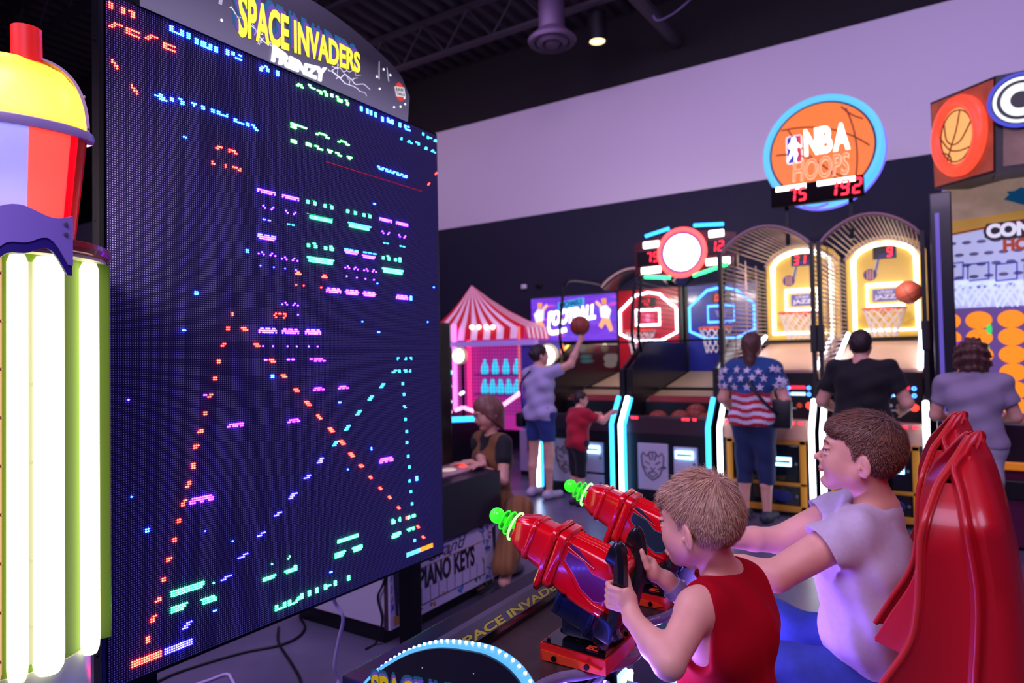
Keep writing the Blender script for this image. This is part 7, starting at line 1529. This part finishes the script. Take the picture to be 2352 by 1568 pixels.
    # hair
    S = SDF(F.o - .22 * k - np.array((0, 0, .20)) * (hair in ('long', 'pony')), F.o + .20 * k, vox * .75); zz = F.s
    S.ell(F.p(-.014, 0, .040), np.array((.098, .083, .090)) * zz, F.R, .004); S.ell(F.p(-.036, 0, .008), np.array((.078, .078, .078)) * zz, F.R, .02)
    if hair == 'curly':
        S.ell(F.p(-.025, 0, .0), np.array((.105, .110, .115)) * zz, F.R, .03); S.ell(F.p(-.03, 0, -.06), np.array((.085, .115, .07)) * zz, F.R, .03)
        S.warp(lambda X, Y, Z: .010 * np.sin(85 * X + 3) * np.sin(80 * Y) + .008 * np.sin(95 * Z + 40 * Y))
        S.plane(F.p(.045, 0, 0), F.f - F.u * .4, .006)
    elif hair == 'long':
        S.cone(F.p(-.055, 0, .02), F.p(-.070, 0, -.16), .070 * zz, .050 * zz, .03); S.cone(F.p(-.07, 0, -.14), F.p(-.085, .005, -.215), .050 * zz, .022 * zz, .02); S.plane(F.p(.035, 0, 0), F.f - F.u * .7, .006)
    else:
        S.plane(F.p(0, 0, -.015), F.f * 1.05 - F.u, .006); S.plane(F.p(0, 0, -.075), -F.u, .006)
        if hair == 'bun': S.ell(F.p(-.10, 0, .03), np.array((.035, .035, .035)) * zz, None, .01)
        for s_ in (1, -1): S.ell(F.p(-.012, s_ * .088, -.010), np.array((.024, .022, .036)) * zz, F.R, .006, '-')
    S.warp(lambda X, Y, Z: .0025 * np.sin(150 * X + 60 * Z) * np.sin(120 * Y + 30 * Z)); S.build('hair', hair_m, t)
    return t, P, F, f, l, k, sh
TOB = lambda px, py: PX(px, py, z=0.0)
def fabric(n, c): return mat(n, c, .85, sheen=.1, bump=(500, .3, .001))
# woman in white, right arm raised to the ball
g = TOB(1248, 1142); q = PX(1322, 772, y=6.22)
d0 = N3((.25, 1, 0)); 
t, P, F, f, l, k, sh = standing('woman in a white T-shirt and blue shorts reaching one arm up to a ball', (g.x - .02, g.y), (.25, 1), 1.63, fabric('white_tee', (176, 166, 206)), fabric('blue_shorts', (30, 52, 120)), HK, 'bun',
    arms={'R': ((.12, .20, .10), (.20, .27, .34), (.25, .10, .95)), 'L': ((.06, .06, -.26), (.22, .02, -.42), (.8, -.2, -.4))}, waist=.60, knee=.375, bulk=1.02, stance=.13, head_f=(.55, .8, .05), shoes=(196, 176, 196))
b = MB(); b.tube(spline([V(sh[1] * .6 + sh[-1] * .4 - f * .11 * k + np.array((0, 0, .03))), V(sh[1] - f * .13 * k + np.array((0, 0, -.1))), V(P(-.10, .19, 1.1)), V(P(-.06, .21, .92))], 5), .010, 6); b.box(V(P(-.05, .23, .86)), (.10, .16, .16), None, .03); b.build('sling_bag', BLACK, t, 40)
# child in red
g = TOB(1328, 1160)
standing('small child in a red T-shirt and black shorts leaning on the red-board game', (g.x, g.y), (.45, .9), 1.14, fabric('child_red', (176, 14, 44)), fabric('child_black', (18, 18, 26)), HK, 'short',
    arms={'R': ((.22, .10, -.12), (.42, .06, .0), (.9, -.1, .05)), 'L': ((.20, .10, -.16), (.40, .0, -.06), (.9, -.2, 0))}, bulk=1.25, lean=.12, waist=.53, knee=.25, head_f=(.8, .6, -.1), shoes=(40, 36, 50), vox=.0075)
# woman with stars and stripes
g = TOB(1738, 1196)
NV, RDS, WHS = fabric('flag_blue', (28, 70, 128)), fabric('flag_red', (186, 30, 52)), fabric('flag_white', (214, 204, 222))
def flag(c, P=None, f=None, l=None, k=1):
    if c is None: return [NV, WHS, RDS]
    zc = c[:, 2] / k + .010 * np.sin(c[:, 0] * 30); s_ = np.floor((1.165 - zc) / .034).astype(int); return np.where(zc > 1.165, 0, np.where(s_ % 2 == 0, 2, 1))
t, P, F, f, l, k, sh = standing('woman in a star and stripe flag top with a black sling bag', (g.x, g.y), (.12, 1), 1.68, flag, fabric('navy_capri', (24, 42, 84)), HL, 'long',
    arms={'R': ((-.01, .09, -.28), (.16, .06, -.46), (.8, -.1, -.5)), 'L': ((-.02, .08, -.28), (.18, .05, -.42), (.8, -.1, -.4))}, bulk=1.32, waist=.60, bottom='capri', knee=.20, stance=.10, shoes=(40, 44, 60))
b = MB(); me = [o for o in t.children if o.name.startswith('t_shirt')][0].data; n_ = len(me.vertices); co = np.empty(n_ * 3); no = np.empty(n_ * 3); me.vertices.foreach_get('co', co); me.vertices.foreach_get('normal', no); co = co.reshape(-1, 3) + np.array(OFF[t.name]); no = no.reshape(-1, 3)
for i in range(-4, 5):
    for j in range(3):
        tgt = P(-.16, i * .115 + (.057 if j % 2 else 0), 1.215 + j * .085); d_ = ((co - tgt) ** 2).sum(1) + 10 * (no @ f > .3); m_ = int(d_.argmin())
        if d_[m_] > .03: continue
        n3 = N3(no[m_]); u_ = N3(np.cross((0, 0, 1), n3)); w_ = np.cross(n3, u_); c_ = co[m_] + n3 * .004; star = []
        for a in range(10): r = .040 if a % 2 == 0 else .016; star.append(V(c_ + (u_ * math.sin(a * math.pi / 5) + w_ * math.cos(a * math.pi / 5)) * r))
        b.prism(star, V(n3 * .003))
stuff(lab(b.build('star_prints', WHS, t), 'white star prints'))
b = MB(); b.tube(spline([V(P(-.02, .10, 1.47)), V(P(-.135, .02, 1.33)), V(P(-.16, -.10, 1.15)), V(P(-.10, -.22, 1.0)), V(P(.0, -.24, .98))], 6), .013, 6); b.box(V(P(-.02, -.26, .98)), (.16 * k, .10, .26), None, .035); b.build('sling_bag', BLACK, t, 40)
# man in black
g = PX(1990, 1195, y=6.02)
standing('man in a black T-shirt facing the yellow-board game', (g.x, g.y), (.10, 1), 1.66, fabric('black_tee', (10, 10, 16)), fabric('dark_trousers', (24, 26, 40)), HK, 'short',
    arms={'R': ((.02, .12, -.27), (.24, .05, -.36), (.9, -.2, .1)), 'L': ((.02, .12, -.27), (.24, .05, -.36), (.9, -.2, .1))}, bulk=1.38, waist=.585, bottom='long')
# curly-haired person
g = PX(2248, 1240, y=5.62)
standing('person with curly brown hair in a lavender-grey top and pale trousers', (g.x, g.y), (.05, 1), 1.555, fabric('lavender_top', (150, 136, 160)), fabric('pale_trousers', (196, 190, 206)), HL, 'curly',
    arms={'R': ((.05, .08, -.26), (.28, .02, -.30), (.9, -.2, .1)), 'L': ((.05, .08, -.26), (.28, .02, -.30), (.9, -.2, .1))}, bulk=1.12, waist=.62, bottom='long')
# girl seated at the far end of the piano game
t = thing('person', 'seated girl with long light brown hair and a tan vest at the piano game', 'person', (-2.50, 3.95, 0))
hd = np.array(PX(1118, 948, d=4.62)); fv = N3((-.35, -.94, 0)); lv = N3(np.cross((0, 0, 1), fv)); F = Frame(hd, (-.50, -.80, -.34), (0, 0, 1), 1.0)
nk = hd + np.array((0, .02, -.125)) - fv * .02; s1, s2 = nk + lv * .155 + np.array((0, 0, -.075)), nk - lv * .155 + np.array((0, 0, -.075)); pel = nk + np.array((0, .05, -.56))
e1 = s1 + fv * .06 + lv * .06 + np.array((0, 0, -.24)); w1 = e1 + fv * .17 - lv * .13 + np.array((0, 0, -.06)); w1[2] = max(w1[2], .80); w2 = np.array(PX(1110, 1070, d=4.35)); w2[2] = .80; e2 = (s2 + w2) / 2 + np.array((-.05, .06, -.05))
lo, hi = np.array((-3.2, 3.25, 0)), np.array((-1.9, 4.6, 1.55)); S = SDF(lo, hi, .0075)
def tor(S, o=0.0):
    S.cone(s1 - lv * .03, s2 + lv * .03, .05 + o, .05 + o, .05); c = nk + np.array((0, .01, -.20)); S.cone(c + lv * .07, c - lv * .07, .092 + o, .092 + o, .05); S.cone(c, pel, .098 + o, .10 + o, .05); S.cone(pel + lv * .08, pel - lv * .08, .105 + o, .105 + o, .05)
tor(S); S.cone(nk + np.array((0, 0, -.03)), F.p(-.02, 0, -.045), .045, .042, .02); head(S, F); arm(S, s1, e1, w1, (.043, .036, .033, .023)); arm(S, s2, e2, w2, (.043, .036, .033, .023))
open_hand(S, w1, N3(fv - lv * .6), (0, 0, -1), .95, .25, .12, 1); open_hand(S, w2, N3(fv + lv * .2), (0, 0, -1), .95, .2, .12, -1)
k1 = np.array(PX(1196, 1190, d=4.35)); k1[2] = .50; k2 = k1 - lv * .20; a1 = np.array(PX(1158, 1335, z=.10)); a2 = a1 + np.array((-.22, .12, 0))
for h_, k_, a_ in ((pel + lv * .08, k1, a1), (pel - lv * .08, k2, a2)): S.cone(h_, k_, .080, .058, .03); S.cone(k_, a_, .052, .036, .02); foot(S, a_, (.2, -1, 0), .95)
S.build('body', [SKIN, LIPS], t, lips_mi(F)); eyes(F, t, HG)
TAN = fabric('tan_corduroy', (128, 84, 44)); S = SDF(lo, hi, .0075); tor(S, .016); S.cone(nk + np.array((0, 0, .0)), nk + np.array((0, 0, -.10)) + fv * .12, .07, .05, .01, '-')
for s_ in (s1, s2): S.ell(s_ + (s_ - nk) * .25, (.06, .06, .085), None, .006, '-')
S.plane(pel + np.array((0, 0, -.02)), (0, 0, -1)); S.build('vest', TAN, t)
S = SDF(lo, hi, .0075); tor(S, .008)
for s_, e_ in ((s1, e1), (s2, e2)): S.cone(s_, s_ * .6 + e_ * .4, .058, .060, .02)
S.cone(nk + np.array((0, 0, .02)), F.p(0, 0, 0), .05, .08, .004, '-'); S.plane(pel, (0, 0, -1)); S.build('black_blouse', fabric('black_blouse', (20, 18, 26)), t)
S = SDF(lo, hi, .0075); S.cone(pel + lv * .09, pel - lv * .09, .115, .115, .04)
for h_, k_, a_ in ((pel + lv * .08, k1, a1), (pel - lv * .08, k2, a2)): S.cone(h_, k_, .10, .085, .04); S.cone(k_, a_ + np.array((0, 0, .10)), .085, .085, .03)
S.warp(lambda X, Y, Z: .005 * np.sin(140 * (X * .8 + Y * .4))); S.plane((0, 0, .16), (0, 0, -1)); S.build('wide_trousers', TAN, t)
for a_ in (a1, a2):
    b = MB()
    for j in range(4): c = a_ + np.array((.2, -1, 0)) * (-.03 + j * .045) + np.array((0, 0, -.035 - j * .008)); b.tube([V(c + np.array((.045 * math.cos(x), 0, .035 * math.sin(x)))) for x in np.linspace(0, math.pi, 7)], .010, 6)
    c = V(a_); b.box((c.x + .01, c.y - .055, .012), (.09, .25, .024), Matrix.Rotation(.2, 3, 'Z'), .01); b.build('sandal', mat('sandal_dark', (44, 40, 56), .6), t, 50)
S = SDF(F.o - np.array((.2, .2, .36)), F.o + .2, .0065); S.ell(F.p(-.014, 0, .040), (.098, .083, .088), F.R, .004); S.ell(F.p(-.036, 0, .008), (.078, .078, .078), F.R, .02)
for sg in (1, -1): S.cone(F.p(-.005, sg * .070, .02), np.array(F.p(.0, sg * .078, -.03)) + fv * .01 + np.array((0, 0, -.10)), .030, .030, .02); S.cone(np.array(F.p(.0, sg * .078, -.03)) + fv * .01 + np.array((0, 0, -.10)), nk + lv * sg * .085 + fv * .09 + np.array((0, 0, -.20)), .030, .016, .02)
S.cone(F.p(-.06, 0, .0), nk - fv * .05 + np.array((0, 0, -.10)), .07, .06, .03); S.plane(F.p(.048, 0, 0), F.f - F.u * .75, .006); S.warp(lambda X, Y, Z: .003 * np.sin(160 * X + 25 * Z) * np.sin(150 * Y)); S.build('hair', HG, t)
t = thing('stool', 'dark low stool under the seated girl', 'stool', (pel[0], pel[1], 0)); zt_ = pel[2] - .12
MB().lathe([(0, zt_ - .06), (.17, zt_ - .06), (.185, zt_ - .04), (.18, zt_ - .01), (.15, zt_), (0, zt_)], (pel[0], pel[1], 0), 28).build('seat', BLACK, t, 40)
MB().lathe([(0, 0), (.19, 0), (.19, .02), (.04, .04), (.035, zt_ - .06), (0, zt_ - .06)], (pel[0], pel[1], 0), 24).build('pedestal', BLACKM, t, 40)
